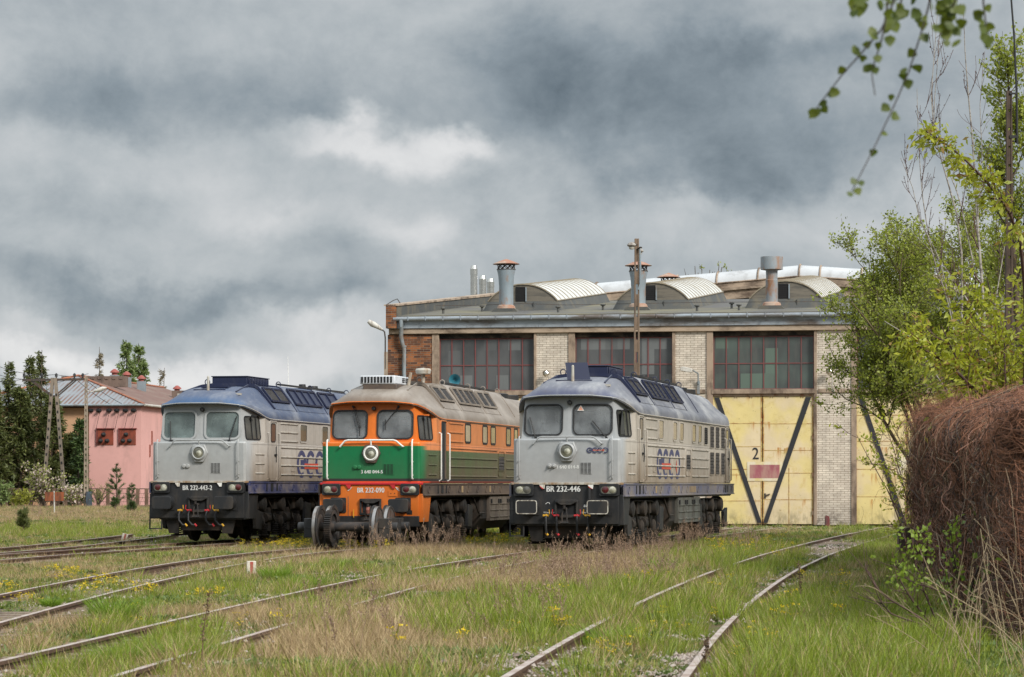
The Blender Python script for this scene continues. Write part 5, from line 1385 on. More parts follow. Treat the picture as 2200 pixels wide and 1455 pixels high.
def track(key, label, sleep, wob=0, offs=(-.752, .752)):
    global sl_proto
    cl = TRK[key]; t = empty('railway_track', (0, 0, 0), 0, label, 'railway track', 'railway tracks across the yard')
    for o in offs: rail_mb(cl, o, wob).build('rail', RAIL, t, ang=30)
    s = np.concatenate([[0], np.cumsum(np.linalg.norm(np.diff(cl, axis=0), axis=1))])
    d0 = 0
    while d0 < s[-1]:
        x = np.interp(d0, s, cl[:, 0]); y = np.interp(d0, s, cl[:, 1])
        if any(a <= y <= b for a, b in sleep):
            x2 = np.interp(d0+.3, s, cl[:, 0]); y2 = np.interp(d0+.3, s, cl[:, 1])
            if sl_proto is None:
                b = MB(); b.box(-1.25, 1.25, -.125, .125, -.33, -.085); sl_proto = b.build('sleeper', sleepm, t, bevel=.015); o = sl_proto
            else: o = sl_proto.copy(); COL.objects.link(o); o.parent = t
            o.location = (x, y, 0); o.rotation_euler = (0, 0, math.atan2(-(x2-x), y2-y))
        d0 += .64
    return t
track('4', 'rusty overgrown track bending right to the rightmost yellow door', [(64, 84)], .0)
track('3', 'rusty track running under the grey locomotive nearest the yellow doors', [(24, 34)])
track('2', 'rusty track under the green and orange locomotive carrying the loose wheelsets', [(29, 46)])
track('1', 'rusty track running under the leftmost grey locomotive', [(57, 66)])
track('0', 'faint farthest rusty track ending in the grass left of all locomotives', [])

# ------------------------------------------------------------------ locomotives
locomotive('grey_a', LOCO[0][1], LOCO[0][2], 'grey diesel locomotive with clean blue roof and smooth roof panels, leftmost of the three', 'BR 232-443-2', None)
locomotive('green', LOCO[1][1], LOCO[1][2], 'orange and green diesel locomotive with brown roof and white roof air conditioner', 'BR 232-090', '3 640 044-5')
locomotive('grey_b', LOCO[2][1], LOCO[2][2], 'dusty grey diesel locomotive with raised dark roof hatch, beside the yellow doors', 'BR 232-446', '3 640 014-8')

# loose wheelsets on the middle track
def wheelset(s, gear_side, label):
    C = along(LOCO[1][1], LOCO[1][2], s); w = empty('wheelset', (C[0], C[1], .0), -R(LOCO[1][2]), label, 'wheelset', 'loose wheelsets in front of the green locomotive')
    rz = .525
    b = MB(); b.lathe((-.75, 0, rz), (1, 0, 0), [(.10, 0), (.115, .1), (.115, 1.4), (.10, 1.5)], 18); b.build('axle', M['wheel'], w)
    for sx in (-1, 1):
        b = MB(); A = (sx, 0, 0)
        b.lathe((sx*.68, 0, rz), A, [(.30, .05), (.44, .02), (.46, 0), (.555, .0), (.56, .025), (.53, .04), (.525, .145), (.465, .15), (.45, .11), (.32, .07), (.20, .10), (.19, .17), (.0, .17)], 40)
        b.mi = 1; b.lathe((sx*.68, 0, rz), A, [(.528, .045), (.529, .05), (.529, .138), (.526, .14)], 40)
        b.build('wheel', [M['wheel'], M['steel']], w, ang=30)
        b = MB(); b.box(sx*.98-.13, sx*.98+.13, -.20, .20, rz-.27, rz+.22); b.lathe((sx*.85, 0, rz), A, [(.12, 0), (.12, .45), (.10, .46), (.0, .46)], 16); b.box(sx*.98-.13, sx*.98+.13, -.215, .215, rz-.02, rz+.0); b.build('axle_box', M['black'], w, bevel=.012)
    b = MB(); x = gear_side*.45
    b.lathe((x-.08, 0, rz), (1, 0, 0), [(.40, 0), (.40, .16), (.34, .165), (.33, .12), (.16, .10), (.14, .2), (.0, .2)], 40)
    for k in range(48):
        a = 2*PI*k/48; c, s_ = math.cos(a), math.sin(a)
        b.bar((x-.08, .41*c, rz+.41*s_), (x+.08, .41*c, rz+.41*s_), .05, .022, (0, -s_, c))
    b.build('gear_wheel', M['wheel'], w, ang=25)
    return w
wheelset(-1.75, -1, 'loose wheelset with gear on its axle, standing foremost before the orange locomotive front')
wheelset(-.52, 1, 'loose wheelset touching the buffers of the green and orange locomotive')

# ------------------------------------------------------------------ small things in the yard
def ground_at(px, py):
    d = (CAMZ+.19)*F/(py-HZ); p = at(px, py, d); p.z = float(gz(p.x, p.y)); return p
mk = dirty('white_marker_paint', (.62, .58, .50), (.32, .26, .2), .5, 6); mkr = dirty('red_marker_paint', (.36, .07, .05), (.3, .2, .15), .5, 6)
def marker(px, py, h, w, label, lean=0):
    p = ground_at(px, py); m = empty('fouling_marker', p, .2, label, 'marker post', 'red and white marker stones')
    b = MB(); b.box(-w/2, w/2, -.05, .05, -.1, h); o = b.build('post', mk, m, bevel=.008); 
    b = MB(); b.box(-w*.17, w*.17, -.054, -.049, .05, h*.96); b.build('red_stripe', mkr, o, smooth=False)
    m.rotation_euler = (0, lean, .2)
marker(540, 1246, .32, .17, 'upright white marker post with a red stripe between the tracks')
marker(265, 1166, .28, .17, 'small leaning red and white marker near the leftmost locomotive', .25)
# gravel heap
rg = np.random.default_rng(4); c = ground_at(570, 1174)
gr = MB()
n_ = 700; Vv = []; 
for i in range(n_):
    a = rg.uniform(0, 2*PI); q = abs(rg.normal(0, .42)); q = min(q, 1); x, y = c.x+.72*q*math.cos(a), c.y+1.5*q*math.sin(a)
    z = float(gz(x, y))+.17*(1-q)**1.0*rg.uniform(.3, 1)+.01; r = rg.uniform(.018, .045)
    ax = [Vector(rg.normal(0, 1, 3)).normalized()*r for _ in range(3)]
    cc = Vector((x, y, z)); gr.add([cc+ax[0], cc-ax[0], cc+ax[1], cc-ax[1], cc+ax[2], cc-ax[2]], [(0,2,4),(2,1,4),(1,3,4),(3,0,4),(2,0,5),(1,2,5),(3,1,5),(0,3,5)])
gm = NT('gravel_stone'); geo = gm.N.new('ShaderNodeNewGeometry'); gmat = gm.bsdf(gm.mix(geo.outputs['Random Per Island'], (.38, .24, .17), (.42, .36, .32)), .9, 0, .2)
gr.add([(c.x, c.y, float(gz(c.x, c.y))+.15)]+[(c.x+.70*math.cos(2*PI*k/18), c.y+1.45*math.sin(2*PI*k/18), float(gz(c.x, c.y))-.06) for k in range(18)], [(0, 1+k, 1+(k+1) % 18) for k in range(18)])
tag(gr.build('gravel_heap', gmat, None, smooth=False, recalc=False), 'low heap of pinkish gravel in front of the leftmost locomotive', 'gravel heap')

# ------------------------------------------------------------------ left background
PINK = dirty('pink_render', (.63, .345, .315), (.45, .26, .235), .4, .35, (1, 1, .7), rough=.9)
PEACH = dirty('peach_render', (.58, .345, .20), (.45, .28, .18), .3, .5, rough=.9)
def corr(name, c1, c2, axis, pitch):
    n = NT(name); v = n.xyz()[axis]
    w = n.math('SINE', n.math('MULTIPLY', v, 2*PI/pitch)); f = n.rng(w, -.4, .6)
    f = n.math('MULTIPLY', f, n.rng(n.noise(.5, 5, .6), .3, .6))
    return n.bsdf(n.mix(f, c1, c2), .6, .1, .3)
HIPM = corr('corrugated_grey_roof', (.22, .235, .25), (.15, .085, .065), 0, .34)
RUSTR = dirty('rusty_roof_sheet', (.15, .078, .06), (.185, .13, .105), .5, .7, (1, .4, 1), rough=.7)
RUSTP = dirty('rust_red_panel', (.24, .055, .030), (.14, .045, .03), .4, 2.5)
def pink_house():
    p = at(303, 1088, 205); p.z = 0
    a = R(7); h = empty('transformer_house', p, -a, 'pink rendered substation house with rusty hipped roof and two rust red panels', 'house')
    zE = 7.35; W = 13.6
    b = MB(); b.box(-3.85, 0, 0, 12, 0, zE-.12); b.build('pink_wall', PINK, h)
    b = MB(); b.box(-W, -3.86, .35, 34, 0, zE-.2); b.box(-3.86, -.3, 12.0, 34, 0, zE-.2); b.build('peach_wall', PEACH, h)
    b = MB(); b.box(-3.95, .12, -.12, 12.1, zE-.20, zE+.02); b.build('cornice', dirty('dusky_pink_cornice', (.50, .19, .17), (.3, .14, .12), .4, 2), h)
    ax = -6.9; zr = 9.75; y0 = 8.0
    L_, R_ = -W-.35, .25; f = -.2; bk = 34.4
    e = zE+.02
    rf = MB(); 
    def slab(pts, m):
        rf.mi = m; k = len(pts); rf.add(pts+[(x, y, z-.12) for x, y, z in pts], [tuple(range(k)), tuple(range(2*k-1, k-1, -1))]+[(i, k+i, k+(i+1) % k, (i+1) % k) for i in range(k)])
    slab([(L_, f, e), (R_, f, e), (ax, y0, zr)], 0); slab([(R_, f, e), (R_, bk, e), (ax, bk, zr), (ax, y0, zr)], 1); slab([(L_, bk, e), (L_, f, e), (ax, y0, zr), (ax, bk, zr)], 1)
    roof = rf.build('roof', [HIPM, RUSTR], h, smooth=False)
    b = MB(); b.tube([(R_, f, e+.04), (ax, y0, zr+.04)], .09, 6); b.tube([(L_, f, e+.04), (ax, y0, zr+.04)], .09, 6); b.tube([(ax, y0, zr+.04), (ax, bk, zr+.04)], .09, 6); b.build('hip_tile', dirty('rust_hip', (.34, .12, .06), (.2, .08, .05), .4), roof)
    b = MB(); b.tube([(L_, f-.08, e-.05), (R_+.08, f-.08, e-.05)], .09, 8); b.build('gutter', B['zincpipe'], h)
    b = MB(); b.tube([(R_+.08, f-.08, e-.05), (R_+.08, bk, e-.05)], .09, 8); b.build('gutter', B['lamp'], h)
    capm = dirty('red_cowl', (.27, .065, .05), (.2, .1, .08), .3, 4)
    for x, y, z in ((-5.7, 14, zr+.45), (-5.4, 16.5, zr+.35), (-4.6, 18, zr+.1), (-3.2, 24, zr-.5), (-1.7, 27, zr-.95), (-.9, 30, zr-1.1), (-2.6, 33.5, zr-.35)):
        b = MB(); b.box(x-.30, x+.30, y-.3, y+.3, z-1.6, z-.15); vt = b.build('roof_ventilator', B['zincpipe'], roof)
        b = MB(); b.lathe((x, y, z-.15), (0, 0, 1), [(.22, 0), (.22, .16), (.36, .18), (.32, .28), (.10, .46), (0, .48)], 12); b.build('cowl', capm, vt)
    b = MB(); b.box(ax-1.6, ax+3.4, y0+1.0, y0+1.7, zr-.8, zr+.02)
    for k in range(9): b.box(ax-1.5+k*.55, ax-1.25+k*.55, y0+.95, y0+1.05, zr-.22, zr-.06)
    b.build('chimney', dirty('brown_chimney', (.17, .12, .095), (.08, .06, .05), .5), roof)
    b = MB(); b.box(-3.4, .2, 23.0, 23.6, zr-2.2, zr-.62); b.build('chimney', dirty('brown_chimney_stack', (.17, .12, .095), (.08, .06, .05), .5), roof)
    # panels with insulators
    s = 205/F
    for x0, x1 in ((-3.62+.2, -1.98+.15), (-1.70, -.42)):
        pass
    for cx in (-2.62, -.98+.02):
        cz = 5.02
        b = MB(); b.box(cx-.58, cx+.58, -.05, .03, cz-.57, cz+.57); pn = b.build('wall_panel', RUSTP, h)
        b = MB(); b.box(cx-.70, cx+.66, -.14, .02, cz+.57, cz+.64); b.box(cx-.70, cx-.62, -.12, .02, cz-.6, cz+.57); b.build('panel_frame', dirty('dark_red_frame', (.20, .05, .045), (.1, .04, .03), .4), pn)
        for dx, dz in ((-.08, .18), (-.30, -.28), (.18, -.27)):
            b = MB(); b.lathe((cx+dx, -.05, cz+dz), (-.3, -1, 0), [(.13, 0), (.15, .06), (.08, .10), (.14, .16), (.07, .2), (.12, .27), (.05, .33), (0, .34)], 12); b.build('insulator', M['rubber'], pn)
    for x in (-3.55, -2.95, -2.2, -1.62, -.98, -.38):
        b = MB(); b.lathe((x, -.02, 6.93), (-.7, -1, 0), [(.06, 0), (.13, .08), (.06, .14), (.15, .24), (.07, .3), (.12, .38), (0, .42)], 10); b.build('insulator', M['rubber'], h)
    for z0, z1, y in ((4.5, 5.5, 3), (3.6, 4.5, 2.4), (4.0, 4.8, 5.5)): b = MB(); b.box(0, .06, y, y+.18, z0, z1); b.build('rusty_bracket', RUSTP, h)
    b = MB()
    for x in (-3.2, -2.5, -1.8, -1.1, -.5): b.tube([(x+.25, -.3, 6.9), (x+.1, -.35, 6.2), (x-.1, -.3, 5.35)], .018, 4)
    b.build('cable', M['rubber'], h)
    b = MB(); b.tube([(.12, 8.5, 6.4), (.12, 8.5, 5.0), (.1, 8.5, .5)], .07, 6); b.box(.02, .25, 8.8, 9.2, 6.0, 6.7); b.build('downpipe', B['darkmetal'], h)
    return h
pink_house()

WOODP = dirty('fence_post_brown', (.105, .062, .040), (.20, .13, .09), .5, 4, (1, 1, .5))
def fence():
    f = empty('wire_fence', at(0, 1088, 195), 0, 'brown post and wire fence below the pink house', 'fence'); o = f.location.copy(); f.location = (o.x, o.y, .0)
    proto = None; k = 0
    xs = [-26, 2, 13, 40, 67, 92, 117, 141, 165, 211, 232, 254, 276, 295, 315, 338, 362, 384]
    for px in xs:
        p = at(px, 1088, 195)
        if proto is None: b = MB(); b.box(-.12, .12, -.1, .1, -.3, 1.32); proto = b.build('post', WOODP, f, bevel=.01); q = proto
        else: q = proto.copy(); COL.objects.link(q); q.parent = f
        q.location = (p.x-o.x, 0, 0); q.rotation_euler = (0, R(random.Random(px).uniform(-2, 2)), 0)
    b = MB(); x0, x1 = at(-26, 0, 195).x-o.x, at(384, 0, 195).x-o.x
    b.box(x0, x1, -.03, .03, 1.26, 1.32)
    for z in (.12, .4, .68, .96): b.tube([(x0, -.05, z), (x1, -.05, z)], .018, 4)
    x = x0
    while x < x1: b.bar((x, -.05, .1), (x+.45, -.05, 1.28), .012, .012); b.bar((x+.45, -.05, .1), (x, -.05, 1.28), .012, .012); x += .4
    b.build('wire_mesh', dirty('rusty_wire', (.10, .07, .055), (.16, .1, .07), .4), f, smooth=False)
fence()

def a_pole():
    o = at(116, 1086, 197); o.z = -.1
    f = empty('utility_pole', o, 0, 'concrete A-frame utility pole with long crossarm in front of the dark spruces', 'utility pole')
    s = 197/F
    L = lambda px, py: ((px-116)*s, 0, (HZ-py)*s+CAMZ+.1)
    for (a, c) in (((92, 1086), (113, 812)), ((140, 1086), (119, 812))):
        b = MB(); p, q = Vector(L(*a)), Vector(L(*c)); b.bar(p, q, .22, .24, (0, 1, 0)); b.mi = 1
        for k in range(3, 14): m = p.lerp(q, k/15); b.box(m.x-.05, m.x+.05, -.145, -.12, m.z-.09, m.z+.09)
        lg = b.build('leg', [dirty('dark_pole_leg', (.23, .19, .15), (.12, .09, .07), .45, 2, (1, 1, .4), rough=.9), M['rubber']], f)
        b = MB()
        for k in range(3, 14):
            pass
    b = MB(); b.bar(L(48, 817), L(182, 815), .16, .16, (0, 1, 0))
    for a, c in (((66, 818), (112, 853)), ((70, 818), (110, 848)), ((164, 817), (122, 853)), ((158, 817), (124, 846))): b.bar(L(*a), L(*c), .09, .09, (0, 1, 0))
    b.bar(L(108, 852), L(126, 850), .12, .14, (0, 1, 0)); b.build('crossarm', B['darkmetal'], f)
    for px in (52, 90, 121, 160, 178):
        b = MB(); x, y, z = L(px, 816); b.lathe((x, y, z), (0, 0, 1), [(.05, 0), (.05, .2), (.12, .22), (.08, .30), (.12, .34), (.04, .45), (0, .46)], 8); b.build('insulator', M['rubber'], f)
    b = MB()
    def wire(p, q, sag):
        p, q = Vector(p), Vector(q); b.tube([p.lerp(q, t/8)-Vector((0, 0, sag*4*(t/8)*(1-t/8))) for t in range(9)], .022, 4)
    wire(L(121, 805), L(-60, 760), .5); wire(L(90, 812), L(-60, 778), .5); wire(L(52, 814), L(-60, 806), .3); wire(L(160, 812), L(-60, 800), .7)
    wire(L(121, 805), L(190, 803), .15); wire(L(160, 812), L(235, 868), .1); wire(L(178, 812), L(262, 868), .1)
    b.build('wire', M['rubber'], f)
a_pole()
o = at(185, 1090, 194); o.z = -.1
lp = empty('lattice_pole', o, 0, 'slotted concrete pole with a pale lamp head beside the pink wall', 'lamp pole')
s = 194/F; H = (HZ-808)*s+CAMZ+.1
b = MB(); slotted_pole(b, H, .30, .17, .3, .2, True, 24); b.build('pole', B['poleconc'], lp)
b = MB(); b.tube([(.05, -.1, (HZ-836)*s+CAMZ), (.4, -.1, (HZ-839)*s+CAMZ), (.65, -.1, (HZ-837)*s+CAMZ)], .04, 6); b.build('lamp_arm', B['lamp'], lp)
b = MB(); b.tube([(.55, -.1, (HZ-837)*s+CAMZ), (.8, -.1, (HZ-836)*s+CAMZ), (1.15, -.1, (HZ-832)*s+CAMZ), (1.42, -.1, (HZ-830)*s+CAMZ)], [.06, .14, .15, .05], 10); b.build('lamp_head', B['lamp'], lp)
b = MB(); b.box(.05, .45, -.45, -.2, .0, 1.2); b.build('cabinet', dirty('blue_cabinet', (.06, .09, .12), (.05, .04, .04), .4), lp)
o = at(117, 1112, 150); o.z = float(gz(o.x, o.y))
sg = empty('rusty_sign', o, 0, 'rusty double panel sign on a thin pale post in the far grass', 'sign')
s = 150/F; zt = (HZ-1056)*s+CAMZ-o.z
b = MB(); b.cyl((0, 0, -.2), (-.02, 0, zt+.02), .035, .035, 8); b.build('post', B['lamp'], sg)
for x0, x1 in ((-.50, -.04), (.04, .50)):
    b = MB(); b.box(x0, x1, -.07, -.04, zt-.50, zt-.03); b.build('sign_panel', dirty('rusty_sign_plate', (.27, .075, .025), (.09, .035, .02), .55, 3), sg)
# ------------------------------------------------------------------ vegetation tools
def norm(v): return v/np.maximum(np.linalg.norm(v, axis=-1, keepdims=True), 1e-9)
def np_tubes(P, rad, n=3):
    """P (N,K,3) paths, rad (N,K) radii -> verts, quads"""
    N_, K, _ = P.shape
    T = norm(np.gradient(P, axis=1)); ref = np.where(np.abs(T[..., 2:3]) > .9, np.array([1., 0, 0]), np.array([0, 0, 1.]))
    A = norm(np.cross(T, ref)); Bv = np.cross(T, A)
    ang = np.arange(n)*2*PI/n
    V = P[:, :, None, :]+rad[:, :, None, None]*(A[:, :, None, :]*np.cos(ang)[None, None, :, None]+Bv[:, :, None, :]*np.sin(ang)[None, None, :, None])
    i = np.arange(N_)[:, None, None]; k = np.arange(K-1)[None, :, None]; j = np.arange(n)[None, None, :]
    b0 = i*K*n+k*n
    Q = np.stack([b0+j, b0+(j+1) % n, b0+n+(j+1) % n, b0+n+j], -1).reshape(-1, 4)
    return V.reshape(-1, 3), Q
class Bag:
    def __init__(s): s.V = []; s.Q = []; s.M = []; s.n = 0
    def add(s, V, Q, m=0): s.V.append(V); s.Q.append(Q+s.n); s.M.append(np.full(len(Q), m)); s.n += len(V)
    def build(s, name, mats, parent=None, smooth=False): return np_mesh(name, np.concatenate(s.V), np.concatenate(s.Q), mats, parent, np.concatenate(s.M), smooth)
def walk(rng, P0, D, length, K, wander, up):
    N_ = len(P0); out = np.zeros((N_, K, 3)); out[:, 0] = P0; d = norm(D); st = (length/(K-1))[:, None]
    for k in range(1, K):
        d = norm(d+rng.normal(0, wander, (N_, 3))+np.array([0, 0, up])); out[:, k] = out[:, k-1]+d*st
    return out
def grow(rng, par, pr, n, t0, t1, ang, lmin, lmax, K, wander, up, rf=.6, short=.4, tip=.3):
    N0, K0, _ = par.shape; idx = np.repeat(np.arange(N0), n); N_ = len(idx)
    t = rng.uniform(t0, t1, N_); kk = t*(K0-1); i0 = np.minimum(kk.astype(int), K0-2); f = (kk-i0)[:, None]
    p = par[idx, i0]*(1-f)+par[idx, i0+1]*f; tan = norm(par[idx, i0+1]-par[idx, i0]); r = pr[idx, i0]*(1-f[:, 0])+pr[idx, i0+1]*f[:, 0]
    perp = norm(np.cross(tan, rng.normal(0, 1, (N_, 3)))); a = R(ang)*rng.uniform(.6, 1.3, N_)[:, None]
    L = rng.uniform(lmin, lmax, N_)*(1-short*t)
    P = walk(rng, p, np.cos(a)*tan+np.sin(a)*perp, L, K, wander, up)
    rad = (r*rf)[:, None]*np.linspace(1, tip, K)[None]
    return P, rad
def leafquads(rng, P, size, asp=.5, droop=0.0, dirs=None, jit=.35):
    """one diamond leaf per point"""
    N_ = len(P); a = rng.normal(0, 1, (N_, 3)) if dirs is None else norm(dirs)+rng.normal(0, jit, (N_, 3))
    a[:, 2] -= droop; a = norm(a); w = norm(np.cross(a, rng.normal(0, 1, (N_, 3)))); s = (size*rng.uniform(.6, 1.3, N_))[:, None]
    V = np.stack([P, P+a*s*.45+w*s*asp*.5, P+a*s, P+a*s*.45-w*s*asp*.5], 1).reshape(-1, 3)
    return V, np.arange(N_*4).reshape(-1, 4)
def along_paths(rng, P, n, t0=.2, t1=1.0, off=0.0):
    N0, K, _ = P.shape; idx = np.repeat(np.arange(N0), n); t = rng.uniform(t0, t1, len(idx)); kk = t*(K-1); i0 = np.minimum(kk.astype(int), K-2); f = (kk-i0)[:, None]
    q = P[idx, i0]*(1-f)+P[idx, i0+1]*f; d = norm(P[idx, i0+1]-P[idx, i0])
    return q+rng.normal(0, 1, q.shape)*off, d
def arr(*p): return np.array([list(q) for q in p], float)

BARK = dirty('grey_brown_bark', (.115, .085, .062), (.055, .042, .033), .5, 6, (1, 1, .4), rough=.95)
BARKY = dirty('olive_twig_bark', (.135, .105, .055), (.075, .052, .036), .5, 6, (1, 1, .4), rough=.95)
PALEB = dirty('pale_birch_bark', (.36, .33, .29), (.10, .08, .07), .5, 5, (1, 1, 2.5), rough=.9)
REDTW = dirty('purple_brown_twig', (.11, .066, .058), (.06, .038, .033), .4, 6, rough=.9)
L_WIL = leafmat('willow_leaf', (.20, .25, .020), (.38, .42, .06), .48)
L_WIL2 = leafmat('willow_leaf_dark', (.085, .105, .028), (.16, .175, .05))
L_CHE = leafmat('cherry_leaf', (.25, .29, .015), (.42, .43, .035), .45)
L_CHB = leafmat('bronze_young_leaf', (.25, .13, .03), (.33, .24, .05), .4)
L_BIR = leafmat('birch_leaf', (.060, .095, .006), (.135, .17, .012), .4)
L_SPR = leafmat('spruce_needles', (.060, .080, .020), (.15, .165, .045), .3)
L_SPR2 = leafmat('light_conifer_needles', (.12, .18, .05), (.22, .28, .09), .3)
L_PALE = leafmat('bare_larch_sprays', (.20, .165, .11), (.26, .22, .14), .2)
L_FLO = leafmat('pink_white_blossom', (.55, .40, .38), (.62, .54, .45), .3)
L_YEL = leafmat('yellow_green_leaf', (.23, .26, .05), (.34, .36, .09), .4)
L_PIN = leafmat('pine_needles', (.040, .075, .022), (.075, .115, .030), .15)

def plant(name, base, label, cat, group=None):
    return empty(name, base, 0, label, cat, group)
def rel(V, base): return V-np.array(base)

# willow in front of the shed's last bay
def willow():
    rng = np.random.default_rng(11); base = np.array(at(2062, 1140, 84)); base[2] = float(gz(base[0], base[1]))
    r = plant('willow_tree', base, 'wide sallow bush tree with fresh small leaves covering the right shed doors', 'tree')
    n0 = 14; a = rng.uniform(0, 2*PI, n0); D = np.stack([np.cos(a)*.40, np.sin(a)*.40, np.full(n0, 1.)], 1)
    P0 = walk(rng, np.zeros((n0, 3))+np.stack([np.cos(a)*.25, np.sin(a)*.25, a*0], 1), D, rng.uniform(6.4, 10.2, n0), 12, .09, .05); R0 = np.linspace(.085, .018, 12)[None]*np.ones((n0, 1))
    P1, R1 = grow(rng, P0, R0, 11, .50, .97, 48, 1.4, 2.6, 8, .14, .05)
    P2, R2 = grow(rng, P1, R1, 9, .12, 1, 42, .6, 1.3, 6, .18, .03)
    P3, R3 = grow(rng, P2, np.maximum(R2, .006), 4, .2, 1, 45, .25, .55, 4, .2, .05, rf=.8)
    b = Bag()
    for P, Rr, n in ((P0, R0, 6), (P1, np.maximum(R1, .011), 4), (P2, np.maximum(R2*.8, .007), 3), (P3, np.maximum(R3*.8, .0055), 3)): b.add(*np_tubes(P, Rr, n))
    b.build('trunk', BARKY, r)
    q, d = along_paths(rng, P3, 12, .15, 1, .08); q2, d2 = along_paths(rng, P2, 7, .3, 1, .06)
    q = np.concatenate([q, q2]); c = Bag()
    dark = rng.random(len(q)) < .15
    c.add(*leafquads(rng, q[~dark], .095, .6), 0); c.add(*leafquads(rng, q[dark], .095, .6), 1)
    c.build('crown', [L_WIL, L_WIL2], r)
willow()

# bare sapling whose long twigs stand against the sky
def sapling():
    rng = np.random.default_rng(5); dd = 66
    base = np.array(at(2106, 1190, dd)); base[2] = float(gz(base[0], base[1])); r = plant('bare_tree', base, 'young pale trunked tree with long bare budding shoots against the sky', 'tree')
    def pp(l): return arr(*[at(x, y, dd+dz) for x, y, dz in l])-base
    def resamp(p, K):
        s = np.concatenate([[0], np.cumsum(np.linalg.norm(np.diff(p, axis=0), axis=1))]); t = np.linspace(0, s[-1], K); return np.stack([np.interp(t, s, p[:, i]) for i in range(3)], 1)
    b = Bag()
    mains = [[(2106, 1190, 0), (2112, 900, 0), (2117, 700, .1), (2100, 480, .2), (2092, 330, .3), (2079, 190, .3), (2074, 130, .2), (2070, 20, .2)],
             [(2100, 1150, .5), (2070, 900, .5), (2066, 720, .4), (2068, 560, .2), (2050, 420, .1), (2010, 320, 0), (2000, 210, 0), (2014, 30, .1)],
             [(2066, 790, .5), (2035, 640, .9), (2000, 540, 1.0), (1980, 410, 1.1), (1973, 300, 1.2), (1970, 190, 1.2)],
             [(2066, 760, .2), (2020, 560, -.3), (1975, 470, -.4), (1960, 400, -.5), (1935, 340, -.5)],
             [(2090, 560, .2), (2060, 420, .4), (2030, 350, .5), (2005, 250, .5), (2020, 60, .6)],
             [(2112, 850, .2), (2140, 640, .5), (2160, 520, .6)],
             [(2117, 700, .2), (2075, 640, .9), (2020, 560, 1.1), (1960, 500, 1.2)],
             [(2066, 880, .4), (2020, 820, -.2), (1965, 730, -.4), (1900, 690, -.4)],
             [(2066, 830, .4), (2120, 700, .2), (2175, 600, .2)],
             [(2100, 480, .2), (2110, 330, .1), (2105, 230, 0), (2112, 150, 0)]]
    rad = [(.062, .007), (.045, .006), (.022, .006), (.02, .006), (.018, .006), (.026, .009), (.022, .007), (.025, .008), (.022, .009), (.015, .006)]
    P = np.stack([resamp(pp(m), 14) for m in mains]); Rr = np.stack([np.linspace(a, c, 14) for a, c in rad])
    V, Q = np_tubes(P, Rr, 6); b.add(V, Q, 0)
    S, SR = grow(rng, P[:5], Rr[:5], 8, .30, .97, 40, .7, 2.0, 10, .05, .13, rf=.7, short=.5)
    b.add(*np_tubes(S, np.maximum(SR, .0055), 4), 1)
    S2, SR2 = grow(rng, np.concatenate([S]), SR, 2, .2, .8, 28, .3, .9, 7, .05, .12, rf=.8)
    b.add(*np_tubes(S2, np.maximum(SR2, .005), 3), 1)
    S3, SR3 = grow(rng, P[5:], Rr[5:], 12, .2, 1, 40, .5, 1.4, 8, .1, .05, rf=.6)
    b.add(*np_tubes(S3, np.maximum(SR3, .005), 3), 1)
    b.build('trunk', [PALEB, REDTW], r)
    q = np.concatenate([along_paths(rng, S, 14, .1, 1)[0], along_paths(rng, S2, 6, .1, 1)[0]]); d = np.tile([0, 0, 1.], (len(q), 1))
    c = Bag(); c.add(*leafquads(rng, q, .045, .45, 0, d, .7)); c.build('bud', REDTW, r)
sapling()

# leafy birch at the right edge
def edge_birch():
    rng = np.random.default_rng(21); base = np.array(at(2212, 1200, 72)); base[2] = float(gz(base[0], base[1])); r = plant('birch_tree', base, 'tall leafy birch partly cut off by the right edge', 'tree')
    P0 = walk(rng, np.zeros((2, 3)), arr((0, 0, 1), (.12, .1, 1)), np.array([12.5, 11.5]), 14, .03, .05); R0 = np.linspace(.14, .02, 14)[None]*np.ones((2, 1))
    P1, R1 = grow(rng, P0, R0, 70, .2, 1, 42, 1.0, 2.6, 9, .08, .09, short=.6)
    P2, R2 = grow(rng, P1, R1, 9, .1, 1, 32, .4, .95, 6, .1, .07)
    b = Bag()
    for P, Rr, n in ((P0, R0, 8), (P1, np.maximum(R1*.8, .009), 4), (P2, np.maximum(R2*.7, .005), 3)): b.add(*np_tubes(P, Rr, n))
    b.build('trunk', BARK, r)
    q, d = along_paths(rng, P2, 16, .1, 1, .05); c = Bag(); c.add(*leafquads(rng, q, .095, .7)); c.build('crown', L_WIL, r)
edge_birch()

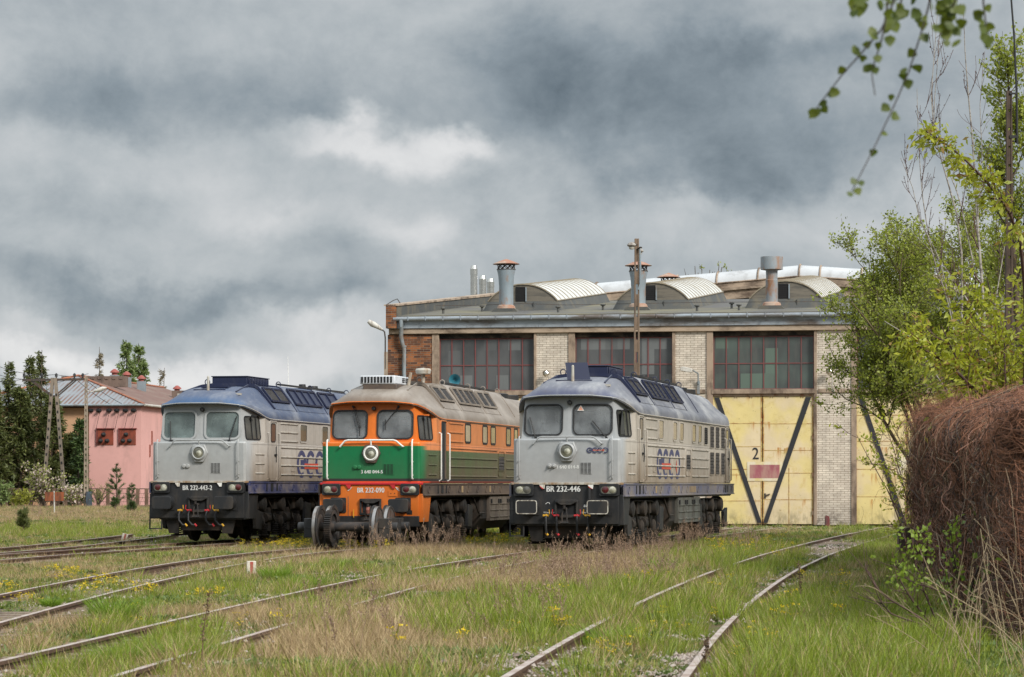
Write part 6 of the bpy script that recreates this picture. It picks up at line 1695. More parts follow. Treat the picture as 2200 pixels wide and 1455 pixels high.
# near yellow-green cherry behind the vine-covered hut
def cherry():
    rng = np.random.default_rng(31); base = np.array(at(2165, 1200, 53)); base[2] = float(gz(base[0], base[1])); r = plant('cherry_tree', base, 'bright yellow-green young cherry leaning out above the vine covered hut', 'tree')
    n0 = 17; D = np.stack([rng.uniform(-.20, .66, n0), rng.uniform(-.3, .3, n0), np.ones(n0)], 1)
    P0 = walk(rng, np.zeros((n0, 3)), D, rng.uniform(3.4, 6.0, n0), 12, .07, .03)
    limb = arr(*[at(x, y, d)-Vector(base) for x, y, d in ((2165, 1200, 53), (2200, 900, 52), (2206, 700, 51), (2198, 540, 50), (2165, 445, 49), (2115, 385, 48.5), (2055, 325, 48), (1990, 282, 47.5))])
    s = np.linspace(0, 7, 12); limb = np.stack([np.interp(s, np.arange(8), limb[:, i]) for i in range(3)], 1)
    limb2 = arr(*[at(x, y, d)-Vector(base) for x, y, d in ((2165, 1200, 53), (2150, 960, 52), (2110, 860, 51), (2050, 790, 50), (1985, 750, 49.5), (1945, 735, 49))]); limb2 = np.stack([np.interp(np.linspace(0, 5, 12), np.arange(6), limb2[:, i]) for i in range(3)], 1)
    P0 = np.concatenate([P0, limb[None], limb2[None]]); R0 = np.linspace(.05, .010, 12)[None]*np.ones((n0+2, 1))
    P1, R1 = grow(rng, P0[:n0], R0[:n0], 12, .52, 1, 50, .7, 1.7, 8, .12, .02)
    P1b, R1b = grow(rng, P0[n0:], R0[n0:], 34, .45, 1, 40, .25, .6, 8, .1, -.04)
    P2, R2 = grow(rng, P1, R1, 6, .15, 1, 40, .3, .7, 6, .12, .0)
    b = Bag()
    for P, Rr, n in ((P0, R0, 6), (P1, np.maximum(R1*.8, .008), 4), (P1b, np.maximum(R1b*.8, .006), 4), (P2, np.maximum(R2*.7, .005), 3)): b.add(*np_tubes(P, Rr, n))
    b.build('trunk', REDTW, r)
    q1, d1 = along_paths(rng, P2, 12, .1, 1, .08); q2, d2 = along_paths(rng, P1b, 22, .0, 1, .09)
    q = np.concatenate([q1, q2]); d = np.concatenate([d1, d2]); br = rng.random(len(q)) < .13; c = Bag()
    c.add(*leafquads(rng, q[~br], .14, .42, .55, d[~br], .6), 0); c.add(*leafquads(rng, q[br], .13, .35, .3, d[br], .6), 1)
    c.build('crown', [L_CHE, L_CHB], r)
cherry()

# birch overhead near the camera, its twigs hanging into the view
def near_birch():
    rng = np.random.default_rng(41); base = np.array([7.2, 11.6, -.2]); r = plant('hanging_birch', base, 'blurred birch twigs with round leaves hanging in from the top edge', 'tree')
    b = Bag()
    tr = walk(rng, np.zeros((1, 3)), arr((-.03, 0, 1)), np.array([7.5]), 14, .03, .05); b.add(*np_tubes(tr, np.linspace(.13, .05, 14)[None], 8))
    z0 = 3.9
    limbs = [[(7.15, 11.6, 3.9), (4.2, 10.4, 4.5), (1.9, 9.3, 3.95), (1.45, 9.0, 3.62), (1.2, 8.9, 3.38)], [(7.15, 11.6, 4.4), (4.3, 10.2, 5.0), (2.0, 9.2, 4.1), (1.50, 9.1, 3.7), (1.40, 9.0, 3.35)]]
    LP = np.stack([np.stack([np.interp(np.linspace(0, 4, 14), np.arange(5), np.array(l)[:, i]) for i in range(3)], 1) for l in limbs])-base
    b.add(*np_tubes(LP, np.linspace(.055, .006, 14)[None]*np.ones((2, 1)), 6))
    tw = [[(1960, -120), (1925, -10), (1906, 40), (1892, 66), (1842, 124), (1813, 156), (1769, 213), (1738, 256)], [(2010, -120), (2003, -20), (1996, 10), (1982, 62), (1954, 151), (1923, 223), (1872, 330), (1830, 411)],
          [(1925, -110), (1912, -30), (1905, 20), (1899, 62), (1893, 90), (1880, 130), (1872, 155), (1880, 205)], [(2070, -120), (2062, -50), (2052, 0), (2046, 20), (2043, 40), (2040, 60), (2038, 70), (2036, 86)],
          [(2120, -120), (2115, -60), (2112, 0), (2114, 20), (2116, 35), (2119, 55), (2122, 70), (2125, 92)], [(1870, -110), (1860, -60), (1852, -30), (1848, -10), (1846, 0), (1845, 4), (1845, 8), (1844, 14)],
          [(2020, -100), (2018, -50), (2025, -20), (2030, 5), (2033, 20), (2036, 35), (2030, 50), (2026, 70)], [(1990, -110), (1960, -50), (1945, -20), (1935, 5), (1930, 20), (1926, 30), (1920, 38), (1915, 45)]]
    lp = []; ld = []
    for k, t in enumerate(tw):
        d = 8.9+.25*math.sin(k*2.1)
        p = arr(*[at(x, y, d+.05*i) for i, (x, y) in enumerate(t)])-base
        p = np.stack([np.interp(np.linspace(0, 7, 20), np.arange(8), p[:, i]) for i in range(3)], 1)
        b.add(*np_tubes(p[None], np.linspace(.0045, .0018, 20)[None], 5))
        n = (17, 20, 13, 20, 13, 8, 20, 18)[k]
        q, dd = along_paths(rng, p[None], n, .22, 1.0, .012); lp.append(q); ld.append(dd)
    b.build('trunk', dirty('birch_twig_bark', (.14, .12, .12), (.07, .06, .06), .4, 20), r)
    q = np.concatenate(lp); N_ = len(q); a = rng.normal(0, .55, (N_, 3)); a[:, 2] -= 1; a = norm(a); w = norm(np.cross(a, rng.normal(0, .3, (N_, 3))+np.array([0, -1, 0]))); nn = np.cross(a, w)
    s = rng.uniform(.023, .042, N_)[:, None]
    prof = [(0, 0, 0), (.18, .46, .05), (.42, .50, .08), (.72, .30, .04), (1.0, 0, -.06), (.72, -.30, .04), (.42, -.50, .08), (.18, -.46, .05)]
    V = np.stack([q+a*s*(x+.25)+w*s*y+nn*s*z for x, y, z in prof], 1).reshape(-1, 3)
    i = np.arange(N_)[:, None]*8; Q = np.concatenate([i+np.array([[0, 1, 2, 7]]), i+np.array([[2, 3, 6, 7]]), i+np.array([[3, 4, 5, 6]])], 0)
    Q = np.concatenate([i+np.array([[0, 1, 2, 7]]), i+np.array([[7, 2, 3, 6]]), i+np.array([[6, 3, 4, 5]])], 0)
    Q[0:0] = Q[0:0]
    # last leaf segment order fix
    np_mesh('crown', V, Q, L_BIR, r)
near_birch()

# dead vines over an old hut at the right
def vine_hut():
    rng = np.random.default_rng(51); LX = lambda y: 6.42+.113*(y-40)
    base = np.array([LX(44)+2, 44, -.2]); r = plant('vine_covered_hut', base, 'dark old hut buried under reddish brown dead vines at the right edge', 'hut')
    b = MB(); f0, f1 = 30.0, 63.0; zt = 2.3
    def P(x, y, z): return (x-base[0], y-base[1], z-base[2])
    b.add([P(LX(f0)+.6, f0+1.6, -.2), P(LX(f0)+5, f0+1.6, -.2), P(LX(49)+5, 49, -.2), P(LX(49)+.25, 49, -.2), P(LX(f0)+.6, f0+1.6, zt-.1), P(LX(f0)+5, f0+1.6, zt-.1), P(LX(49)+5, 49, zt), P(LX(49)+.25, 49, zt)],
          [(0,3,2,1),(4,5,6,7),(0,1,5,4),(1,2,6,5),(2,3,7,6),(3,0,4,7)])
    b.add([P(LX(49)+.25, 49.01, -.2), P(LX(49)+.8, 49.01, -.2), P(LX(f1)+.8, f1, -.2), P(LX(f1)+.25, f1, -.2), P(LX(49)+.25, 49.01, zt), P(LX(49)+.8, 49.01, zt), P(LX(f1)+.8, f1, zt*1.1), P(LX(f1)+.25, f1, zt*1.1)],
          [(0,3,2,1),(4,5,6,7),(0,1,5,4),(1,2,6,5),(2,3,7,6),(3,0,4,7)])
    b.build('hut_wall', dirty('shade_dark_boards', (.035, .024, .018), (.06, .042, .03), .5, 2, (1, 1, .3), rough=1), r, smooth=False)  # near-black wall: shade of the hollow under the vines is put into its colour
    bag = Bag()
    def tubes(N_, K, fn, r0, r1, m):
        t = np.linspace(0, 1, K)[None]; A = fn(N_, t, K); N_ = len(A); rr_ = rng.uniform(r0, r1, N_)[:, None]*np.linspace(1, .6, K)[None]
        bag.add(*np_tubes(A-base, rr_, 3), m)
    def wig(N_, K, amp): return np.cumsum(rng.normal(0, amp, (N_, K)), 1)
    # curling strands that creep over a surface: (p, q) in the plane of the surface, o = distance off it
    def curl(N_, K, p0, q0, L, a0, kink=.32):
        a = a0[:, None]+rng.normal(0, .22, N_)[:, None]*np.arange(K)[None]+np.cumsum(rng.normal(0, kink, (N_, K)), 1); st = (L/(K-1))[:, None]
        p = p0[:, None]+np.cumsum(np.cos(a)*st, 1); q = q0[:, None]+np.cumsum(np.sin(a)*st, 1); return p, q
    def smooth(N_, K, amp):
        c = rng.normal(0, amp, (N_, 4)); t = np.linspace(0, 3, K); i = np.minimum(t.astype(int), 2); f = t-i; f = f*f*(3-2*f); return c[:, i]*(1-f)+c[:, i+1]*f
    lump = lambda y, z: .16*np.sin(y*.9+z*1.3)+.11*np.sin(y*2.3-z*2.1+1)+.06*np.sin(y*4.1+z*3.3)
    c1 = lambda v: np.clip(v, 0, 1)
    ZT = lambda y: np.minimum(3.05, 1.50+.0272*y)+.10*np.sin(y*1.3)+.06*np.sin(y*3.1+1)
    def left(down, far=.10, hole=.86):
        def fn(N_, t, K):
            y0 = rng.uniform(29.8, 63.2, N_); z0 = rng.uniform(-.05, 3.1, N_)
            a0 = np.where(rng.random(N_) < down, rng.normal(-PI/2, .55, N_), rng.uniform(0, 2*PI, N_))
            y, z = curl(N_, K, y0, z0, rng.uniform(.4, 1.6, N_), a0); y = y0[:, None]+(y-y0[:, None])*1.25
            out = np.abs(rng.normal(0, far, N_))[:, None]+smooth(N_, K, .06)+lump(y, z)
            cave = (y[:, 5] > 30.3) & (y[:, 5] < 37.5+1.5*np.sin(z[:, 5]*2)) & (z[:, 5] > .75) & (z[:, 5] < 2.12) & (rng.random(N_) < hole)
            y = y[~cave]; z = z[~cave]; out = out[~cave]
            fy = np.clip(30-y, 0, 3); fz = np.clip(z-ZT(y), 0, 3); wy, wz = c1(fy/.25), c1(fz/.25); yc = np.maximum(y, 30); zc = np.clip(z, -.18, ZT(y))
            ins = .20*c1(1-(ZT(y)-zc)/.5)**2+.16*c1(1-(yc-30)/.5)**2
            return np.stack([LX(yc)+.16+ins+fy+fz-out*(1-np.maximum(wy, wz)), yc-out*wy, zc+out*wz*.6], -1)
        return fn
    tubes(7600, 14, left(.5), .0022, .0055, 0); tubes(4200, 14, left(.65), .003, .008, 1); tubes(220, 14, left(.75, .16), .007, .015, 1); tubes(260, 14, left(.6, .2), .006, .012, 0); tubes(110, 14, left(.6, .18), .006, .011, 3); tubes(2200, 14, left(.3), .002, .005, 2); tubes(500, 14, left(.6, .25), .0025, .006, 3); tubes(260, 14, left(.1, .5), .002, .0045, 0)
    def top(N_, t, K):
        y0 = rng.uniform(29.8, 62.5, N_); wmax = np.where(y0 < 49, 4.6, .8); x0 = LX(y0)+rng.uniform(-.02, 1, N_)*wmax
        x, y = curl(N_, K, x0, y0, rng.uniform(.4, 1.5, N_), rng.uniform(0, 2*PI, N_))
        fx = np.clip(LX(y)+.1-x, 0, 2); fy = np.clip(30-y, 0, 2); up = np.abs(rng.normal(0, .07, N_))[:, None]+smooth(N_, K, .05)+.13*np.sin(x*2.9+y*.9)+.09*np.sin(x*5.3-y*2)
        drop = ((fx+fy)[:, 8] > .45) & (rng.random(N_) < .85); x, y, fx, fy, up = x[~drop], y[~drop], fx[~drop], fy[~drop], up[~drop]
        z = ZT(y)+up-.16*c1(1-(x-LX(y))/.6)**2-.12*c1(1-(y-30)/.6)**2-fx-fy
        return np.stack([np.maximum(x, LX(y)+.1)-up*c1(fx/.2), np.maximum(y, 30)-up*c1(fy/.2), z], -1)
    tubes(7000, 12, top, .002, .0055, 2); tubes(2600, 12, top, .0025, .006, 0); tubes(900, 12, top, .003, .006, 1)
    def stray(N_, t, K):       # loose ends springing from the top and the shoulder
        y0 = rng.uniform(29.8, 62.0, N_); x0 = LX(y0)+rng.uniform(.0, 1, N_)**2*np.where(y0 < 49, 4.0, .6)
        D = np.stack([rng.normal(-.35, .6, N_), rng.normal(0, .6, N_), rng.uniform(.2, 1, N_)], 1)
        return walk(rng, np.stack([x0, y0, ZT(y0)-.05], 1), D, rng.uniform(.2, .75, N_), K, .22, -.10)
    tubes(700, 10, stray, .002, .0045, 0); tubes(500, 10, stray, .002, .004, 2)
    def front(N_, t, K):
        side = rng.random(N_) < .72; x0 = LX(30)+np.where(side, np.abs(rng.normal(0, .20, N_))-.05, rng.uniform(-.1, 4.6, N_)); z0 = np.where(side, rng.uniform(.0, 2.5, N_), rng.uniform(2.1, 2.5, N_))
        x, z = curl(N_, K, x0, z0, np.where(side, rng.uniform(.4, 1.4, N_), rng.uniform(.2, .7, N_)), np.where(rng.random(N_) < .6, rng.normal(-PI/2, .6, N_), rng.uniform(0, 2*PI, N_)))
        cave = (z[:, 6] > .8) & (z[:, 6] < 1.95) & (rng.random(N_) < .88); x = x[~cave]; z = z[~cave]; N_ = len(x)
        fx = np.clip(LX(30)+.1-x, 0, 2); fz = np.clip(z-ZT(30.), 0, 2); out = np.abs(rng.normal(0, .09, N_))[:, None]+smooth(N_, K, .06)+.10*np.sin(x*2.3+z*1.7)
        return np.stack([np.maximum(x, LX(30)+.1)-out*c1(fx/.2), 29.95+fx+fz-out*(1-c1((fx+fz)/.2)), np.clip(z, -.18, ZT(30.))+out*c1(fz/.2)*.5], -1)
    tubes(2900, 14, front, .002, .0055, 0); tubes(900, 14, front, .002, .005, 2); tubes(700, 14, front, .003, .007, 1)
    def stems(N_, t, K):
        x0 = LX(30)+rng.uniform(-.1, 2.4, N_); x, z = curl(N_, K, x0, np.full(N_, -.2), rng.uniform(.8, 2.5, N_), rng.normal(PI/2, .45, N_), .14)
        return np.stack([np.maximum(x, LX(30)-.4), 29.6-rng.uniform(0, .6, N_)[:, None]+smooth(N_, K, .08), np.clip(z, -.2, 2.9)], -1)
    tubes(60, 16, stems, .004, .011, 3); tubes(420, 16, stems, .002, .006, 1); tubes(160, 16, stems, .002, .005, 0)
    def cavestems(N_, t, K):
        y0 = rng.uniform(30.2, 39, N_); y, z = curl(N_, K, y0, rng.uniform(-.2, .6, N_), rng.uniform(.8, 2.4, N_), rng.normal(PI/2, .45, N_), .16)
        return np.stack([LX(y)+.05-np.abs(rng.normal(0, .12, N_))[:, None]+smooth(N_, K, .08), y, np.clip(z, -.2, 2.5)], -1)
    tubes(70, 16, cavestems, .003, .010, 3); tubes(160, 16, cavestems, .002, .006, 1); tubes(90, 16, cavestems, .002, .005, 0)
    vm = [dirty('dead_vine_brown', (.235, .108, .062), (.14, .07, .045), .4, 3), dirty('dead_vine_dark', (.055, .030, .021), (.03, .019, .015), .4, 3), dirty('dead_vine_red', (.35, .155, .085), (.23, .11, .065), .4, 3), dirty('pale_dry_stem', (.27, .20, .125), (.17, .115, .075), .4, 3)]
    bag.build('vine_tangle', vm, r)
    # some fresh leaves in the tangle
    yy = rng.uniform(29.4, 40, 240); q = np.stack([LX(yy)-np.abs(rng.normal(0, .25, 240)), yy, np.abs(rng.normal(0, .5, 240))-.1], 1)-base
    c = Bag(); c.add(*leafquads(rng, q, .085, .8, .2)); c.build('leaves', leafmat('bramble_leaf', (.10, .17, .02), (.17, .25, .035)), r)
vine_hut()
def thicket():
    rng = np.random.default_rng(57); base = np.array(at(1990, 1192, 65.5)); base[2] = float(gz(base[0], base[1])); r = plant('thicket_bush', base, 'twiggy bush with sparse yellow-green leaves between the right doors and the vine covered hut', 'bush')
    n0 = 15; D = np.stack([rng.normal(-.06, .20, n0), rng.normal(0, .25, n0), np.ones(n0)], 1)
    P0 = walk(rng, rng.normal(0, .15, (n0, 3))*[1, 1, 0], D, rng.uniform(1.8, 3.8, n0), 12, .08, .0); R0 = np.linspace(.020, .006, 12)[None]*np.ones((n0, 1))
    P1, R1 = grow(rng, P0, R0, 8, .15, 1, 50, .5, 1.3, 8, .14, .0); P2, R2 = grow(rng, P1, R1, 4, .2, 1, 45, .2, .5, 5, .15, .0)
    b = Bag()
    for P, Rr, n in ((P0, R0, 5), (P1, np.maximum(R1, .006), 4), (P2, np.maximum(R2, .0045), 3)): b.add(*np_tubes(P, Rr, n))
    b.build('trunk', REDTW, r)
    q, d = along_paths(rng, P2, 4, .2, 1, .03); c = Bag(); c.add(*leafquads(rng, q, .10, .55)); c.build('crown', [L_CHE], r)
thicket()
# old post at the far end of the vines
p = at(1942, 1196, 62.5); p.z = -.2
b = MB(); b.box(-.13, .13, -.12, .12, 0, .86); b.box(.14, .40, .02, .1, 0, .78)
o = b.build('gate_post', dirty('dark_old_timber', (.07, .048, .036), (.13, .09, .065), .4, 4, (1, 1, .3), rough=.95), None, bevel=.015); o.location = p
tag(o, 'short dark timber post at the far foot of the vine covered hut', 'post')
b = MB()
rr = random.Random(3); q = at(1895, 1222, 58)
for i in range(14):
    a = rr.uniform(-.25, .25); y = rr.uniform(-.4, .4); z = rr.uniform(.02, .2); l = rr.uniform(.5, 1.0)
    b.bar((-l*.5, y, z-.05), (l*.5, y+a, z+.08), .03, .03)
o = b.build('stick_pile', dirty('grey_sticks', (.17, .125, .10), (.09, .065, .05), .4, 5), None); o.location = (q.x, q.y, -.2); tag(o, 'small heap of grey sticks in the grass left of the hut', 'stick heap')

# dark bare shrub and reeds in the right foreground
def shrub():
    rng = np.random.default_rng(61); base = np.array(at(2080, 1400, 29.5)); base[2] = float(gz(base[0], base[1])); r = plant('bare_shrub', base, 'dark arching shrub with few fresh leaves in the right foreground grass', 'shrub')
    b = Bag()
    arcs = [((2110, 1425), (2040, 1372), (1975, 1325), (1915, 1290), (1882, 1262), (1862, 1228)), ((2100, 1400), (2040, 1360), (1960, 1335), (1915, 1320), (1890, 1290), (1878, 1258)), ((2080, 1400), (2060, 1330), (2040, 1280), (2000, 1262), (1970, 1255), (1938, 1238)),
            ((2060, 1390), (2000, 1340), (1960, 1290), (1935, 1250), (1925, 1215), (1922, 1195)), ((2070, 1400), (2010, 1330), (1985, 1270), (1968, 1220), (1960, 1190), (1955, 1165)), ((2080, 1400), (2050, 1320), (2020, 1250), (2005, 1210), (1996, 1180), (1990, 1150)), ((2090, 1410), (2075, 1320), (2060, 1250), (2050, 1200), (2046, 1170), (2044, 1150))]
    P = np.stack([np.stack([np.interp(np.linspace(0, 5, 14), np.arange(6), (arr(*[at(x, y, 29.5+.3*k-.1*i) for i, (x, y) in enumerate(a)])-base)[:, j]) for j in range(3)], 1) for k, a in enumerate(arcs)])
    Rr = np.linspace(.013, .005, 14)[None]*np.ones((len(arcs), 1)); b.add(*np_tubes(P, Rr, 5))
    S, SR = grow(rng, P, Rr, 9, .25, 1, 35, .25, .6, 7, .1, .06, rf=.6); b.add(*np_tubes(S, np.maximum(SR, .003), 4)); b.build('trunk', REDTW, r)
    q, d = along_paths(rng, S[18:], 7, .1, 1, .03); q2, d2 = along_paths(rng, P[2:], 16, .3, 1, .04)
    c = Bag(); c.add(*leafquads(rng, np.concatenate([q, q2]), .062, .6, 0, np.concatenate([d, d2]), .8)); c.build('crown', leafmat('fresh_shrub_leaf', (.17, .25, .02), (.27, .36, .04), .45), r)
shrub()
def reeds():
    rng = np.random.default_rng(71); base = np.array(at(2130, 1440, 27)); base[2] = float(gz(base[0], base[1])); r = plant('dry_reeds', base, 'tall dry straw coloured reeds in the bottom right corner', 'reeds')
    n = 42; x = rng.uniform(-.55, .9, n); y = rng.uniform(-1.2, 1.6, n); D = np.stack([rng.normal(-.15, .42, n), rng.normal(0, .2, n), np.ones(n)], 1)
    P = walk(rng, np.stack([x, y, np.zeros(n)], 1), D, rng.uniform(.5, 1.5, n), 9, .05, -.05); b = Bag(); b.add(*np_tubes(P, np.linspace(.0042, .002, 9)[None]*rng.uniform(.6, 1.5, n)[:, None], 4))
    S, SR = grow(rng, P[:40], np.full((40, 9), .004), 3, .4, .95, 30, .15, .45, 5, .1, -.1); b.add(*np_tubes(S, np.full(SR.shape, .0022), 3)); b.build('stalks', dirty('straw', (.36, .28, .17), (.22, .15, .09), .4, 4), r)
reeds()
# dead dock stalks standing in the grass
def dock(px, py, h, dark, label, lean=.05):
    rng = np.random.default_rng(px); p = ground_at(px, py); r = plant('dead_dock_stalk', p, label, 'dead plant', 'dead stalks in the grass')
    P = walk(rng, np.zeros((1, 3)), arr((lean, 0, 1)), np.array([h]), 9, .03, .02); b = Bag(); b.add(*np_tubes(P, np.linspace(.008, .004, 9)[None], 5))
    col = (.12, .075, .045) if dark else (.17, .11, .06)
    m = simple('dock_stalk_brown', col, .9); b.build('stalk', m, r)
    q, d = along_paths(rng, P, 120, .35, 1, .012); c = Bag(); c.add(*leafquads(rng, q, .03, .6, -.4)); c.build('seed_head', m, r)
dock(432, 1462, .78, False, 'brown dead seed stalk standing in the left foreground grass')
dock(1722, 1325, .66, True, 'dark dead stalk leaning beside the right rail of the overgrown track', -.12)
dock(1512, 1455, .3, True, 'small dead seed head low in the foreground grass right of centre', .1)

# ------------------------------------------------------------------ far trees on the left
def spruce(px, ytop, d, w, label, mats, group, seed, ybot=1088, dens=1.0, thin=0):
    rng = np.random.default_rng(seed); base = np.array(at(px, ybot, d)); base[2] = 0; h = (HZ-ytop)*d/F+CAMZ; rad = w*d/F/2
    r = plant('spruce_tree', base, label, 'tree', group)
    P0 = walk(rng, np.zeros((1, 3)), arr((0, 0, 1)), np.array([h]), 12, .01, .05); P0[:, :, :2] *= .5; b = Bag(); b.add(*np_tubes(P0, np.linspace(.16, .02, 12)[None], 6))
    n = int(190*dens); t = rng.uniform(.04, .985, n)**.85; z = t*h; a = rng.uniform(0, 2*PI, n); L = rad*(1-t)**.75*rng.uniform(.65, 1.15, n)+.12
    if thin: L = np.where(t > .60, L*.8*rng.uniform(.4, 1.3, n), L*1.1)
    D = np.stack([np.cos(a), np.sin(a), np.full(n, -.12)], 1); S = np.stack([np.zeros(n), np.zeros(n), z], 1)
    P1 = walk(rng, S, D, L, 7, .07, .06); b.add(*np_tubes(P1, np.linspace(.03, .01, 7)[None]*np.ones((n, 1)), 3))
    b.build('trunk', BARK, r)
    k = int(44*dens) if not thin else 26
    q, d_ = along_paths(rng, P1, k, .1, 1, .06); q[:, 2] -= np.abs(rng.normal(0, .10, len(q))); c = Bag()
    c.add(*leafquads(rng, q, (.34 if not thin else .25), .30, .35, d_, .7)); c.build('crown', mats, r)
DK = 'dark spruces behind the fence'
spruce(20, 775, 200, 105, 'dark spruce at the left edge with a thin spire top', L_SPR, DK, 1, thin=1)
spruce(66, 762, 201.5, 120, 'dark spruce with the taller left one of two twin spires', L_SPR, DK, 2, thin=1)
spruce(87, 752, 202.5, 110, 'dark spruce with the tallest thin spire, left of the crossarm pole', L_SPR, DK, 3, thin=1)
spruce(112, 850, 200, 120, 'broad dark spruce behind the A-frame pole', L_SPR, DK, 4)
spruce(44, 830, 199.5, 120, 'broad low dark spruce between the left edge and the A-frame pole', L_SPR, DK, 5)
spruce(-14, 830, 199, 110, 'dark spruce cut by the left edge of the view', L_SPR, DK, 6)
spruce(150, 930, 201, 75, 'shorter dark conifer touching the peach wall', L_SPR, DK, 7)
spruce(171, 900, 199, 46, 'slim green conifer between the peach wall and the slotted pole', L_PIN, DK, 8, dens=.6)
spruce(272, 730, 268, 120, 'tall light green larch behind the pink house roof', L_SPR2, 'larches behind the pink house', 9, dens=.95)
spruce(300, 737, 272, 112, 'second light green larch with rounder right side behind the roof', L_SPR2, 'larches behind the pink house', 10, dens=.95)
spruce(213, 745, 262, 66, 'pale nearly bare larch left of the green larches', L_PALE, 'larches behind the pink house', 12, dens=.45, thin=1)
spruce(348, 790, 280, 44, 'small pale bare larch right of the green larches', L_PALE, 'larches behind the pink house', 13, dens=.4, thin=1)
def pine(px, ytop, ybot, d, w, label, seed, mat=None):
    rng = np.random.default_rng(seed); base = np.array(at(px, ybot, d)); base[2] = float(gz(base[0], base[1])); h = (ybot-ytop)*d/F; rad = w*d/F/2
    r = plant('young_pine', base, label, 'tree', 'young pines in the far grass')
    P0 = arr((0, 0, 0), (0.02, 0, h*.5), (0, 0, h))[None]; b = Bag(); b.add(*np_tubes(P0, np.array([[.05, .035, .012]]), 5))
    n = 26; t = np.round(rng.uniform(.15, .95, n)*7)/7; a = rng.uniform(0, 2*PI, n); L = rad*(1.05-t)*rng.uniform(.8, 1.2, n)+.1
    P1 = walk(rng, np.stack([0*t, 0*t, t*h], 1), np.stack([np.cos(a), np.sin(a), np.full(n, .3)], 1), L, 5, .04, .12); b.add(*np_tubes(P1, np.full((n, 5), .015), 3)); b.build('trunk', BARK, r)
    q, d_ = along_paths(rng, P1, 46, .25, 1, .02); q = np.concatenate([q, along_paths(rng, P0, 60, .8, 1, .03)[0]]); d_ = np.concatenate([d_, np.tile([0, 0, 1.], (60, 1))]); c = Bag()
    c.add(*leafquads(rng, q, .17*max(1, h/2), .12, -.5, d_, .6)); c.build('crown', mat or L_PIN, r)
pine(250, 1003, 1092, 188, 52, 'young pine in front of the pink wall', 1)
pine(283, 1040, 1092, 190, 26, 'small slim pine beside the larger young pine', 2)
pine(50, 1113, 1160, 98, 24, 'tiny dark pine seedling alone in the left meadow', 3, L_SPR)
pine(247, 1078, 1102, 170, 22, 'low pine seedling in the grass below the pink wall', 4)
pine(283, 1088, 1106, 160, 16, 'tiniest pine seedling next to the leftmost locomotive', 5)
def bush(px, ytop, ybot, d, w, label, seed, mats, share=0.0, cat='bush', ls=.16, nb=40):
    rng = np.random.default_rng(seed); base = np.array(at(px, ybot, d)); base[2] = float(gz(base[0], base[1])); h = (ybot-ytop)*d/F; rad = w*d/F/2
    r = plant('bush', base, label, cat, 'bushes along the wire fence')
    a = rng.uniform(0, 2*PI, nb); k = rng.uniform(0, 1, nb)**.5*rad; D = np.stack([np.cos(a)*k, np.sin(a)*k, np.full(nb, h)], 1); L = np.linalg.norm(D, axis=1)*rng.uniform(.5, 1.05, nb)
    P = walk(rng, np.zeros((nb, 3)), D, L, 8, .12, .0); b = Bag(); b.add(*np_tubes(P, np.linspace(.03, .01, 8)[None]*np.ones((nb, 1)), 3))
    S, SR = grow(rng, P, np.full((nb, 8), .015), 6, .3, 1, 50, .3*rad, .6*rad, 5, .15, .02); b.add(*np_tubes(S, np.full(SR.shape, .008), 3)); b.build('trunk', BARK, r)
    q, d_ = along_paths(rng, S, 8, .1, 1, .06); f = rng.random(len(q)) < share; c = Bag(); c.add(*leafquads(rng, q[~f], ls, .55), 0)
    if f.any(): c.add(*leafquads(rng, q[f], ls*.9, .8), 1)
    c.build('crown', mats, r)
bush(95, 983, 1088, 193, 88, 'pale green fruit bush with pinkish blossom before the A-frame pole', 1, [L_YEL, L_FLO], .35, nb=36)
bush(160, 1040, 1088, 192, 56, 'low white blossoming bush beside the slotted pole', 2, [L_YEL, L_FLO], .5, nb=22)
bush(45, 1058, 1092, 190, 60, 'low yellow-green bush behind the left part of the fence', 3, [leafmat('broom_yellow_green', (.20, .22, .02), (.30, .29, .03))], nb=24)
bush(3, 1040, 1100, 180, 30, 'green bush cut by the left edge of the view', 4, [L_SPR2], nb=24)
bush(212, 1030, 1090, 192, 60, 'thin leafless bush at the foot of the pink wall', 5, [L_YEL], nb=14, ls=.08)
bush(1500, 575, 1090, 190, 60, 'treetop with sparse buds rising behind the white ridge rooflight', 6, [L_YEL], nb=16, ls=.12) if False else None
def far_twigs():
    rng = np.random.default_rng(8); base = np.array(at(1505, 1080, 185)); base[2] = 0; r = plant('poplar_tree', base, 'sparse treetop of thin budding twigs just above the white hall rooflight', 'tree')
    tops = [(1473, 588), (1484, 592), (1493, 572), (1500, 586), (1508, 578), (1525, 580), (1531, 584), (1545, 570), (1551, 574), (1565, 582)]
    b = Bag(); P = []
    for x, y in tops:
        e = np.array(at(x, y, 185))-base; P.append(np.stack([np.linspace(0, 1, 8)**2*e[0], 0*np.linspace(0, 1, 8), np.linspace(0, 1, 8)*e[2]], 1))
    P = np.stack(P); b.add(*np_tubes(P, np.linspace(.12, .02, 8)[None]*np.ones((len(P), 1)), 4))
    S, SR = grow(rng, P, np.full((len(P), 8), .03), 10, .75, 1, 30, .4, 1.0, 5, .08, .1); b.add(*np_tubes(S, np.full(SR.shape, .014), 3)); b.build('trunk', BARK, r)
    q, d = along_paths(rng, np.concatenate([S[40:]]), 5, .3, 1, .05); c = Bag(); c.add(*leafquads(rng, q, .17, .6)); c.build('crown', L_WIL, r)
far_twigs()

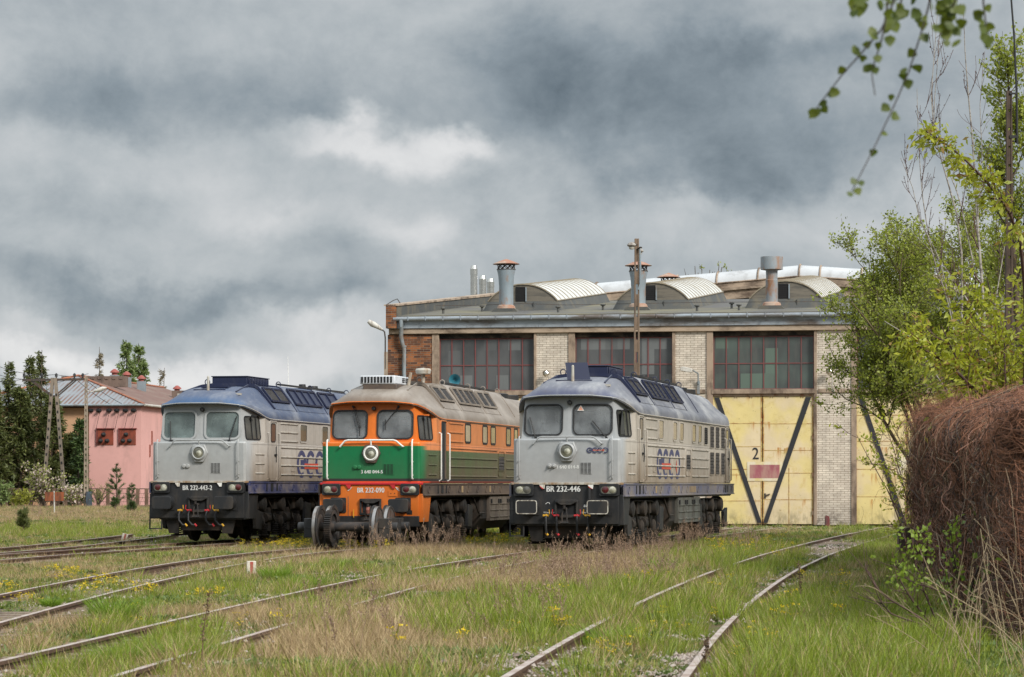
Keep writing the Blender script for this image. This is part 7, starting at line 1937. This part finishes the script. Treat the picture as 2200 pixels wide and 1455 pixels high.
# ------------------------------------------------------------------ grass, weeds and flowers
hidden = bpy.data.collections.new('tuft_patterns')     # patterns only, never linked to the scene itself
def blades(rng, n, rad, h0, h1, w, bend, lean=.25, top=0):
    V = []; Q = []
    for i in range(n):
        a = rng.uniform(0, 2*PI); q = rad*math.sqrt(rng.uniform()); p = np.array([q*math.cos(a), q*math.sin(a), -.02]); h = rng.uniform(h0, h1)
        d = np.array([math.cos(a+rng.normal(0, .8))*lean, math.sin(a+rng.normal(0, .8))*lean, 1.]); d /= np.linalg.norm(d); b2 = rng.uniform(0, 2*PI); s = np.array([math.cos(b2), math.sin(b2), 0])*w*rng.uniform(.7, 1.3)
        out = np.array([d[0], d[1], 0]); k = len(V); K = 4
        for j in range(K):
            t = j/(K-1); c = p+d*h*t+out*bend*h*2.2*t*t-np.array([0, 0, bend*h*.55*t*t]); ww = s*(1-t**1.6*.93)
            V += [c-ww, c+ww]
        for j in range(K-1): Q.append((k+2*j, k+2*j+1, k+2*j+3, k+2*j+2))
    return np.array(V), np.array(Q)
def pattern(name, bag, mats):
    o = bag.build(name, mats); COL.objects.unlink(o); return o
def gset(name, items):
    c = bpy.data.collections.new(name)
    for o in items: c.objects.link(o)
    return c
L_G = leafmat('meadow_green', (.088, .118, .009), (.345, .375, .050), .38)
L_G2 = leafmat('fresh_green', (.088, .132, .006), (.325, .395, .036), .42)
L_D = leafmat('dry_grass', (.21, .13, .06), (.54, .405, .215), .25)
L_D2 = leafmat('brown_weed', (.21, .13, .09), (.42, .29, .195), .2)
L_F = leafmat('yellow_flower', (.60, .42, .008), (.72, .54, .02), .2)
L_W = leafmat('low_weed_leaf', (.085, .14, .025), (.16, .22, .06), .3)
rp = np.random.default_rng(99)
def bl(n, rad, h0, h1, w, bend, m=0, lean=.25):
    b = Bag(); b.add(*blades(rp, n, rad, h0, h1, w, bend, lean), m); return b
short = gset('short_green', [pattern('green_tuft', bl(26, .17, .05, .15, .0045, .25, lean=.5), L_G) for _ in range(5)])
tall = gset('tall_green', [pattern('green_tuft', bl(30, .16, .14, .36, .0048, .22), L_G2) for _ in range(4)])
dry = gset('dry', [pattern('dry_tuft', bl(24, .17, .10, .30, .0032, .22, lean=.4), L_D) for _ in range(5)])
def stalk(n, h0, h1, seeds):
    b = Bag()
    for i in range(n):
        P = walk(rp, arr((rp.normal(0, .10), rp.normal(0, .10), 0)), arr((rp.normal(0, .22), rp.normal(0, .22), 1)), np.array([rp.uniform(h0, h1)]), 7, .05, 0)
        b.add(*np_tubes(P, np.linspace(.0045, .002, 7)[None], 3)); S, SR = grow(rp, P, np.full((1, 7), .003), 5, .35, .95, 35, .10, .28, 5, .06, .1); b.add(*np_tubes(S, np.full(SR.shape, .0022), 3))
        q, d = along_paths(rp, np.concatenate([S]), seeds, .2, 1, .006); b.add(*leafquads(rp, q, .022, .7))
        q, d = along_paths(rp, P, seeds, .4, 1, .006); b.add(*leafquads(rp, q, .022, .7))
    return b
weed = gset('weeds', [pattern('weed_stalks', stalk(4, .45, .95, 9), L_D2) for _ in range(4)])
def flower():
    b = Bag(); P = walk(rp, rp.normal(0, .06, (6, 3))*[1, 1, 0], np.tile([0, 0, 1.], (6, 1))+rp.normal(0, .2, (6, 3)), rp.uniform(.14, .27, 6), 5, .08, 0); b.add(*np_tubes(P, np.full((6, 5), .0025), 3), 0)
    q = np.repeat(P[:, -1], 9, 0)+rp.normal(0, 1, (54, 3))*[.022, .022, .006]; b.add(*leafquads(rp, q, .020, .9), 1); 
    q, d = along_paths(rp, P, 7, .1, .8, .015); b.add(*leafquads(rp, q, .035, .35), 0); return b
flow = gset('flowers', [pattern('yellow_flowers', flower(), [L_G, L_F]) for _ in range(3)])
def lowweed():
    b = Bag(); n = 40; a = rp.uniform(0, 2*PI, n); q = np.stack([np.cos(a)*.05, np.sin(a)*.05, np.full(n, .01)], 1)*rp.uniform(.2, 2.2, (n, 1)); d = np.stack([np.cos(a), np.sin(a), rp.uniform(.1, 1.2, n)], 1); b.add(*leafquads(rp, q, .075, .45, 0, d, .2)); return b
low = gset('low_weeds', [pattern('low_weed', lowweed(), L_W) for _ in range(3)])

def scatter_group():
    ng = bpy.data.node_groups.new('Scatter', 'GeometryNodeTree'); ng.interface.new_socket('Geometry', in_out='INPUT', socket_type='NodeSocketGeometry'); ng.interface.new_socket('Collection', in_out='INPUT', socket_type='NodeSocketCollection'); ng.interface.new_socket('Geometry', in_out='OUTPUT', socket_type='NodeSocketGeometry')
    N = ng.nodes; L = ng.links; gi = N.new('NodeGroupInput'); go = N.new('NodeGroupOutput'); ip = N.new('GeometryNodeInstanceOnPoints'); ci = N.new('GeometryNodeCollectionInfo')
    ci.inputs['Separate Children'].default_value = True; ci.inputs['Reset Children'].default_value = True
    def na(n, t): x = N.new('GeometryNodeInputNamedAttribute'); x.data_type = t; x.inputs['Name'].default_value = n; return [o for o in x.outputs if o.enabled and o.name == 'Attribute'][0]
    L.new(gi.outputs[0], ip.inputs['Points']); L.new(gi.outputs[1], ci.inputs['Collection']); L.new(ci.outputs[0], ip.inputs['Instance']); ip.inputs['Pick Instance'].default_value = True
    L.new(na('idx', 'INT'), ip.inputs['Instance Index']); L.new(na('rot', 'FLOAT_VECTOR'), ip.inputs['Rotation']); L.new(na('scl', 'FLOAT'), ip.inputs['Scale']); L.new(ip.outputs[0], go.inputs[0]); return ng
NG = scatter_group()
def scatter(name, coll, pts, scl, label, rng):
    n = len(pts); me = bpy.data.meshes.new(name); me.vertices.add(n); me.vertices.foreach_set('co', np.asarray(pts, np.float32).ravel())
    rot = np.stack([rng.normal(0, .08, n), rng.normal(0, .08, n), rng.uniform(0, 2*PI, n)], 1).astype(np.float32)
    me.attributes.new('rot', 'FLOAT_VECTOR', 'POINT').data.foreach_set('vector', rot.ravel()); me.attributes.new('scl', 'FLOAT', 'POINT').data.foreach_set('value', np.asarray(scl, np.float32)); me.attributes.new('idx', 'INT', 'POINT').data.foreach_set('value', rng.integers(0, 50, n).astype(np.int32))
    o = bpy.data.objects.new(name, me); COL.objects.link(o); m = o.modifiers.new('Scatter', 'NODES'); m.node_group = NG
    for it in NG.interface.items_tree:
        if it.item_type == 'SOCKET' and it.in_out == 'INPUT' and it.name == 'Collection': m[it.identifier] = coll
    tag(o, label, name.replace('_', ' '), kind='stuff'); return o

rngS = np.random.default_rng(123)
def candidates(y0, y1, dens, margin=1.2):
    n = int(dens*.5*(y1*y1-y0*y0)*.37*1.15); y = np.sqrt(rngS.uniform(y0*y0, y1*y1, n)); x = rngS.uniform(-1, 1, n)*(y*.190+margin); return x, y
C_ = [candidates(*a) for a in ((21, 34, 95), (34, 52, 55), (52, 75, 30), (75, 105, 17), (105, 190, 6))]
cx = np.concatenate([c[0] for c in C_]); cy = np.concatenate([c[1] for c in C_])
# keep off the apron, buildings and hut
su = (cx-SHED.x)*math.cos(SA)-(cy-SHED.y)*math.sin(SA); sv = (cx-SHED.x)*math.sin(SA)+(cy-SHED.y)*math.cos(SA)
ok = ~((su > -1.0) & (sv > -.3)) & ~((cy > 29.9) & (cy < 63.5) & (cx > 6.42+.113*(cy-40)+.1))
onslab = (su > .8) & (su < 24.6) & (sv > -9.8)
ok &= ~(onslab & (rngS.random(len(cx)) > .72))
cx, cy, onslab = cx[ok], cy[ok], onslab[ok]
cz = gz(cx, cy)
cz = np.where(onslab, np.maximum(cz, -.06), cz)
PX = CX+cx/cy*F; PY = HZ+(CAMZ-cz)/cy*F
def patch(lst):
    v = np.zeros(len(cx))
    for px, py, rx, ry, a in lst: v = np.maximum(v, a*np.clip(1.25-np.sqrt(((PX-px)/rx)**2+((PY-py)/ry)**2), 0, 1)) if a > 0 else v
    return v
def vnoise(s, seed):
    r = np.random.default_rng(seed); v = np.zeros(len(cx))
    for k in range(7):
        a = r.uniform(0, 2*PI); f = s*r.uniform(.6, 2.2); v += np.sin((cx*math.cos(a)+cy*math.sin(a))*f+r.uniform(0, 6))
    return v/3.2
dry_v = patch([(1340, 1222, 260, 62, 1), (1200, 1185, 130, 45, 1), (890, 1185, 330, 34, 1), (760, 1400, 190, 75, .9), (450, 1450, 260, 40, .5), (850, 1290, 260, 60, .55), (150, 1112, 330, 22, 1), (1100, 1260, 200, 50, .6), (1760, 1290, 200, 90, .5), (350, 1240, 330, 30, .5), (1010, 1420, 130, 45, .5), (520, 1330, 200, 40, .5), (1420, 1430, 160, 60, .4), (60, 1390, 120, 50, .45)])
grn_v = patch([(340, 1395, 170, 55, 1), (245, 1440, 200, 45, .8), (1240, 1340, 170, 70, 1), (1130, 1350, 60, 60, .7), (1730, 1390, 330, 110, 1), (1430, 1300, 190, 70, .9), (1800, 1455, 330, 70, 1), (1620, 1215, 250, 45, .7), (1560, 1330, 160, 90, .8), (1000, 1330, 180, 60, .5), (700, 1290, 220, 60, .4), (640, 1145, 60, 30, 1), (450, 1270, 200, 40, .3), (1020, 1160, 160, 22, .8), (150, 1140, 240, 18, .6), (1900, 1180, 130, 50, .8)])
nz1, nz2, nz3 = vnoise(.5, 1), vnoise(1.3, 2), vnoise(2.6, 3)
# distance to the rails
dist = np.full(len(cx), 9.0)
for k in TRK:
    cl = TRK[k][::2]
    for i0 in range(0, len(cx), 4000):
        s = slice(i0, i0+4000); d = np.sqrt(((cx[s, None]-cl[None, :, 0])**2+(cy[s, None]-cl[None, :, 1])**2)).min(1); dist[s] = np.minimum(dist[s], d)
rail_d = np.abs(dist-.752)
# places where grass has closed over the rails
over = patch([(1290, 1335, 50, 26, 1), (1475, 1247, 22, 9, 1), (1548, 1222, 20, 7, 1), (640, 1345, 220, 40, 1), (960, 1262, 200, 40, 1), (420, 1415, 100, 22, .9), (1250, 1410, 10, 8, 0), (1570, 1330, 20, 10, .8)])
free = (rail_d > .16) | (over > .35) & (rngS.random(len(cx)) < .8)
free &= (rail_d > .24) | (rngS.random(len(cx)) < .6) | (over > .3)
nearrail = (rail_d < .45) & (over < .3)
plank = (PX > 1735) & (PX < 1850) & (PY > 1164) & (PY < 1202) & (dist < .72); free &= ~(plank & (rngS.random(len(cx)) < .88))
rnd = rngS.random(len(cx))
score = dry_v*1.25-grn_v*1.2+nz1*.42+nz2*.33+.06+np.where(PX < 900, .12, 0)
isdry = free & (score+rngS.normal(0, .55, len(cx)) > .72)
g_tall = free & ~isdry & (grn_v+nz2*.3+rngS.normal(0, .25, len(cx)) > .55)
g_short = free & ~isdry & ~g_tall & (rnd < .93)
bare = (nz3 > .75) & (PX < 1100) & (grn_v < .3); isdry &= ~(bare & (rnd < .6)); g_short &= ~(bare & (rnd < .7))
P3 = np.stack([cx, cy, cz], 1)
far = 1+np.clip((cy-60)/80, 0, 1.4)
def go(name, coll, mask, base, label):
    m = mask; s = base*rngS.uniform(.7, 1.3, m.sum())*np.where(nearrail[m], .6, 1)*np.where(PX[m] < 600, .85, 1)*np.where(cy[m] > 60, .85+.15*far[m], 1)
    scatter(name, coll, P3[m], s, label, rngS)
go('green_grass', short, g_short, 1.0, 'short green grass across the yard')
go('tall_grass', tall, g_tall, 1.0, 'lush taller green grass in tufts')
go('dry_grass', dry, isdry, 1.0+.0, 'straw coloured dry grass between the tracks')
wv = patch([(1260, 1190, 110, 26, 1), (1370, 1190, 90, 30, 1), (900, 1178, 110, 20, 1), (800, 1190, 120, 18, .7), (560, 1140, 60, 18, .6), (1130, 1330, 110, 60, .3), (830, 1340, 160, 60, .12), (650, 1400, 120, 60, .12), (1470, 1180, 60, 14, .6), (1600, 1190, 90, 16, .3), (150, 1110, 300, 14, .25), (1230, 1250, 200, 40, .4)])
mixdry = g_tall & (rngS.random(len(cx)) < .33)
go('straw_blades', dry, mixdry, 1.25, 'pale straw blades mixed into the lush grass')
wm = free & (rngS.random(len(cx)) < wv*.07)
go('dry_weeds', weed, wm, .82, 'brown dead weed stalks standing before the locomotives')
fv = patch([(575, 1172, 90, 14, 1), (1040, 1160, 130, 22, 1), (165, 1255, 60, 18, .8), (30, 1290, 40, 14, .9), (215, 1272, 60, 14, .9), (450, 1292, 60, 12, .35), (300, 1282, 40, 12, .7), (620, 1182, 60, 8, .9), (1195, 1290, 20, 10, .8), (1190, 1362, 30, 10, .6), (130, 1240, 30, 8, .6), (1660, 1185, 140, 22, .30), (1580, 1330, 300, 110, .06), (950, 1400, 300, 60, .02), (300, 1360, 400, 70, .05), (760, 1180, 80, 12, .6), (1620, 1400, 160, 60, .08), (1280, 1400, 100, 40, .12)])
fm = free & (rngS.random(len(cx)) < fv*.20)
go('yellow_flowers', flow, fm, 1.0, 'small yellow flowers dotted through the grass')
def stones():
    b = Bag(); n = 16; q = rp.normal(0, .16, (n, 3))*[1, 1, 0]; r = rp.uniform(.012, .034, n)[:, None]
    o = np.array([[1, 0, 0], [0, 1, 0], [-1, 0, 0], [0, -1, 0], [0, 0, .8], [0, 0, -.6]], float)
    V = (q[:, None, :]+(o[None]+rp.normal(0, .25, (n, 6, 3)))*r[:, :, None]+np.array([0, 0, .015])).reshape(-1, 3); i = np.arange(n)[:, None]*6
    f = np.array([[0, 1, 4, 4], [1, 2, 4, 4], [2, 3, 4, 4], [3, 0, 4, 4]]); T = np.concatenate([i+np.array([[a, c, 4, 4]]) for a, c in ((0, 1), (1, 2), (2, 3), (3, 0))])
    return V, T[:, :3]
GM_ = NT('ballast_stone'); g1 = GM_.N.new('ShaderNodeNewGeometry'); GMAT = GM_.bsdf(GM_.mix(g1.outputs['Random Per Island'], (.17, .125, .10), (.36, .31, .27)), .95, 0, .15)
sts = []
for _ in range(3):
    V, T = stones(); o = np_mesh('ballast_stones', V, T, GMAT); COL.objects.unlink(o); sts.append(o)
ball = gset('ballast', sts)
gmk = (rngS.random(len(cx)) < np.where(dist < 1.3, .55, .06)*np.clip(nz3*.9+.5, 0, 1)*np.where(grn_v > .6, .25, 1))
go('gravel', ball, gmk, 1.0, 'loose grey brown ballast stones between the rails')
lm = free & (rngS.random(len(cx)) < .16+.2*(nz3 > .4))
go('low_weeds', low, lm, 1.0, 'low leafy weeds between the grass')
# grass standing right over the buried stretches of rail
ex = []
for key, off, y0, y1 in (('3', .752, 25.5, 29.3), ('3', .752, 33.5, 41), ('4', -.752, 31.6, 37.0), ('4', -.752, 45.6, 49.6), ('4', -.752, 52.2, 56.2), ('3', .752, 22, 23.6), ('3', .752, 47, 66), ('2', .752, 50, 60)):
    cl = TRK[key]; m = (cl[:, 1] > y0) & (cl[:, 1] < y1); c_l = cl[m]; dd_ = np.gradient(c_l, axis=0); dd_ /= np.linalg.norm(dd_, axis=1)[:, None]
    p = c_l+np.stack([dd_[:, 1], -dd_[:, 0]], 1)*off; k = 9 if y0 < 45 else 4
    p = np.repeat(p, k, 0)+rngS.normal(0, .13, (len(p)*k, 2)); ex.append(p)
ex = np.concatenate(ex); exz = gz(ex[:, 0], ex[:, 1]); hf = rngS.random(len(ex)) < .45
scatter('rail_grass', tall, np.stack([ex[hf, 0], ex[hf, 1], exz[hf]], 1), rngS.uniform(.75, 1.1, hf.sum()), 'tall grass closing over buried stretches of rail', rngS)
scatter('rail_straw', dry, np.stack([ex[~hf, 0], ex[~hf, 1], exz[~hf]], 1), rngS.uniform(.9, 1.4, (~hf).sum()), 'dry straw hanging over buried stretches of rail', rngS)
# single large tussocks
L_T = leafmat('tussock_green', (.105, .185, .008), (.255, .385, .030), .42)
def tussock(px, py, h, w, label, seed):
    p = ground_at(px, py); r_ = np.random.default_rng(seed); V, Q = blades(r_, 520, w, h*.45, h, .0042, .34, .42); o = np_mesh('grass_tussock', V, Q, L_T); o.location = p; tag(o, label, 'grass tuft', 'large green grass tussocks')
tussock(248, 1345, .56, .26, 'large bright green tussock between the two left foreground rails', 1)
tussock(728, 1232, .40, .24, 'rounded green tussock left of the middle of the yard', 2)
tussock(590, 1258, .42, .22, 'green tussock right behind the striped marker post', 3)
tussock(668, 1275, .44, .18, 'green tussock beside the long foreground rail', 4)
tussock(110, 1318, .24, .10, 'small tussock beside the lower left rail', 5)
tussock(330, 1418, .42, .26, 'green tussock in front of the long rail near the dead seed stalk', 6)
tussock(262, 1446, .40, .22, 'green tussock at the bottom edge left of the dead seed stalk', 7)
tussock(405, 1440, .36, .20, 'small tussock directly left of the dead seed stalk', 8)
tussock(1300, 1395, .46, .26, 'green tussock right of the end of the middle foreground rail', 9)
tussock(1175, 1325, .40, .24, 'green tussock in the middle of the dry centre field', 10)
tussock(1420, 1240, .46, .30, 'green tussock beside the buried left rail of the bending track', 11)
